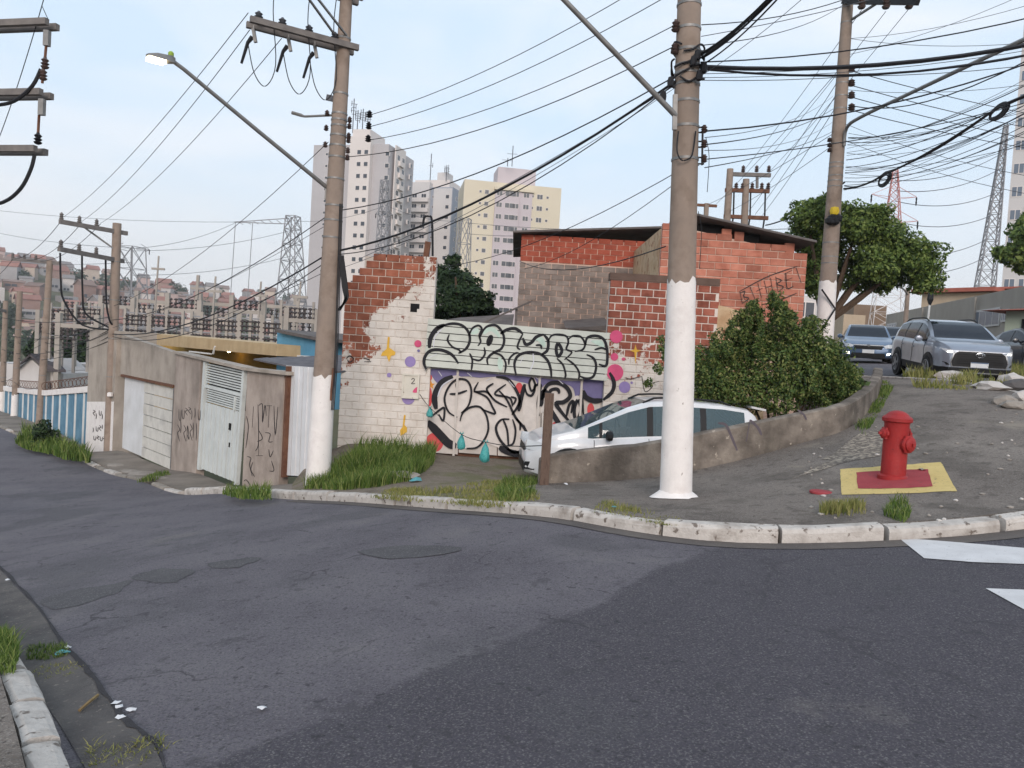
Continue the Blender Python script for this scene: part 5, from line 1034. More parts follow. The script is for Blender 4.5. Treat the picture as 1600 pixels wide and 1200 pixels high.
T2b = Tower('pale narrow apartment slab half hidden beside the yellow tower', xy(700, 400, 225), xy(722, 400, 225), 12, -11, P(710, 312, 225).z, 'tower_pale'); f2b = floors(P(710, 312, 225).z-2.4, 2.75, 14); T2b.col(WS, T2b.upx(706), f2b); T2b.col(WS, T2b.upx(715), f2b)
# yellow tower
zt3 = P(800, 287, 190).z; T3 = Tower('cream yellow apartment tower with a lilac centre and roof block', xy(722, 350, 188), xy(874, 350, 192), 16, -11, zt3, 'tower_yellow')
f3 = floors(zt3-2.6, 2.84, 16); c0, c1 = T3.upx(768), T3.upx(826)
T3.block(c0, c1, -.35, 3, -11, zt3-2.0, 'tower_lilac', 'centre_bay'); T3.block(c0-.3, c1+.3, -.9, 2, zt3-1.9, zt3-1.2, 'tower_yellow', 'cornice'); T3.block(T3.upx(773), T3.upx(833), 3, 11, zt3, P(800, 258, 190).z, 'tower_lilac', 'roof_block')
T3.block(T3.upx(806.5), T3.upx(808), -.6, -.36, -11, zt3-2, 'tower_lilac', 'rib')
T3.col(WT, T3.upx(745), f3); T3.col(WS, T3.upx(755), f3)
for px, me in ((775, WM), (791, WL), (801, WM), (817, WM)): T3.col(me, T3.upx(px, d=-.35), f3, -.35)
T3.col(WM, T3.upx(838), f3); T3.col(WT, T3.upx(850), f3); T3.col(WT, T3.upx(826.5), f3)
for px in (800, 793): q = P(px, 258, 190); q.z -= .3; m = MB(); m.tube([q, q+Vector((0, 0, 5 if px == 800 else 2))], .1, 4); m.bar(q+Vector((-1.4, 0, 3 if px == 800 else 1.5)), q+Vector((1.2, 0, 3 if px == 800 else 1.5)), .08); mk('antenna', m, MT['grey_wire'], T3.o)
# tower at the right
zt4 = P(1592, -60, 95).z; T4 = Tower('plain grey apartment tower rising over the warehouse', xy(1569, 400, 95), xy(1760, 400, 88), 16, 0, zt4, 'tower_pale')
f4 = floors(zt4-2.4, 2.8, 16); T4.col(WR, T4.upx(1589, 300), f4); T4.col(WR, T4.upx(1612, 300), f4)
# ---- lattice pylons
mat('pylon_grey', [(128, 128, 132), (146, 146, 150)], 2, .6); mat('pylon_red', [(178, 112, 106), (190, 128, 120)], 2, .7); mat('pylon_white', [(196, 190, 188), (208, 202, 200)], 2, .7)
def pylon(label, px0, py0, px1, py1, Y, w0, w1, n, mt, arms=(), r=.07, base_z=None, mt2=None, split=.5, rot=.5):
    a = P(px0, py0, Y); b_ = P(px1, py1, Y)
    if base_z is not None: f = (a.z-base_z)/(b_.z-a.z); a = a+(a-b_)*f; w0 = w0+(w0-w1)*f
    o = thing('lattice_pylon', label, 'pylon', a)
    def cn(f, k): w_ = (w0+(w1-w0)*f)/2; an = rot+k*math.pi/2; c = a.lerp(b_, f); return c+Vector((math.cos(an)*w_*1.41, math.sin(an)*w_*1.41, 0))
    for k in range(4):
        if mt2:
            m = MB(); m.bar(cn(0, k), cn(split, k), r*1.5); mk('leg', m, MT[mt2], o); m = MB(); m.bar(cn(split, k), cn(1, k), r*1.5); mk('leg', m, MT[mt], o)
        else: m = MB(); m.bar(cn(0, k), cn(1, k), r*1.5); mk('leg', m, MT[mt], o)
    fs = [0]; 
    for i in range(n): fs.append(fs[-1]+(w0+(w1-w0)*i/n)**.8)
    fs = [f/fs[-1] for f in fs]
    for part, lo, hi in ((mt2, 0, split), (mt, split, 1)) if mt2 else ((mt, 0, 1),):
        m = MB()
        for i in range(n):
            if not (lo <= (fs[i]+fs[i+1])/2 <= hi): continue
            for k in range(4):
                m.bar(cn(fs[i], k), cn(fs[i+1], (k+1) % 4), r); m.bar(cn(fs[i], (k+1) % 4), cn(fs[i+1], k), r); m.bar(cn(fs[i+1], k), cn(fs[i+1], (k+1) % 4), r)
        mk('bracing', m, MT[part], o, kind='stuff')
    for f, L_ in arms:
        c = a.lerp(b_, f); w_ = (w0+(w1-w0)*f)/2
        for s in (-1, 1):
            m = MB(); e = c+Vector((s*L_, 0, .2)); m.bar(c+Vector((s*w_, -w_, 0)), e, r); m.bar(c+Vector((s*w_, w_, 0)), e, r); m.bar(c+Vector((s*w_, 0, .9)), e, r); mk('crossarm', m, MT[mt], o)
            m = MB(); m.lathe([(.03, 0), (.08, -.15), (.05, -.3), (.08, -.45), (.03, -.7)], 6, e); mk('insulator', m, MT['black'], o)
    return o
pylon('grey lattice pylon standing over the hillside left of the grey tower', 455, 478, 458, 338, 120, 3.4, 1.6, 9, 'pylon_grey', [], .09, -8)
pylon('dark lattice mast in front of the grey apartment tower', 599, 405, 601, 282, 112, 1.8, .9, 14, 'pylon_grey', [(.7, 1.2), (.85, 1.2)], .08, -8)
pylon('short grey lattice pylon before the cream yellow tower', 723, 410, 727, 342, 118, 1.9, 1.5, 6, 'pylon_grey', [(.45, 1.4)], .08, -8)
pylon('grey lattice portal post beyond the crossarm pole', 205, 450, 206, 386, 105, 2.8, 2.4, 6, 'pylon_grey', [(.98, 2.4)], .07, -8)
E5 = pylon('red and white transmission pylon behind the round tree', 1386, 520, 1399, 266, 62, 2.6, .35, 16, 'pylon_red', [(.62, 2.2), (.74, 2.0), (.86, 1.8)], .03, 2.2, 'pylon_white', .55)
pylon('slim leaning lattice mast beside the plain grey tower', 1538, 455, 1572, 196, 75, 1.5, .3, 20, 'pylon_grey', [], .06, 2.2)
gnt = thing('switchyard_gantry', 'long horizontal lattice gantry beam left of the grey pylon', 'gantry', P(405, 347, 120))
for dy in (0, 9): m = MB(); m.bar(P(366, 347, 120), P(452, 341+dy, 120), .12); mk('chord', m, MT['pylon_grey'], gnt)
for i in range(7): x = 372+i*12; m = MB(); m.bar(P(x, 347-(x-366)*.05, 120), P(x+8, 347-(x-366)*.02+4, 120), .09); mk('brace', m, MT['pylon_grey'], gnt)
for px in (368, 395): m = MB(); a_ = P(px, 347, 120); m.tube([(a_.x-.6, a_.y, -9), a_], .06, 5); mk('post', m, MT['pylon_grey'], gnt)
# ---- substation behind the garages
mat('sub_concrete', [(150, 142, 134), (172, 164, 156)], .5, .9); mat('sub_dark', [(58, 52, 52), (78, 70, 70)], 3, .5); random.seed(21)
DISC = MB(); DISC.lathe([(.03, .0), (.15, .05), (.15, .10), (.05, .16), (.05, .28), (.15, .33), (.15, .38), (.05, .44), (.05, .56), (.15, .60), (.15, .66), (.03, .72)], 7); DISCM = data('insulator', DISC, MT['sub_dark'])
def gantry(px0, px1, py, Y, label, nI, hang=True):
    a, b_ = P(px0, py, Y), P(px1, py+(px1-px0)*.06, Y); g = thing('substation_gantry', label, 'gantry', (a.x, Y, ground_z(a.x, Y)), 'concrete gantries of the substation')
    for q in (a, b_): m = MB(); m.bar((q.x, q.y, ground_z(q.x, q.y)), (q.x, q.y, q.z+.8), .32); mk('post', m, MT['sub_concrete'], g)
    m = MB(); m.bar(a, b_, .22, .26); mk('beam', m, MT['sub_concrete'], g)
    for i in range(nI): q = a.lerp(b_, (i+.5)/nI); inst('insulator', DISCM, q+Vector((0, 0, -.95 if hang else .14)), g)
    return g
for i, (x0, x1, py, Y) in enumerate(((92, 152, 508, 50), (158, 208, 478, 58), (214, 262, 470, 62), (262, 312, 484, 55), (312, 362, 474, 60), (362, 412, 486, 56), (412, 462, 478, 62), (448, 496, 500, 50), (60, 96, 500, 60), (100, 150, 486, 66))):
    gantry(x0, x1, py, Y, 'weathered concrete substation gantry with rows of insulators behind the garages', 6, i % 2 == 0)
def rack(px0, px1, py, Y, rows, cols):
    a, b_ = P(px0, py, Y), P(px1, py+(px1-px0)*.06, Y); g = thing('insulator_rack', 'frame of dark stacked insulators in the substation yard', 'insulators', (a.x, Y, ground_z(a.x, Y)), 'insulator racks of the substation')
    for q in (a, a.lerp(b_, .5), b_): m = MB(); m.bar((q.x, q.y, ground_z(q.x, q.y)), (q.x, q.y, q.z+.3), .16); mk('post', m, MT['sub_concrete'], g)
    for r_ in range(rows):
        z = -r_*.95; m = MB(); m.bar(a+Vector((0, 0, z)), b_+Vector((0, 0, z)), .08); mk('rail', m, MT['pylon_grey'], g)
        for c in range(cols): inst('insulator', DISCM, a.lerp(b_, (c+.5)/cols)+Vector((0, 0, z-.82)), g)
for x0, x1, py, Y in ((300, 332, 494, 47), (338, 372, 496, 47), (376, 408, 497, 46), (412, 440, 500, 46), (196, 232, 488, 50), (236, 286, 490, 49), (80, 118, 480, 52), (440, 490, 476, 52), (120, 160, 478, 54)): rack(x0, x1, py, Y, random.choice((2, 3)), random.choice((5, 6)))
for px, y0, Y in ((310, 430, 58), (337, 432, 52), (248, 400, 60), (408, 440, 55), (470, 440, 50)):
    a = P(px, y0, Y); m = MB(); m.bar((a.x-.3, Y, ground_z(a.x, Y)), a, .2 if px == 310 else .1); o = thing('substation_mast', 'thin mast sticking up from the substation yard', 'mast', (a.x, Y, ground_z(a.x, Y)), 'thin masts of the substation'); mk('post', m, MT['sub_concrete'], o)
    m = MB(); m.bar(a+Vector((-.5, 0, -1)), a+Vector((.5, 0, -1)), .16); mk('cap', m, MT['sub_concrete'], o)
# ---- white gable house below the street, white yard building
mat('plain_white', [(188, 184, 182), (204, 200, 198)], .6, .9, streak=.15, grime=(140, 134, 128)); mat('roof_dark', [(74, 68, 70), (92, 86, 88)], 1.5, .95)
gh = thing('gable_house', 'white gable house with dark roof below the street behind the yard wall', 'house', P(60, 640, 50))
def quadwall(name, px, Y, mt, par, depth=.3): m = MB(); m.ext([P(x, y, Y) for x, y in px], (0, depth, 0)); return mk(name, m, MT[mt], par)
quadwall('wall', [(27, 670), (27, 576), (48, 560), (70, 580), (70, 670)], 50, 'plain_white', gh, 5); quadwall('wall', [(70.5, 670), (70.5, 580), (99, 584), (99, 670)], 50.6, 'plain_white', gh, 4)
m = MB(); m.ext([P(46, 556, 49.6), P(72, 580, 49.6), P(103, 582, 50.0), P(80, 558, 54)], (0, 0, .15)); mk('roof', m, MT['roof_dark'], gh); m = MB(); m.ext([P(47, 556, 49.6), P(24, 577, 49.6), P(24, 574, 55), P(60, 556, 55)], (0, 0, .15)); mk('roof', m, MT['roof_dark'], gh)
quadwall('window', [(75, 597), (94, 599), (93, 611), (74, 609)], 50.55, 'pane_dark', gh, .1)
for i in range(4): quadwall('window_bar', [(76+i*5, 596), (77+i*5, 596), (76.5+i*5, 611), (75.5+i*5, 611)], 50.5, 'plain_white', gh, .04)
ws = thing('yard_building', 'long white yard building behind the garage corner pillar', 'building', P(120, 600, 48)); quadwall('wall', [(100, 660), (100, 570), (145, 572), (145, 660)], 56, 'plain_white', ws, 5); quadwall('roof', [(99, 571), (99, 567), (146, 569), (146, 573)], 55.8, 'tower_pale', ws, 5.4)
w3 = thing('yard_building', 'plain white shed wall left of the gable house', 'building', P(20, 640, 56)); quadwall('wall', [(-30, 670), (-30, 566), (26, 568), (26, 670)], 57, 'plain_white', w3, 5)
# ---- houses on the far hillside
random.seed(77); WALLC = {'white': (196, 188, 184), 'beige': (184, 168, 154), 'brick red': (150, 122, 112), 'grey': (150, 146, 146), 'pink': (180, 156, 150)}; ROOFC = {'red tile': (146, 106, 96), 'grey': (130, 124, 122), 'brown': (128, 108, 100)}
for k, c in WALLC.items(): mat('hw_'+k, [c], .3, .9, rnd=.12)
for k, c in ROOFC.items(): mat('hr_'+k, [c], .3, .9, rnd=.12)
HB = {}
def house_mesh(wk, flat):
    if (wk, flat) not in HB:
        m = MB(); m.bb(-.5, .5, -.5, .5, -.6, 1); HB[wk, flat] = data('hillside_house', m, MT['hw_'+wk])
    return HB[wk, flat]
RM = {}
for k in ROOFC:
    m = MB(); m.ext([(-.56, -.56, 1), (.56, -.56, 1), (.56, 0, 1.35), (-.56, 0, 1.35)], (0, 0, .05)); m.ext([(-.56, .56, 1), (.56, .56, 1), (.56, 0, 1.35), (-.56, 0, 1.35)], (0, 0, .05)); m.ext([(-.5, -.5, 1.0), (-.5, .5, 1), (-.5, 0, 1.33)], (1, 0, 0)); RM[k] = data('roof', m, MT['hr_'+k])
m = MB(); m.bb(-.13, .13, -.53, -.505, .35, .7); HWI = data('window', m, MT['pane_dark'])
def put_house(az, r, sc=1):
    x, y = r*math.sin(az), r*math.cos(az); wk = random.choice(list(WALLC)); rk = random.choice(['red tile', 'red tile', 'grey', 'brown', None]); w_ = random.uniform(4.5, 8.5)*sc; d_ = random.uniform(4.5, 8)*sc; h_ = random.choice((2.8, 3.2, 3.4, 5.2, 5.8, 7.5))*sc
    lab = f"small {wk} house with a {rk} roof on the far hillside" if rk else f"small {wk} flat-roofed house block on the far hillside"
    o = inst('hillside_house', house_mesh(wk, rk is None), (x, y, ground_z(x, y)+.2), None, -az+random.uniform(-.6, .6), (w_, d_, h_), label=lab, cat='house', group=lab.replace('small ', '').replace('house', 'houses'))
    if rk: c = inst('roof', RM[rk], (0, 0, 0), o, local=True)
    for i in range(random.choice((1, 2, 2, 3))): inst('window', HWI, (-.3+.3*i, 0, random.choice((0, -.3 if h_ > 5 else 0))), o, local=True, scale=(1, 1, 1) if h_ < 5 else (.8, 1, .6))
used = []
for i in range(1500):
    az = R(random.uniform(-37, -11)); r = random.uniform(300, 650); x, y = r*math.sin(az), r*math.cos(az)
    if any((x-a)**2+(y-c)**2 < 60 for a, c in used): continue
    used.append((x, y)); put_house(az, r)
    if len(used) >= 290: break
# ---- right side: warehouse, kiosk, beige blocks
def wall_line(o, A, B, z0, z1, mt, th=.4, name='wall'):
    A = Vector(A); B = Vector(B); u = (B-A).normalized(); n_ = Vector((u.y, -u.x)); m = MB(); m.ext([(A.x, A.y, z0), (B.x, B.y, z0), (B.x, B.y, z1), (A.x, A.y, z1)], Vector((-n_.x, -n_.y, 0))*th); return mk(name, m, MT[mt], o)
mat('warehouse', [(150, 142, 134), (166, 158, 148)], .3, .95, streak=.25, grime=(120, 114, 106)); mat('roof_red', [(150, 84, 70), (168, 100, 86)], 2, .9, .3, 20); mat('beige_wall', [(176, 158, 136), (190, 172, 150)], .5, .9, streak=.2, grime=(130, 116, 100)); mat('brown_block', [(128, 108, 92), (146, 126, 108)], .5, .9); mat('green_white', [(176, 184, 164), (190, 196, 178)], 1, .8)
wa_ = Vector(xy(1383, 520, 56)); wb = Vector(xy(1610, 520, 34)); u_ = (wb-wa_).normalized(); wc = wb+u_*10
wh = thing('warehouse', 'long grey warehouse wall along the far side of the uphill street', 'warehouse', (wa_.x, wa_.y, 2)); zt5 = (P(1383, 490, 56).z+P(1600, 448, 34.6).z)/2; wall_line(wh, wa_, wc, 1.5, zt5, 'warehouse', 8)
def wh_win(px, py, wd, ht):
    nn_ = Vector((u_.y, -u_.x, 0)); q = hit(px, py, Vector((wa_.x, wa_.y, 0))+nn_*.03, nn_); me = wmesh(wd, ht, 'plain_white', 'pane_blue', 4); inst('window', me, q, wh, math.atan2(u_.y, u_.x))
for px, py, wd, ht in ((1541, 497, 3.2, .9), (1393, 514, 2.2, .8), (1571, 493, .8, .6), (1430, 512, 2.4, .8)): wh_win(px, py, wd, ht)
for f in (.25, .5, .75): q = wa_.lerp(wc, f); m = MB(); m.tube([(q.x-.2, q.y-.2, 1.6), (q.x-.2, q.y-.2, zt5-.1)], .06, 6); mk('downpipe', m, MT['warehouse'], wh)
rh = Tower('cream house with red roof tiles behind the warehouse', xy(1440, 470, 62), xy(1545, 470, 58), 8, 2, P(1490, 458, 60).z, 'beige_wall', 'roof_house'); rh.block(-.6, (rh.B-rh.A).length+.6, -.6, 8, P(1490, 457, 60).z, P(1490, 451, 60).z, 'roof_red', 'roof'); rh.block(4, 7, 1, 4, P(1490, 451, 60).z, P(1490, 448, 60).z, 'roof_red', 'roof_ridge')
bb1 = Tower('beige block building left of the white pylon legs', xy(1318, 500, 52), xy(1352, 500, 52), 8, 1.8, P(1340, 492, 52).z, 'beige_wall', 'block_building'); bb1.col(WS, bb1.upx(1330, 505), [3.6])
bb2 = Tower('brown block building behind the white pylon legs', xy(1333, 500, 66), xy(1384, 500, 66), 8, 1.8, P(1350, 476, 66).z, 'brown_block', 'block_building'); bb2.col(WS, bb2.upx(1362, 500), [4.5])
bb3 = Tower('white far building with barred windows under the tree', xy(1245, 500, 58), xy(1275, 500, 58), 8, 1.8, P(1255, 462, 58).z, 'plain_white', 'block_building'); bb3.col(WM, bb3.upx(1258, 480), [4.4, 6.2])
bb4 = Tower('pale low building filling the street end behind the blue sedan', xy(1352, 520, 75), xy(1412, 520, 75), 8, 1.8, P(1380, 497, 75).z, 'warehouse', 'block_building')
kk = Tower('small kiosk with red tiled roof and a yellow poster by the warehouse', xy(1570, 510, 29), xy(1680, 510, 27), 4, 1.6, P(1580, 486, 29).z, 'green_white', 'kiosk'); LK_ = (kk.B-kk.A).length
za_, zb2_ = P(1580, 487, 29).z, P(1590, 474, 29).z; m = MB(); m.add([kk.p(-.6, -.6, za_), kk.p(LK_+.6, -.6, za_), kk.p(LK_+.6, 4.6, za_), kk.p(-.6, 4.6, za_), kk.p(1.2, 2, zb2_), kk.p(LK_-1.2, 2, zb2_)], [(0, 1, 5, 4), (1, 2, 5), (2, 3, 4, 5), (3, 0, 4), (3, 2, 1, 0)]); mk('roof', m, MT['roof_red'], kk.o)
kk.block(.6, 1.9, -.05, .1, 1.8, P(1590, 500, 29).z, 'dark', 'opening'); kk.block(1.5, 2.1, -.08, -.055, P(1590, 517, 29).z, P(1590, 500, 29).z, 'beam_yellow', 'poster')
sp_ = thing('utility_pole', 'short weathered pole with a curved lamp arm before the warehouse', 'utility pole', Vector(P(1419, 530, 44)).xy.to_3d()+Vector((0, 0, 2.0))); m = MB(); q = P(1419, 450, 44); m.tube([(q.x, 44, 1.8), q], [.16, .12], 8); mk('shaft', m, MT['concrete_pole'], sp_); m = MB(); m.tube(cat_rom([P(1419, 462, 44), P(1412, 452, 43.5), P(1398, 446, 43)], 4), .05, 5); mk('lamp_arm', m, MT['steel'], sp_)
for px, y0 in ((1454, 462),): m = MB(); q = P(px, y0, 40); m.tube([(q.x-.1, 40, 1.9), q], .05, 6); o = thing('street_post', 'thin white post with a dark camera before the warehouse', 'post', (q.x, 40, 1.9)); mk('shaft', m, MT['white_paint'], o); m = MB(); m.lathe([(.05, -.5), (.16, -.2), (.12, .2), (.03, .4)], 8, q); mk('camera_head', m, MT['black'], o)
# ================================================================== cars
def carpaint(name, col, rough=.28, metal=0.0):
    m = mat(name, [col], 3, rough, 0, metal=metal, spec=.5, coat=.6); m.node_tree.nodes['Principled BSDF'].inputs['Coat Roughness'].default_value = .06; return m
carpaint('paint_silver', (136, 144, 158), .3, .35); carpaint('car_white', (214, 214, 216)); carpaint('car_blue', (78, 100, 128), .3, .3); carpaint('car_dark', (36, 38, 44)); glass('tint', (20, 26, 38), .08, spec=.22); glass('clear_glass', (72, 92, 98), .03, .28); glass('lamp_glass', (214, 218, 222), .1)
mat('trim_black', [(26, 26, 28)], 8, .55); mat('chrome', [(190, 192, 196)], 6, .18, metal=.9); mat('rim_metal', [(140, 142, 146)], 6, .35, metal=.7); glow('car_light', (255, 248, 232), 5); mat('tail_red', [(150, 20, 26)], 4, .25); mat('plate_white', [(206, 208, 210)], 5, .5); mat('seat', [(70, 70, 74)], 8, .9)
def ip(x, pts): return float(np.interp(x, [p[0] for p in pts], [p[1] for p in pts]))
def car(name, label, loc, heading, sp, extra=None, pitch=0):
    """a lofted body shell; panes, doors, wheels, lamps are parts"""
    o = thing(name, label, 'car', loc); o.rotation_euler = (0, pitch, heading)
    L2 = sp['L']/2; W2 = sp['W']/2; top, belt, bot = sp['top'], sp['belt'], sp['bot']; paint = MT[sp['paint']]; gl = MT[sp['glass']]
    wins = sp['wins']; ws, rs = sp['screen'], sp['rear']; br = sorted(set([round(x, 3) for w_ in wins for x in w_]+list(ws)+list(rs)+[-L2, L2]+[round(-L2+sp['L']*i/56, 3) for i in range(57)]+[L2-.02, L2-.06, L2-.12, -L2+.02, -L2+.06, -L2+.12]))
    xs = [br[0]]
    for x in br[1:]:
        if x-xs[-1] > .012: xs.append(x)
    def hw(x):
        f = max(0, (x-(L2-.75))/.75); r_ = max(0, ((-L2+.5)-x)/.5); return W2*(1-.20*f**2.2-.06*f**8-.12*r_**2.4)
    def sec(x):
        h = hw(x); b_ = ip(x, bot); t_ = ip(x, top); be = min(ip(x, belt), t_-.005); g = t_-be; hr = h*.93-min(g, .7)*sp.get('tumble', .30); e = []
        e += [(0, b_+.02), (h*.80, b_), (h*.96, b_+.05), (h*1.0, b_+(be-b_)*.3), (h*.985, b_+(be-b_)*.55), (h*.995, b_+(be-b_)*.8), (h*.965, be-.03), (h*.93, be)]
        a = Vector((h*.93, be)); c = Vector((hr, be+g*.93))
        for f in (.07, .35, .65, .9, 1): q = a.lerp(c, f); e.append((q.x+math.sin(f*math.pi)*.02*min(1, g*3), q.y))
        e += [(hr*.90, be+g*.985), (hr*.5, t_-.004), (0, t_)]
        return e
    S_ = [sec(x) for x in xs]; K = len(S_[0]); groups = {}
    def putf(key, vs): groups.setdefault(key, MB()).add(vs, [tuple(range(len(vs)))])
    full = []
    for x, e in zip(xs, S_): full.append([(x, y, z) for y, z in e]+[(x, -y, z) for y, z in e[::-1][1:]])
    KK = len(full[0])
    for i in range(len(xs)-1):
        xm = (xs[i]+xs[i+1])/2; gm = ip(xm, top)-ip(xm, belt)
        for j in range(KK-1):
            r_ = j if j < K-1 else KK-2-j; sd_ = 'L' if j < K-1 else 'R'; key = 'body'
            if r_ < 1: key = 'under'
            if 8 <= r_ <= 10 and gm > .1:
                for wi, (w0, w1) in enumerate(wins):
                    if w0 < xm < w1: key = f'side_window|{sd_}{wi}'
            if 8 <= r_ <= 10 and gm > .1 and key == 'body' and min(w_[0] for w_ in wins) < xm < max(w_[1] for w_ in wins): key = f'pillar|{sd_}{sum(1 for w_ in wins if w_[0] > xm)}'
            if r_ >= 13:
                if ws[0] < xm < ws[1]: key = 'windscreen'
                if rs[0] < xm < rs[1]: key = 'rear_window'
            if r_ in (1, 2) and sp.get('clad'): key = 'sill_cladding'
            if sp.get('clad') and r_ == 3 and (xm > L2-.3 or xm < -L2+.2): key = key
            putf(key, [full[i][j], full[i][j+1], full[i+1][j+1], full[i+1][j]])
    for idx in (0, -1): putf('body', full[idx][:-1])
    body = None
    for key, mb in groups.items():
        b = bmesh.new(); me = bpy.data.meshes.new('x')
        nm = key.split('|')[0]; mt = {'body': paint, 'under': MT['trim_black'], 'sill_cladding': MT['trim_black'], 'pillar': MT['trim_black']}.get(nm, gl)
        mm = data(nm, mb, mt); b.from_mesh(mm); bmesh.ops.remove_doubles(b, verts=b.verts, dist=.0008); bmesh.ops.recalc_face_normals(b, faces=b.faces); b.to_mesh(mm); b.free(); mm.polygons.foreach_set('use_smooth', [True]*len(mm.polygons))
        try: mm.set_sharp_from_angle(angle=R(40))
        except Exception: pass
        inst(nm, mm, (0, 0, 0), o, local=True)
    def part(nm, m, mt, smooth=False, par=None): return mk(nm, m, MT[mt] if isinstance(mt, str) else mt, par or o, smooth, local=True)
    wb = sp['wheels']; rw = sp['rw']
    for x in wb:
        for s in (1, -1):
            y = s*(hw(x)+.004); My = Matrix.Rotation(-s*math.pi/2, 3, 'X')
            m = MB(); m.lathe([(rw+.075, -.12), (rw+.075, .0), (rw+.06, .012), (.1, .012)], 28, (x, y, rw+.02), My); part('wheel_arch', m, 'trim_black', True)
            m = MB(); m.lathe([(rw*.62, .02), (rw*.9, .03), (rw, .015), (rw, -.19), (rw*.6, -.2)], 28, (x, y, rw), My); wh_ = part('wheel', m, 'rubber', True)
            m = MB(); m.lathe([(.03, .045), (rw*.14, .045), (rw*.16, .03)], 16, (x, y, rw), My)
            for k in range(5):
                a = k*2*math.pi/5; d = Vector((math.cos(a), 0, math.sin(a))); m.bar(Vector((x, y+s*.03, rw))+d*rw*.1, Vector((x, y+s*.03, rw))+d*rw*.64, rw*.17, .02, up=(0, 1, 0))
            m.lathe([(rw*.60, .0), (rw*.66, .035), (rw*.70, .035), (rw*.72, .02)], 24, (x, y, rw), My); part('rim', m, 'rim_metal', True, wh_)
    for s in (1, -1):        # mirrors, handles, door seams, roof rails
        xm = sp['mirror']; zb_ = ip(xm, belt)+.07; m = MB(); m.lathe([(.02, -.06), (.075, -.045), (.085, .0), (.07, .05), (.02, .06)], 10, (0, 0, 0), Matrix.Rotation(math.pi/2, 3, 'Y')); m.v = [(xm+x*.9, s*(hw(xm)*.93+.13)+y*1.25, zb_+z) for x, y, z in m.v]; mr = part('mirror', m, sp.get('mirror_mat', sp['paint']), True)
        m = MB(); m.bar((xm, s*hw(xm)*.90, zb_-.05), (xm, s*(hw(xm)*.93+.1), zb_-.01), .05); part('mirror_arm', m, 'trim_black', False, mr)
        for x in sp['handles']: m = MB(); m.box((x, s*(hw(x)*.995+.012), ip(x, belt)-.16), (.2, .025, .03)); part('door_handle', m, sp.get('handle_mat', sp['paint']))
        for x in sp['seams']:
            e = sec(x); m = MB(); pts = [(x, s*(y+.003), z) for y, z in e[3:8]]; m.tube(pts, .005, 4); part('door_seam', m, 'trim_black')
        if sp.get('rails'):
            x0, x1 = sp['rails']; pts = []
            for i in range(9): x = x0+(x1-x0)*i/8; e = sec(x)[13]; pts.append((x, s*(e[0]), e[1]+(.045 if 0 < i < 8 else .0))); 
            m = MB(); m.tube(pts, .018, 6); part('roof_rail', m, 'trim_black', True)
    def xf(y, k=.0):
        y = abs(y)/W2; 
        xl = [L2-.75+.75*i/60 for i in range(61)]
        for x in xl[::-1]:
            if hw(x)*.985 >= y*W2: return x+k
        return L2-.75
    def patch(nm, poly, mt, k=.012, sub=4, th=.0):
        """a panel laid on the curved nose; poly in (y, z)"""
        v, f = cdt(poly, .05); m = MB(); m.add([(xf(p.x, k)+sp.get('nose', lambda z: 0)(p.y), p.x, p.y) for p in v], [tuple(q) for q in f]); return part(nm, m, mt, True)
    if extra: extra(part, patch, xf, hw, sec, L2, W2)
    return o
def suv_front(part, patch, xf, hw, sec, L2, W2):
    dz = .08; _p = patch; patch = lambda nm, poly, mt, k=.012: _p(nm, [(y, z+dz) for y, z in poly], mt, k)
    patch('grille_frame', [(-.62, .40), (.62, .40), (.66, .52), (.60, .74), (.5, .80), (-.5, .80), (-.60, .74), (-.66, .52)], 'chrome', .014)
    patch('grille', [(-.60, .415), (.60, .415), (.63, .52), (.57, .725), (.48, .785), (-.48, .785), (-.57, .725), (-.63, .52)], 'trim_black', .022)
    for i in range(5): m = MB(); z = .58+i*.055; m.bar((L2+.03, -.52, z), (L2+.03, .52, z), .012); part('grille_bar', m, 'rubber')
    patch('lower_bumper', [(-.80, .22), (.80, .22), (.78, .385), (-.78, .385)], 'trim_black', .016); m = MB(); m.bar((L2+.025, -.62, .35), (L2+.025, .62, .35), .03); part('skid_bar', m, 'chrome')
    m = MB(); m.box((L2+.045, 0, .55), (.012, .40, .13)); part('number_plate', m, 'plate_white'); m = MB(); m.box((L2+.0525, 0, .602), (.004, .39, .025)); part('plate_band', m, 'car_blue')
    m = MB(); m.tube([(L2+.035, .10*math.cos(a), .79+.055*math.sin(a)) for a in [i*math.pi/8 for i in range(17)]], .008, 5); m.tube([(L2+.035, .05*math.cos(a), .79+.05*math.sin(a)) for a in [i*math.pi/8 for i in range(17)]], .007, 5); m.tube([(L2+.035, .06*math.cos(a), .815+.02*math.sin(a)) for a in [i*math.pi/8 for i in range(17)]], .007, 5); part('emblem', m, 'chrome')
    for s in (1, -1):
        patch('headlight', [(s*.56, .80), (s*.60, .73), (s*.74, .72), (s*.86, .76), (s*.885, .86), (s*.74, .83)], 'lamp_glass', .014); patch('headlamp_glow', [(s*.62, .775), (s*.63, .745), (s*.72, .74), (s*.73, .775)], 'car_light', .022)
        patch('fog_recess', [(s*.66, .44), (s*.82, .42), (s*.84, .52), (s*.72, .5)], 'trim_black', .014)
ZS = pave(12.03, 21)-.12
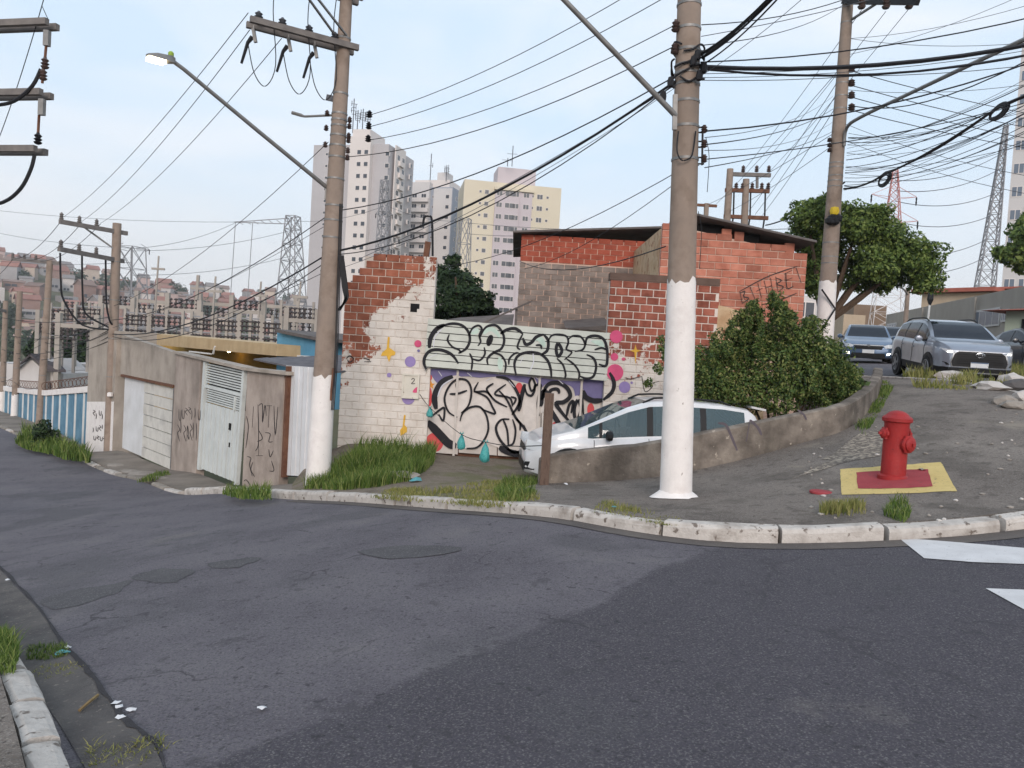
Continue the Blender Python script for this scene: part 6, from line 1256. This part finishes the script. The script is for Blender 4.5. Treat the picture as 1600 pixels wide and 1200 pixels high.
car('suv', 'silver sport utility car with lit headlights and black grille on the street', (11.9, 21.2, Z(11.9, 21.2)+.005), R(-90-11), dict(L=4.46, W=1.83, paint='paint_silver', glass='tint', clad=True, rw=.345, wheels=(1.36, -1.28), mirror=.72, handles=(.05, -.95), seams=(.98, .0, -.98), rails=(-1.7, .2), tumble=.33, handle_mat='paint_silver',
    top=[(-2.23, .86), (-2.18, 1.02), (-1.95, 1.32), (-1.7, 1.50), (-1.2, 1.59), (-.3, 1.62), (.2, 1.585), (.5, 1.50), (.8, 1.35), (1.12, 1.17), (1.28, 1.12), (1.7, 1.09), (2.0, 1.04), (2.13, .99), (2.2, .93), (2.23, .86)], belt=[(-2.23, .84), (-2.1, .98), (-1.7, 1.06), (0, 1.03), (1.1, 1.03), (1.6, 1.03), (2.0, .98), (2.15, .91), (2.23, .82)],
    bot=[(-2.23, .40), (-2.0, .27), (-1.2, .21), (1.2, .21), (2.0, .24), (2.23, .30)], wins=[(.02, .98), (-.95, -.08), (-1.72, -1.05)], screen=(.24, 1.16), rear=(-2.17, -1.72), nose=lambda z: -.10*max(0, abs(z-.58)-.12)), suv_front, R(4))
def sedan_front(part, patch, xf, hw, sec, L2, W2):
    patch('grille', [(-.45, .56), (.45, .56), (.5, .70), (-.5, .70)], 'trim_black', .014); patch('chrome_bar', [(-.5, .69), (.5, .69), (.52, .73), (-.52, .73)], 'chrome', .02); patch('lower_grille', [(-.6, .24), (.6, .24), (.55, .42), (-.55, .42)], 'trim_black', .014)
    m = MB(); m.box((L2+.03, 0, .48), (.012, .40, .13)); part('number_plate', m, 'plate_white'); m = MB(); m.box((L2+.036, 0, .70), (.012, .1, .07)); part('emblem', m, 'chrome')
    for s in (1, -1): patch('headlight', [(s*.5, .70), (s*.55, .62), (s*.78, .62), (s*.84, .76), (s*.66, .75)], 'lamp_glass', .014); patch('fog_lamp', [(s*.62, .36), (s*.76, .36), (s*.76, .44), (s*.64, .44)], 'car_light', .016)
SED = dict(L=4.6, W=1.8, rw=.32, wheels=(1.4, -1.3), mirror=.62, handles=(0, -.95), seams=(.95, -.05, -1.0), tumble=.36, glass='tint', top=[(-2.3, .8), (-2.2, .98), (-1.7, 1.06), (-1.45, 1.12), (-.9, 1.38), (-.3, 1.47), (.1, 1.46), (.45, 1.37), (1.1, 1.02), (1.25, .97), (1.9, .85), (2.2, .74), (2.3, .62)],
    belt=[(-2.3, .78), (-1.7, .98), (0, .94), (1.1, .91), (1.9, .8), (2.2, .69), (2.3, .58)], bot=[(-2.3, .35), (-2, .22), (-1, .18), (1.2, .18), (2, .2), (2.3, .26)], wins=[(.0, .9), (-.95, -.08)], screen=(.14, 1.14), rear=(-1.68, -.85), nose=lambda z: -.1*max(0, abs(z-.5)-.15))
def at_road(px, Y): x = P(px, 560, Y).x; return (x, Y, Z(x, Y)+.005)
car('sedan', 'blue grey sedan with a chrome grille bar following the silver car', at_road(1351, 30.5), R(-90-22), dict(SED, paint='car_blue'), sedan_front, R(3))
car('sedan', 'dark car waiting farthest back behind the blue grey sedan', at_road(1391, 36), R(-90-20), dict(SED, paint='car_dark'), sedan_front, R(2))
car('sedan', 'black parked car in front of the red roofed kiosk', (P(1618, 560, 26.5).x, 26.5, Z(P(1618, 560, 26.5).x, 26.5)+.005), R(-90-8), dict(SED, paint='car_dark'), sedan_front)
def hatch_extra(part, patch, xf, hw, sec, L2, W2):
    for s in (1, -1):
        patch('headlight', [(s*.46, .74), (s*.5, .66), (s*.74, .60), (s*.80, .70), (s*.72, .76), (s*.6, .78)], 'lamp_glass', .012); patch('fog_recess', [(s*.56, .30), (s*.72, .30), (s*.74, .44), (s*.62, .42)], 'trim_black', .012)
        m = MB(); m.ext([(-L2+.02, s*.80, .78), (-L2+.22, s*.835, .82), (-L2+.3, s*.80, 1.06), (-L2+.12, s*.76, 1.04)], (0, s*.012, 0)); part('tail_light', m, 'tail_red')
        m = MB(); m.box((.2, s*.36, .75), (.5, .44, .16)); m.box((-.06, s*.36, 1.0), (.16, .42, .55)); m.box((-.1, s*.36, 1.31), (.1, .24, .14)); part('seat', m, 'seat', False)
    patch('grille', [(-.4, .56), (.4, .56), (.45, .66), (-.45, .66)], 'trim_black', .012); patch('lower_grille', [(-.5, .24), (.5, .24), (.46, .4), (-.46, .4)], 'trim_black', .012)
    m = MB(); m.ext([(-L2+.26, -.58, 1.47), (-L2+.26, .58, 1.47), (-L2+.0, .55, 1.43), (-L2+.0, -.55, 1.43)], (0, 0, .035)); part('spoiler', m, 'car_white'); m = MB(); m.box((-.75, 0, .74), (.5, 1.3, .2)); m.box((-1.0, 0, 1.0), (.14, 1.3, .5)); part('rear_seat', m, 'seat')
    m = MB(); m.box((.75, 0, .92), (.35, 1.36, .14)); part('dashboard', m, 'trim_black'); m = MB(); m.tube([(.45+.05*math.sin(a)*.3, .36+.18*math.cos(a), 1.0+.17*math.sin(a)) for a in [i*math.pi/8 for i in range(17)]], .015, 5); part('steering_wheel', m, 'trim_black')
hx, hy = P(997, 690, 13.0).x, 13.0
car('hatchback', 'white hatchback parked behind the low retaining wall facing the gate', (hx, hy, LOT(hx, hy)+.01), R(180+4), dict(L=3.92, W=1.69, paint='car_white', glass='clear_glass', rw=.3, wheels=(1.28, -1.2), mirror=.68, mirror_mat='trim_black', handles=(-.02, -.85), seams=(.9, .02, -.9), rails=(-1.35, .1), tumble=.30,
    top=[(-1.96, .88), (-1.93, 1.05), (-1.75, 1.36), (-1.62, 1.46), (-1.2, 1.515), (-.4, 1.535), (.0, 1.50), (.35, 1.38), (1.0, 1.06), (1.22, .965), (1.5, .89), (1.75, .80), (1.88, .70), (1.96, .58)], belt=[(-1.96, .86), (-1.7, 1.02), (-1.2, .98), (0, .90), (.9, .84), (1.2, .85), (1.6, .78), (1.85, .66), (1.96, .54)],
    bot=[(-1.96, .34), (-1.7, .22), (-1, .17), (1.2, .17), (1.7, .18), (1.96, .24)], wins=[(.05, .78), (-.82, -.05), (-1.55, -.92), (.82, 1.0)], screen=(.02, 1.2), rear=(-1.93, -1.6), nose=lambda z: -.12*max(0, abs(z-.42)-.14)), hatch_extra)
# ================================================================== hydrant and its painted pad
mat('hydrant_red', [(142, 34, 36), (168, 46, 45)], 5, .55, .3, 50, spec=.35, speck=((112, 44, 40), 22, .66), streak=.25, grime=(110, 36, 36)); mat('pad_red', [(150, 58, 64), (164, 70, 74)], 6, .85, .35, 80, speck=((112, 74, 70), 26, .62)); mat('pad_yellow', [(200, 176, 112), (212, 188, 126)], 6, .85, .35, 80, speck=((146, 126, 92), 26, .62))
pb = P(1395, 745, 8.9); pb.z = pave(pb.x, pb.y)+.012; hy_ = thing('fire_hydrant', 'red fire hydrant with side outlets on a red and yellow painted pad', 'hydrant', pb)
s_ = .76/.76
m = MB(); m.lathe([(.168, -.05), (.168, .012), (.15, .025), (.136, .03), (.134, .2), (.134, .62), (.14, .635), (.15, .645)], 28, pb); mk('barrel', m, MT['hydrant_red'], hy_, True)
m = MB(); m.lathe([(.15, .64), (.162, .648), (.164, .685), (.15, .70), (.142, .708), (.125, .715), (.115, .73), (.085, .755), (.045, .77), (.01, .775)], 28, pb); mk('cap', m, MT['hydrant_red'], hy_, True)
def outlet(ang, z, r, l_, nm='outlet'):
    d = Vector((math.cos(ang), math.sin(ang), 0)); Mx = d.to_track_quat('Z', 'Y').to_matrix(); m = MB(); m.lathe([(r*.82, .09), (r*.82, .13+l_*.3), (r*1.05, .135+l_*.3), (r*1.05, .135+l_*.55), (r*.86, .14+l_*.56), (r*.86, .13+l_), (r*.7, .14+l_), (.01, .15+l_)], 18, pb+Vector((0, 0, z)), Mx); q = mk(nm, m, MT['hydrant_red'], hy_, True)
    for k in range(6): a = k*math.pi/3; m = MB(); m.box(pb+Vector((0, 0, z))+Mx @ Vector((r*.95*math.cos(a), r*.95*math.sin(a), .13+l_*.42)), (.024, .024, .03)); mk('lug', m, MT['hydrant_red'], q)
    m = MB(); m.box(pb+Vector((0, 0, z))+d*(.16+l_), (.03, .03, .03)); mk('nut', m, MT['hydrant_red'], q)
outlet(R(190), .505, .062, .05); outlet(R(-62), .40, .098, .07, 'pumper_outlet'); outlet(R(15), .505, .062, .04)
wob = lambda q: [(p_[0]+random.uniform(-.8, .8), p_[1]+random.uniform(-.5, .5)) for i_ in range(len(q)) for p_ in [tuple(Vector(q[i_]).lerp(Vector(q[(i_+1) % len(q)]), f_)) for f_ in (0, .2, .4, .6, .8)]]
decal('yellow_pad', wob([(1313, 733), (1396, 727), (1470, 722), (1482, 744), (1495, 767), (1404, 771), (1315, 773), (1314, 752)]), pave, MT['pad_yellow'], .005, .2, kind='structure'); decal('red_pad', wob([(1338, 738), (1398, 734), (1450, 733), (1458, 760), (1396, 763), (1340, 763)]), pave, MT['pad_red'], .009, .2, kind='structure')
c_ = P(1284, 758, 8.55); m = MB(); c_.z = pave(c_.x, c_.y); m.lathe([(.125, -.01), (.125, .012), (.11, .018), (.02, .02)], 20, c_); mk('valve_cover', m, MT['pad_red'], smooth=True, label='small round red valve cover in the pavement beside the hydrant pad', cat='cover')
# ================================================================== rubble, litter
mat('stone', [(132, 124, 116), (158, 150, 142)], 5, .95, .4, 30); mat('stone_white', [(182, 174, 168), (200, 194, 188)], 5, .95, .4, 30); mat('stone_dark', [(84, 80, 80), (104, 100, 98)], 5, .95, .4, 30)
def rock(p, sx, sy, sz, mt, label, grp=None, name='rubble_stone'):
    b = bmesh.new(); bmesh.ops.create_icosphere(b, subdivisions=2, radius=1)
    for v in b.verts: v.co = Vector((v.co.x*sx, v.co.y*sy, max(-.4, v.co.z)*sz))*random.uniform(.8, 1.15)
    me = bpy.data.meshes.new(name); b.to_mesh(me); b.free(); me.materials.append(MT[mt]); o = bpy.data.objects.new(name, me); C.objects.link(o); o.location = p+Vector((0, 0, sz*.25)); o.rotation_euler = (0, 0, random.uniform(0, 3)); OR[o.name] = o.location.copy(); return tag(o, label, 'stone', grp)
random.seed(9)
GR = 'broken concrete on the weedy strip'
for px, py, a, b_, c, mt, lb in ((1488, 588, .42, .3, .16, 'stone_white', 'pale broken concrete lump in the weeds before the silver car'), (1548, 604, .4, .3, .12, 'stone_white', 'white concrete slab piece at the edge of the weeds'), (1582, 598, .3, .2, .2, 'stone_white', 'white tilted concrete chunk against the dark stone'), (1594, 606, .32, .3, .16, 'stone_dark', 'dark asphalt lump beside the white chunk'), (1570, 628, .2, .18, .12, 'stone', 'grey stone in front of the dark asphalt lump'), (1588, 634, .25, .2, .09, 'stone', 'flat grey rubble stone lowest of the heap'), (1600, 622, .22, .2, .14, 'stone_white', 'small pale rubble stone on the heap')):
    rock(gpt(px, py+3, pave), a, b_, c, mt, lb)
for i in range(70):
    px, py = random.uniform(1260, 1600), random.uniform(640, 815)
    if 1305 < px < 1500 and 718 < py < 778: continue
    rock(gpt(px, py, pave), *(random.uniform(.012, .035),)*2, .014, random.choice(('stone', 'stone_white', 'stone')), 'small pebble lying loose on the sloping pavement', 'pebbles on the pavement', 'pebble')
mat('litter_white', [(206, 206, 208)], 8, .7); mat('litter_teal', [(86, 150, 156)], 8, .6); mat('straw', [(150, 128, 88), (118, 96, 66)], 10, .9)
def scrap(px, py, zf, r, mt, label, grp=None, Y=None):
    p = gpt(px, py, zf, .006); n_ = 9; m = MB(); vs = [p+Vector((r*random.uniform(.5, 1)*math.cos(a*2*math.pi/n_), r*random.uniform(.4, .9)*math.sin(a*2*math.pi/n_), random.uniform(.0, r*.45))) for a in range(n_)]+[p+Vector((0, 0, r*.5))]; m.add(vs, [(i, (i+1) % n_, n_) for i in range(n_)]); return mk('litter_scrap', m, MT[mt], label=label, cat='litter', group=grp)
GN = 'white litter in the gutter'
for px, py in ((186, 1106), (188, 1122), (205, 1110), (410, 1108), (180, 1100), (12, 906)): scrap(px, py, Z, .03, 'litter_white', 'white paper bit lying in the near gutter', GN)
scrap(96, 1022, Z, .06, 'litter_teal', 'teal plastic scrap lying in the near gutter grass'); scrap(106, 1012, Z, .03, 'litter_white', 'white bit beside the teal plastic scrap'); scrap(961, 794, pave, .05, 'litter_teal', 'pale teal scrap on the pavement behind the kerb'); scrap(884, 757, pave, .05, 'litter_white', 'white scrap at the foot of the low retaining wall')
scrap(632, 749, lotz2, .28, 'stone', 'crumpled grey sack lying in the grass by the driveway'); scrap(650, 752, lotz2, .14, 'litter_teal', 'pale plastic sheet beside the crumpled grey sack'); scrap(1440, 735, pave, .06, 'stone', 'small stone lying on the yellow and red pad')
m = MB(); m.tube([gpt(124, 1110, Z, .02), gpt(140, 1096, Z, .03), gpt(153, 1086, Z, .02)], .008, 5); mk('stick', m, MT['straw'], label='thin pale stick lying in the near gutter', cat='stick')
for px, py, r in ((225, 742, .5), (205, 738, .35), (180, 728, .3), (245, 748, .3)): rock(gpt(px, py, pave, -.08), r, r*.7, .05, 'stone', 'flat broken pavement slab before the garage door', 'broken slabs before the garage door', 'broken_slab')
# pale cement spill trickling from the end of the wall
mat('cement_spill', [(128, 118, 108), (150, 139, 126), (176, 164, 148)], 9, .95, .6, 40, speck=((104, 96, 89), 17, .47))
decal('cement_spill', [(1345, 676), (1372, 672), (1382, 684), (1376, 700), (1376, 712), (1352, 716), (1320, 722), (1270, 738), (1236, 748), (1262, 736), (1300, 718), (1282, 718), (1306, 706), (1322, 692)], pave, MT['cement_spill'], .005, .15, label='pale cement spill on the pavement at the wall end', cat='spill')
# ================================================================== vegetation
rng = np.random.default_rng(4)
def leafmat(name, cols, rough=.6, spec=.25):
    m = bpy.data.materials.new(name); m.use_nodes = True; t = m.node_tree; b = t.nodes['Principled BSDF']; b.inputs['Roughness'].default_value = rough; b.inputs['Specular IOR Level'].default_value = spec
    g = t.nodes.new('ShaderNodeNewGeometry'); r = t.nodes.new('ShaderNodeValToRGB'); e = r.color_ramp.elements
    while len(e) < len(cols): e.new(.5)
    for i, (q, c) in enumerate(zip(e, cols)): q.position = i/(len(cols)-1); q.color = lin(c)
    t.links.new(g.outputs['Random Per Island'], r.inputs['Fac']); t.links.new(r.outputs['Color'], b.inputs['Base Color'])
    tr = t.nodes.new('ShaderNodeBsdfTranslucent'); t.links.new(r.outputs['Color'], tr.inputs['Color']); mx = t.nodes.new('ShaderNodeMixShader'); mx.inputs[0].default_value = .25
    t.links.new(b.outputs[0], mx.inputs[1]); t.links.new(tr.outputs[0], mx.inputs[2]); t.links.new(mx.outputs[0], t.nodes['Material Output'].inputs[0]); MT[name] = m; return m
leafmat('leaf_tree', [(58, 76, 42), (80, 102, 50), (106, 126, 62), (132, 146, 80)]); leafmat('leaf_dark', [(34, 50, 34), (46, 64, 40), (62, 82, 48)]); leafmat('leaf_bush', [(46, 66, 38), (70, 92, 46), (98, 116, 58), (142, 142, 88)]); leafmat('grass_green', [(58, 82, 36), (82, 106, 46), (108, 128, 60), (138, 142, 86)]); leafmat('grass_dry', [(96, 108, 52), (132, 134, 74), (156, 148, 96), (112, 118, 60)]); leafmat('leaf_hill', [(50, 64, 50), (66, 80, 60), (80, 92, 70)])
mat('bark', [(70, 56, 46), (92, 76, 62), (58, 46, 40)], 5, .95, .6, 20, stretch=(3, 3, .6))
def leaves(name, clumps, per, size, mt, parent, origin, asp=.5, up_bias=.3):
    """many leaf faces on and inside uneven clumps; clumps = (centre, radii)"""
    V = []
    for c, rad, n in clumps:
        n = int(n*per); d = rng.normal(size=(n, 3)); d /= np.linalg.norm(d, axis=1)[:, None]; r = 1-np.abs(rng.normal(size=n))*.22; r = np.clip(r, .1, 1.12)
        lump = 1+.16*np.sin(d[:, 0]*5+c[0]*3)+.14*np.sin(d[:, 1]*6+c[2]*2)+.14*np.sin(d[:, 2]*7+c[0]); p = np.array(c)+d*r[:, None]*lump[:, None]*np.array(rad)
        nr = d+rng.normal(size=(n, 3))*.7; nr[:, 2] += up_bias; nr /= np.linalg.norm(nr, axis=1)[:, None]
        t = np.cross(nr, rng.normal(size=(n, 3))); t /= np.linalg.norm(t, axis=1)[:, None]; bt = np.cross(nr, t); s = size*rng.uniform(.6, 1.35, n)[:, None]
        V.append(np.stack([p-t*s, p+bt*s*asp, p+t*s, p-bt*s*asp], 1))
    V = np.concatenate(V).reshape(-1, 3)-np.array(origin); k = len(V)//4; me = bpy.data.meshes.new(name); me.vertices.add(len(V)); me.vertices.foreach_set('co', V.ravel()); me.loops.add(4*k); me.loops.foreach_set('vertex_index', np.arange(4*k)); me.polygons.add(k); me.polygons.foreach_set('loop_start', np.arange(k)*4); me.polygons.foreach_set('loop_total', np.full(k, 4)); me.update(calc_edges=True); me.materials.append(MT[mt])
    o = bpy.data.objects.new(name, me); C.objects.link(o); o.parent = parent; return o
def tree(name, label, base, cl_px, Y, depth, per, size, mt, trunk_r, group=None, cat_='tree', sq=.9, limbs=True, fork=None):
    base = Vector(base); o = thing(name, label, cat_, base, group); cl_ = []
    for px, py, r in cl_px:
        c = P(px, py, Y); rw_ = r*Y/1200; c.y += random.uniform(-depth, depth); cl_.append((tuple(c), (rw_, rw_*1.05, rw_*sq), (rw_/.5)**2))
    leaves('crown', cl_, per, size, mt, o, base)
    if trunk_r:
        fk = fork or (base+Vector((0, 0, (min(c[0][2] for c in cl_)-base.z)*.75))); m = MB(); m.tube([base-Vector((0, 0, .3)), base.lerp(fk, .5)+Vector((.04, 0, 0)), fk], [trunk_r*1.25, trunk_r, trunk_r*.85], 10); mk('trunk', m, MT['bark'], o, True)
        for c, rad, _ in cl_[::2]:
            m = MB(); q = fk.lerp(Vector(c), .82); m.tube(cat_rom([fk-Vector((0, 0, .1)), fk.lerp(q, .45)+Vector((0, 0, -.12)), q], 4), [trunk_r*.6*(1-.75*i/8) for i in range(9)], 6); mk('limb', m, MT['bark'], o, True)
    return o
random.seed(31)
tb = Vector((P(1290, 560, 23).x, 23, pave(9.2, 22.6)-.05))
tree('street_tree', 'big round leafy tree beside the cable wrapped pole', tb, [(1243, 345, 26), (1272, 336, 26), (1262, 372, 34), (1296, 396, 38), (1326, 358, 36), (1352, 346, 24), (1366, 392, 42), (1396, 366, 30), (1414, 404, 36), (1442, 420, 28), (1386, 432, 30), (1428, 442, 24), (1340, 432, 28), (1262, 414, 28), (1268, 444, 20), (1458, 408, 17), (1300, 350, 26), (1350, 420, 30), (1310, 440, 20)], 23, .9, 1700, .062, 'leaf_tree', .24, fork=P(1290, 498, 23))
tb2 = Vector((P(1668, 520, 30).x, 30, 2.2)); tree('street_tree', 'leafy tree reaching in front of the plain grey tower', tb2, [(1572, 398, 18), (1594, 372, 24), (1592, 412, 16), (1625, 380, 32), (1650, 350, 38), (1680, 390, 40), (1640, 415, 26), (1604, 348, 12), (1562, 392, 9)], 30, .8, 500, .12, 'leaf_tree', .2)
tb3 = Vector((P(722, 560, 25).x, 25, -.9)); tree('yard_tree', 'dark tree in the yard behind the brick wall', tb3, [(700, 436, 24), (722, 448, 30), (744, 470, 26), (704, 472, 30), (762, 490, 16), (688, 420, 14), (712, 412, 12), (730, 490, 26), (690, 500, 24), (756, 476, 14)], 25, .8, 1300, .075, 'leaf_dark', .2)
bb_ = Vector((4.6, 13.3, LOT(4.6, 13.3)))
bush = tree('bush', 'large feathery green bush spilling over the low retaining wall', bb_, [(1120, 600, 34), (1110, 560, 24), (1150, 545, 36), (1150, 610, 40), (1190, 528, 30), (1190, 575, 44), (1200, 620, 34), (1235, 540, 36), (1240, 590, 48), (1280, 560, 38), (1280, 605, 36), (1310, 585, 28), (1325, 575, 16), (1172, 500, 14), (1230, 506, 16), (1214, 494, 10), (1265, 510, 20), (1098, 590, 20), (1300, 540, 18), (1335, 590, 12), (1045, 560, 10), (1030, 545, 9), (1024, 575, 9), (1020, 600, 9), (1035, 530, 7)], 13.2, .45, 3300, .030, 'leaf_bush', .06, cat_='bush', fork=Vector((4.6, 13.3, .3)))
m = MB()
for i in range(46):
    px = random.uniform(1090, 1335); top_ = 604-128*math.exp(-((px-1200)/85)**2)+random.uniform(-14, 30); a = P(px, 640, 13.2); a.y += random.uniform(-.3, .3); b_ = P(px+random.uniform(-25, 25), top_-12, 13.2); m2 = MB(); m2.tube(cat_rom([a, a.lerp(b_, .5)+Vector((random.uniform(-.08, .08), 0, 0)), b_], 3), [.008, .007, .006, .005, .004, .004, .003], 3); mk('shoot', m2, MT['leaf_bush'], bush)
cl2 = []
for i in range(240):
    px = random.uniform(1085, 1340); y_ = 596-112*math.exp(-((px-1200)/80)**2)+random.uniform(-22, 70); c = P(px, y_, 13.1+random.uniform(-.4, .3)); cl2.append((tuple(c), (random.uniform(.04, .09), .08, random.uniform(.10, .22)), .07))
leaves('outer_leaves', cl2, 2000, .028, 'leaf_bush', bush, bb_)
# far shrubs and trees
for i, (px, py, r, Y) in enumerate(((90, 545, 26, 64), (120, 530, 24, 66), (138, 552, 22, 64), (104, 560, 22, 62), (78, 530, 18, 66), (60, 545, 18, 68), (150, 535, 18, 70))):
    b_ = P(px, 600, Y); b_.z = ground_z(b_.x, Y); tree('valley_tree', 'dark green tree in the hollow behind the white yard building', b_, [(px, py, r), (px-r*.6, py+r*.5, r*.7), (px+r*.6, py+r*.4, r*.7)], Y, .5, 260, .22, 'leaf_dark', .18, 'trees in the hollow behind the yard')
for i in range(46):
    az = R(random.uniform(-37, -11)); r = random.uniform(230, 640); x, y = r*math.sin(az), r*math.cos(az); z = ground_z(x, y); o = thing('hillside_tree', 'dark round tree among the far hillside houses', 'tree', (x, y, z), 'trees among the hillside houses'); s = random.uniform(2.5, 5); leaves('crown', [((x, y, z+s*1.1), (s*1.2, s*1.2, s), 1), ((x+s*.8, y, z+s*.8), (s*.8, s*.8, s*.7), .6)], 240, .75, 'leaf_hill', o, (x, y, z)); m = MB(); m.tube([(x, y, z-.5), (x, y, z+s)], .3, 5); mk('trunk', m, MT['bark'], o)
for px, py, s_, lb in ((72, 690, 1.0, 'dark leafy shrub growing against the blue yard wall'), (1335, 608, .5, 'small leafy plant at the top of the low wall')):
    Y = 25.5 if px < 100 else 13.6; b_ = P(px, py, Y); b_.z = pave(b_.x, b_.y)-.05 if px < 100 else 1.0; r = 17 if px < 100 else 16; tree('shrub', lb, b_, [(px-2, py-18, r*.8), (px+4, py-8, r*.8), (px-6, py-6, r*.7), (px+2, py-28, r*.5)], Y, .2, 900, .06, 'leaf_dark' if px < 100 else 'leaf_bush', .03, cat_='shrub')
# ---- grass
def grass(name, label, pix, zf, n, h0, h1, mt, lean=.35, wd=.010, clump=0, off=0):
    poly = [gpt(px, py, zf) for px, py in pix]; xs = [p.x for p in poly]; ys = [p.y for p in poly]; V = []; Fc = []; cnt = 0; cen = []
    def ins(x, y):
        r = False; j = len(poly)-1
        for i in range(len(poly)):
            if (poly[i].y > y) != (poly[j].y > y) and x < (poly[j].x-poly[i].x)*(y-poly[i].y)/(poly[j].y-poly[i].y)+poly[i].x: r = not r
            j = i
        return r
    if clump:
        while len(cen) < clump:
            x, y = random.uniform(min(xs), max(xs)), random.uniform(min(ys), max(ys))
            if ins(x, y): cen.append((x, y, random.uniform(.05, .22)))
    zc = {}
    tries = 0
    while cnt < n and tries < n*30:
        tries += 1
        if clump: cx, cy, cr = random.choice(cen); x, y = random.gauss(cx, cr), random.gauss(cy, cr)
        else: x, y = random.uniform(min(xs), max(xs)), random.uniform(min(ys), max(ys))
        if not ins(x, y): continue
        k = (round(x, 1), round(y, 1))
        if k not in zc: zc[k] = zf(*k)
        z = zc[k]-.01; h = random.uniform(h0, h1)*(.55+.45*math.sin(x*2.3+1)*math.sin(y*2.9)); h = max(h, h0*.6); a = random.uniform(0, 6.28); l_ = lean*h*random.uniform(.2, 1.3); dx, dy = math.cos(a), math.sin(a); b = random.uniform(0, 6.28); wx, wy = math.cos(b)*wd/2, math.sin(b)*wd/2; o = len(V)
        V += [(x-wx, y-wy, z), (x+wx, y+wy, z), (x+dx*l_*.35+wx*.8, y+dy*l_*.35+wy*.8, z+h*.6), (x+dx*l_*.35-wx*.8, y+dy*l_*.35-wy*.8, z+h*.6), (x+dx*l_, y+dy*l_, z+h)]; Fc += [(o, o+1, o+2, o+3), (o+3, o+2, o+4)]; cnt += 1
    me = bpy.data.meshes.new(name); me.from_pydata(V, [], Fc); me.materials.append(MT[mt]); o = bpy.data.objects.new(name, me); C.objects.link(o); return tag(o, label, 'grass', None, 'stuff')
random.seed(13)
grass('grass', 'tall bright green grass at the foot of the lit lamp pole', [(474, 765), (520, 735), (556, 706), (600, 702), (680, 712), (676, 728), (640, 752), (590, 762), (540, 766)], lotz2, 9000, .22, .5, 'grass_green', .5, .014)
grass('weeds', 'tall thin weed stems against the white painted wall', [(548, 712), (560, 702), (610, 702), (640, 706), (620, 716)], lotz2, 300, .5, 1.2, 'grass_green', .45, .017)
grass('grass', 'short yellowish grass on the driveway verge behind the kerb', [(560, 776), (640, 756), (700, 762), (780, 750), (838, 756), (845, 790), (760, 793), (640, 783)], lotz2, 5200, .04, .14, 'grass_dry', .7, .011, 46)
grass('grass', 'green grass at the end of the low retaining wall', [(770, 768), (800, 748), (838, 752), (846, 772), (820, 788), (780, 788)], lotz2, 2200, .08, .26, 'grass_green', .5, .012)
grass('grass', 'thin grass edging the garage pavement by the kerb', [(345, 771), (365, 765), (420, 770), (425, 780), (380, 780)], pave, 900, .08, .28, 'grass_green', .5, .014)
grass('grass', 'weeds tufts in the kerb joints of the corner pavement', [(920, 800), (945, 782), (985, 795), (1060, 808), (1080, 822), (1050, 822), (960, 806)], pave, 700, .03, .1, 'grass_dry', .6, .009, 12)
grass('grass', 'grass tuft behind the kerb left of the hydrant pad', [(1276, 808), (1290, 788), (1345, 784), (1356, 802), (1340, 812)], pave, 700, .08, .24, 'grass_dry', .5, .008, 9)
grass('grass', 'grass tuft behind the kerb below the hydrant pad', [(1380, 806), (1392, 785), (1418, 786), (1424, 806), (1412, 818)], pave, 420, .08, .24, 'grass_green', .5, .008, 6)
grass('grass', 'long yellow weeds on the strip before the silver car', [(1405, 588), (1440, 570), (1500, 566), (1620, 570), (1620, 598), (1560, 606), (1500, 616), (1440, 612), (1418, 600)], pave, 6500, .12, .42, 'grass_dry', .5, .02, 60)
grass('grass', 'green grass strip at the outer foot of the curved wall', [(1336, 672), (1352, 640), (1372, 605), (1392, 592), (1396, 606), (1378, 640), (1352, 682)], pave, 1800, .05, .2, 'grass_green', .5, .013, 30)
grass('grass', 'grass tuft on the near kerb with dry stalks', [(-30, 1050), (-30, 985), (14, 990), (30, 1020), (24, 1052)], pave, 1500, .07, .2, 'grass_green', .6, .006)
grass('grass', 'low grass growing in the near gutter', [(38, 1032), (46, 1010), (100, 1008), (108, 1026), (70, 1034)], Z, 900, .02, .07, 'grass_green', .7, .005)
grass('grass', 'dry weeds and leaf litter in the near gutter', [(40, 1056), (70, 1040), (128, 1036), (132, 1052), (80, 1066)], Z, 600, .01, .04, 'grass_dry', 1.5, .007)
grass('grass', 'dry weeds at the near kerb end', [(130, 1200), (140, 1160), (180, 1168), (250, 1150), (268, 1165), (220, 1200)], Z, 500, .02, .07, 'grass_dry', 1.2, .006)
grass('weeds', 'tall green weeds along the blue yard wall', [(24, 694), (40, 678), (80, 690), (136, 708), (142, 724), (100, 718), (60, 706)], pave, 3200, .25, .75, 'grass_green', .4, .03)
grass('grass', 'grass crack between the garage driveways', [(214, 754), (240, 742), (262, 738), (266, 742), (240, 752)], lambda x, y: pave(x, y)-.06, 420, .08, .22, 'grass_green', .5, .016)
# ================================================================== air
hm = bpy.data.materials.new('haze_air'); hm.use_nodes = True; ht = hm.node_tree; ht.nodes.remove(ht.nodes['Principled BSDF'])
pvn = ht.nodes.new('ShaderNodeVolumePrincipled'); pvn.inputs['Color'].default_value = (.93, .94, .96, 1); pvn.inputs['Density'].default_value = .0004; pvn.inputs['Anisotropy'].default_value = .2; ht.links.new(pvn.outputs[0], ht.nodes['Material Output'].inputs['Volume'])
m = MB(); m.bb(-1560, 1560, -1560, 1560, -14, 130); mk('haze', m, hm, kind='stuff', label='thin pale evening haze over the valley', cat='haze')
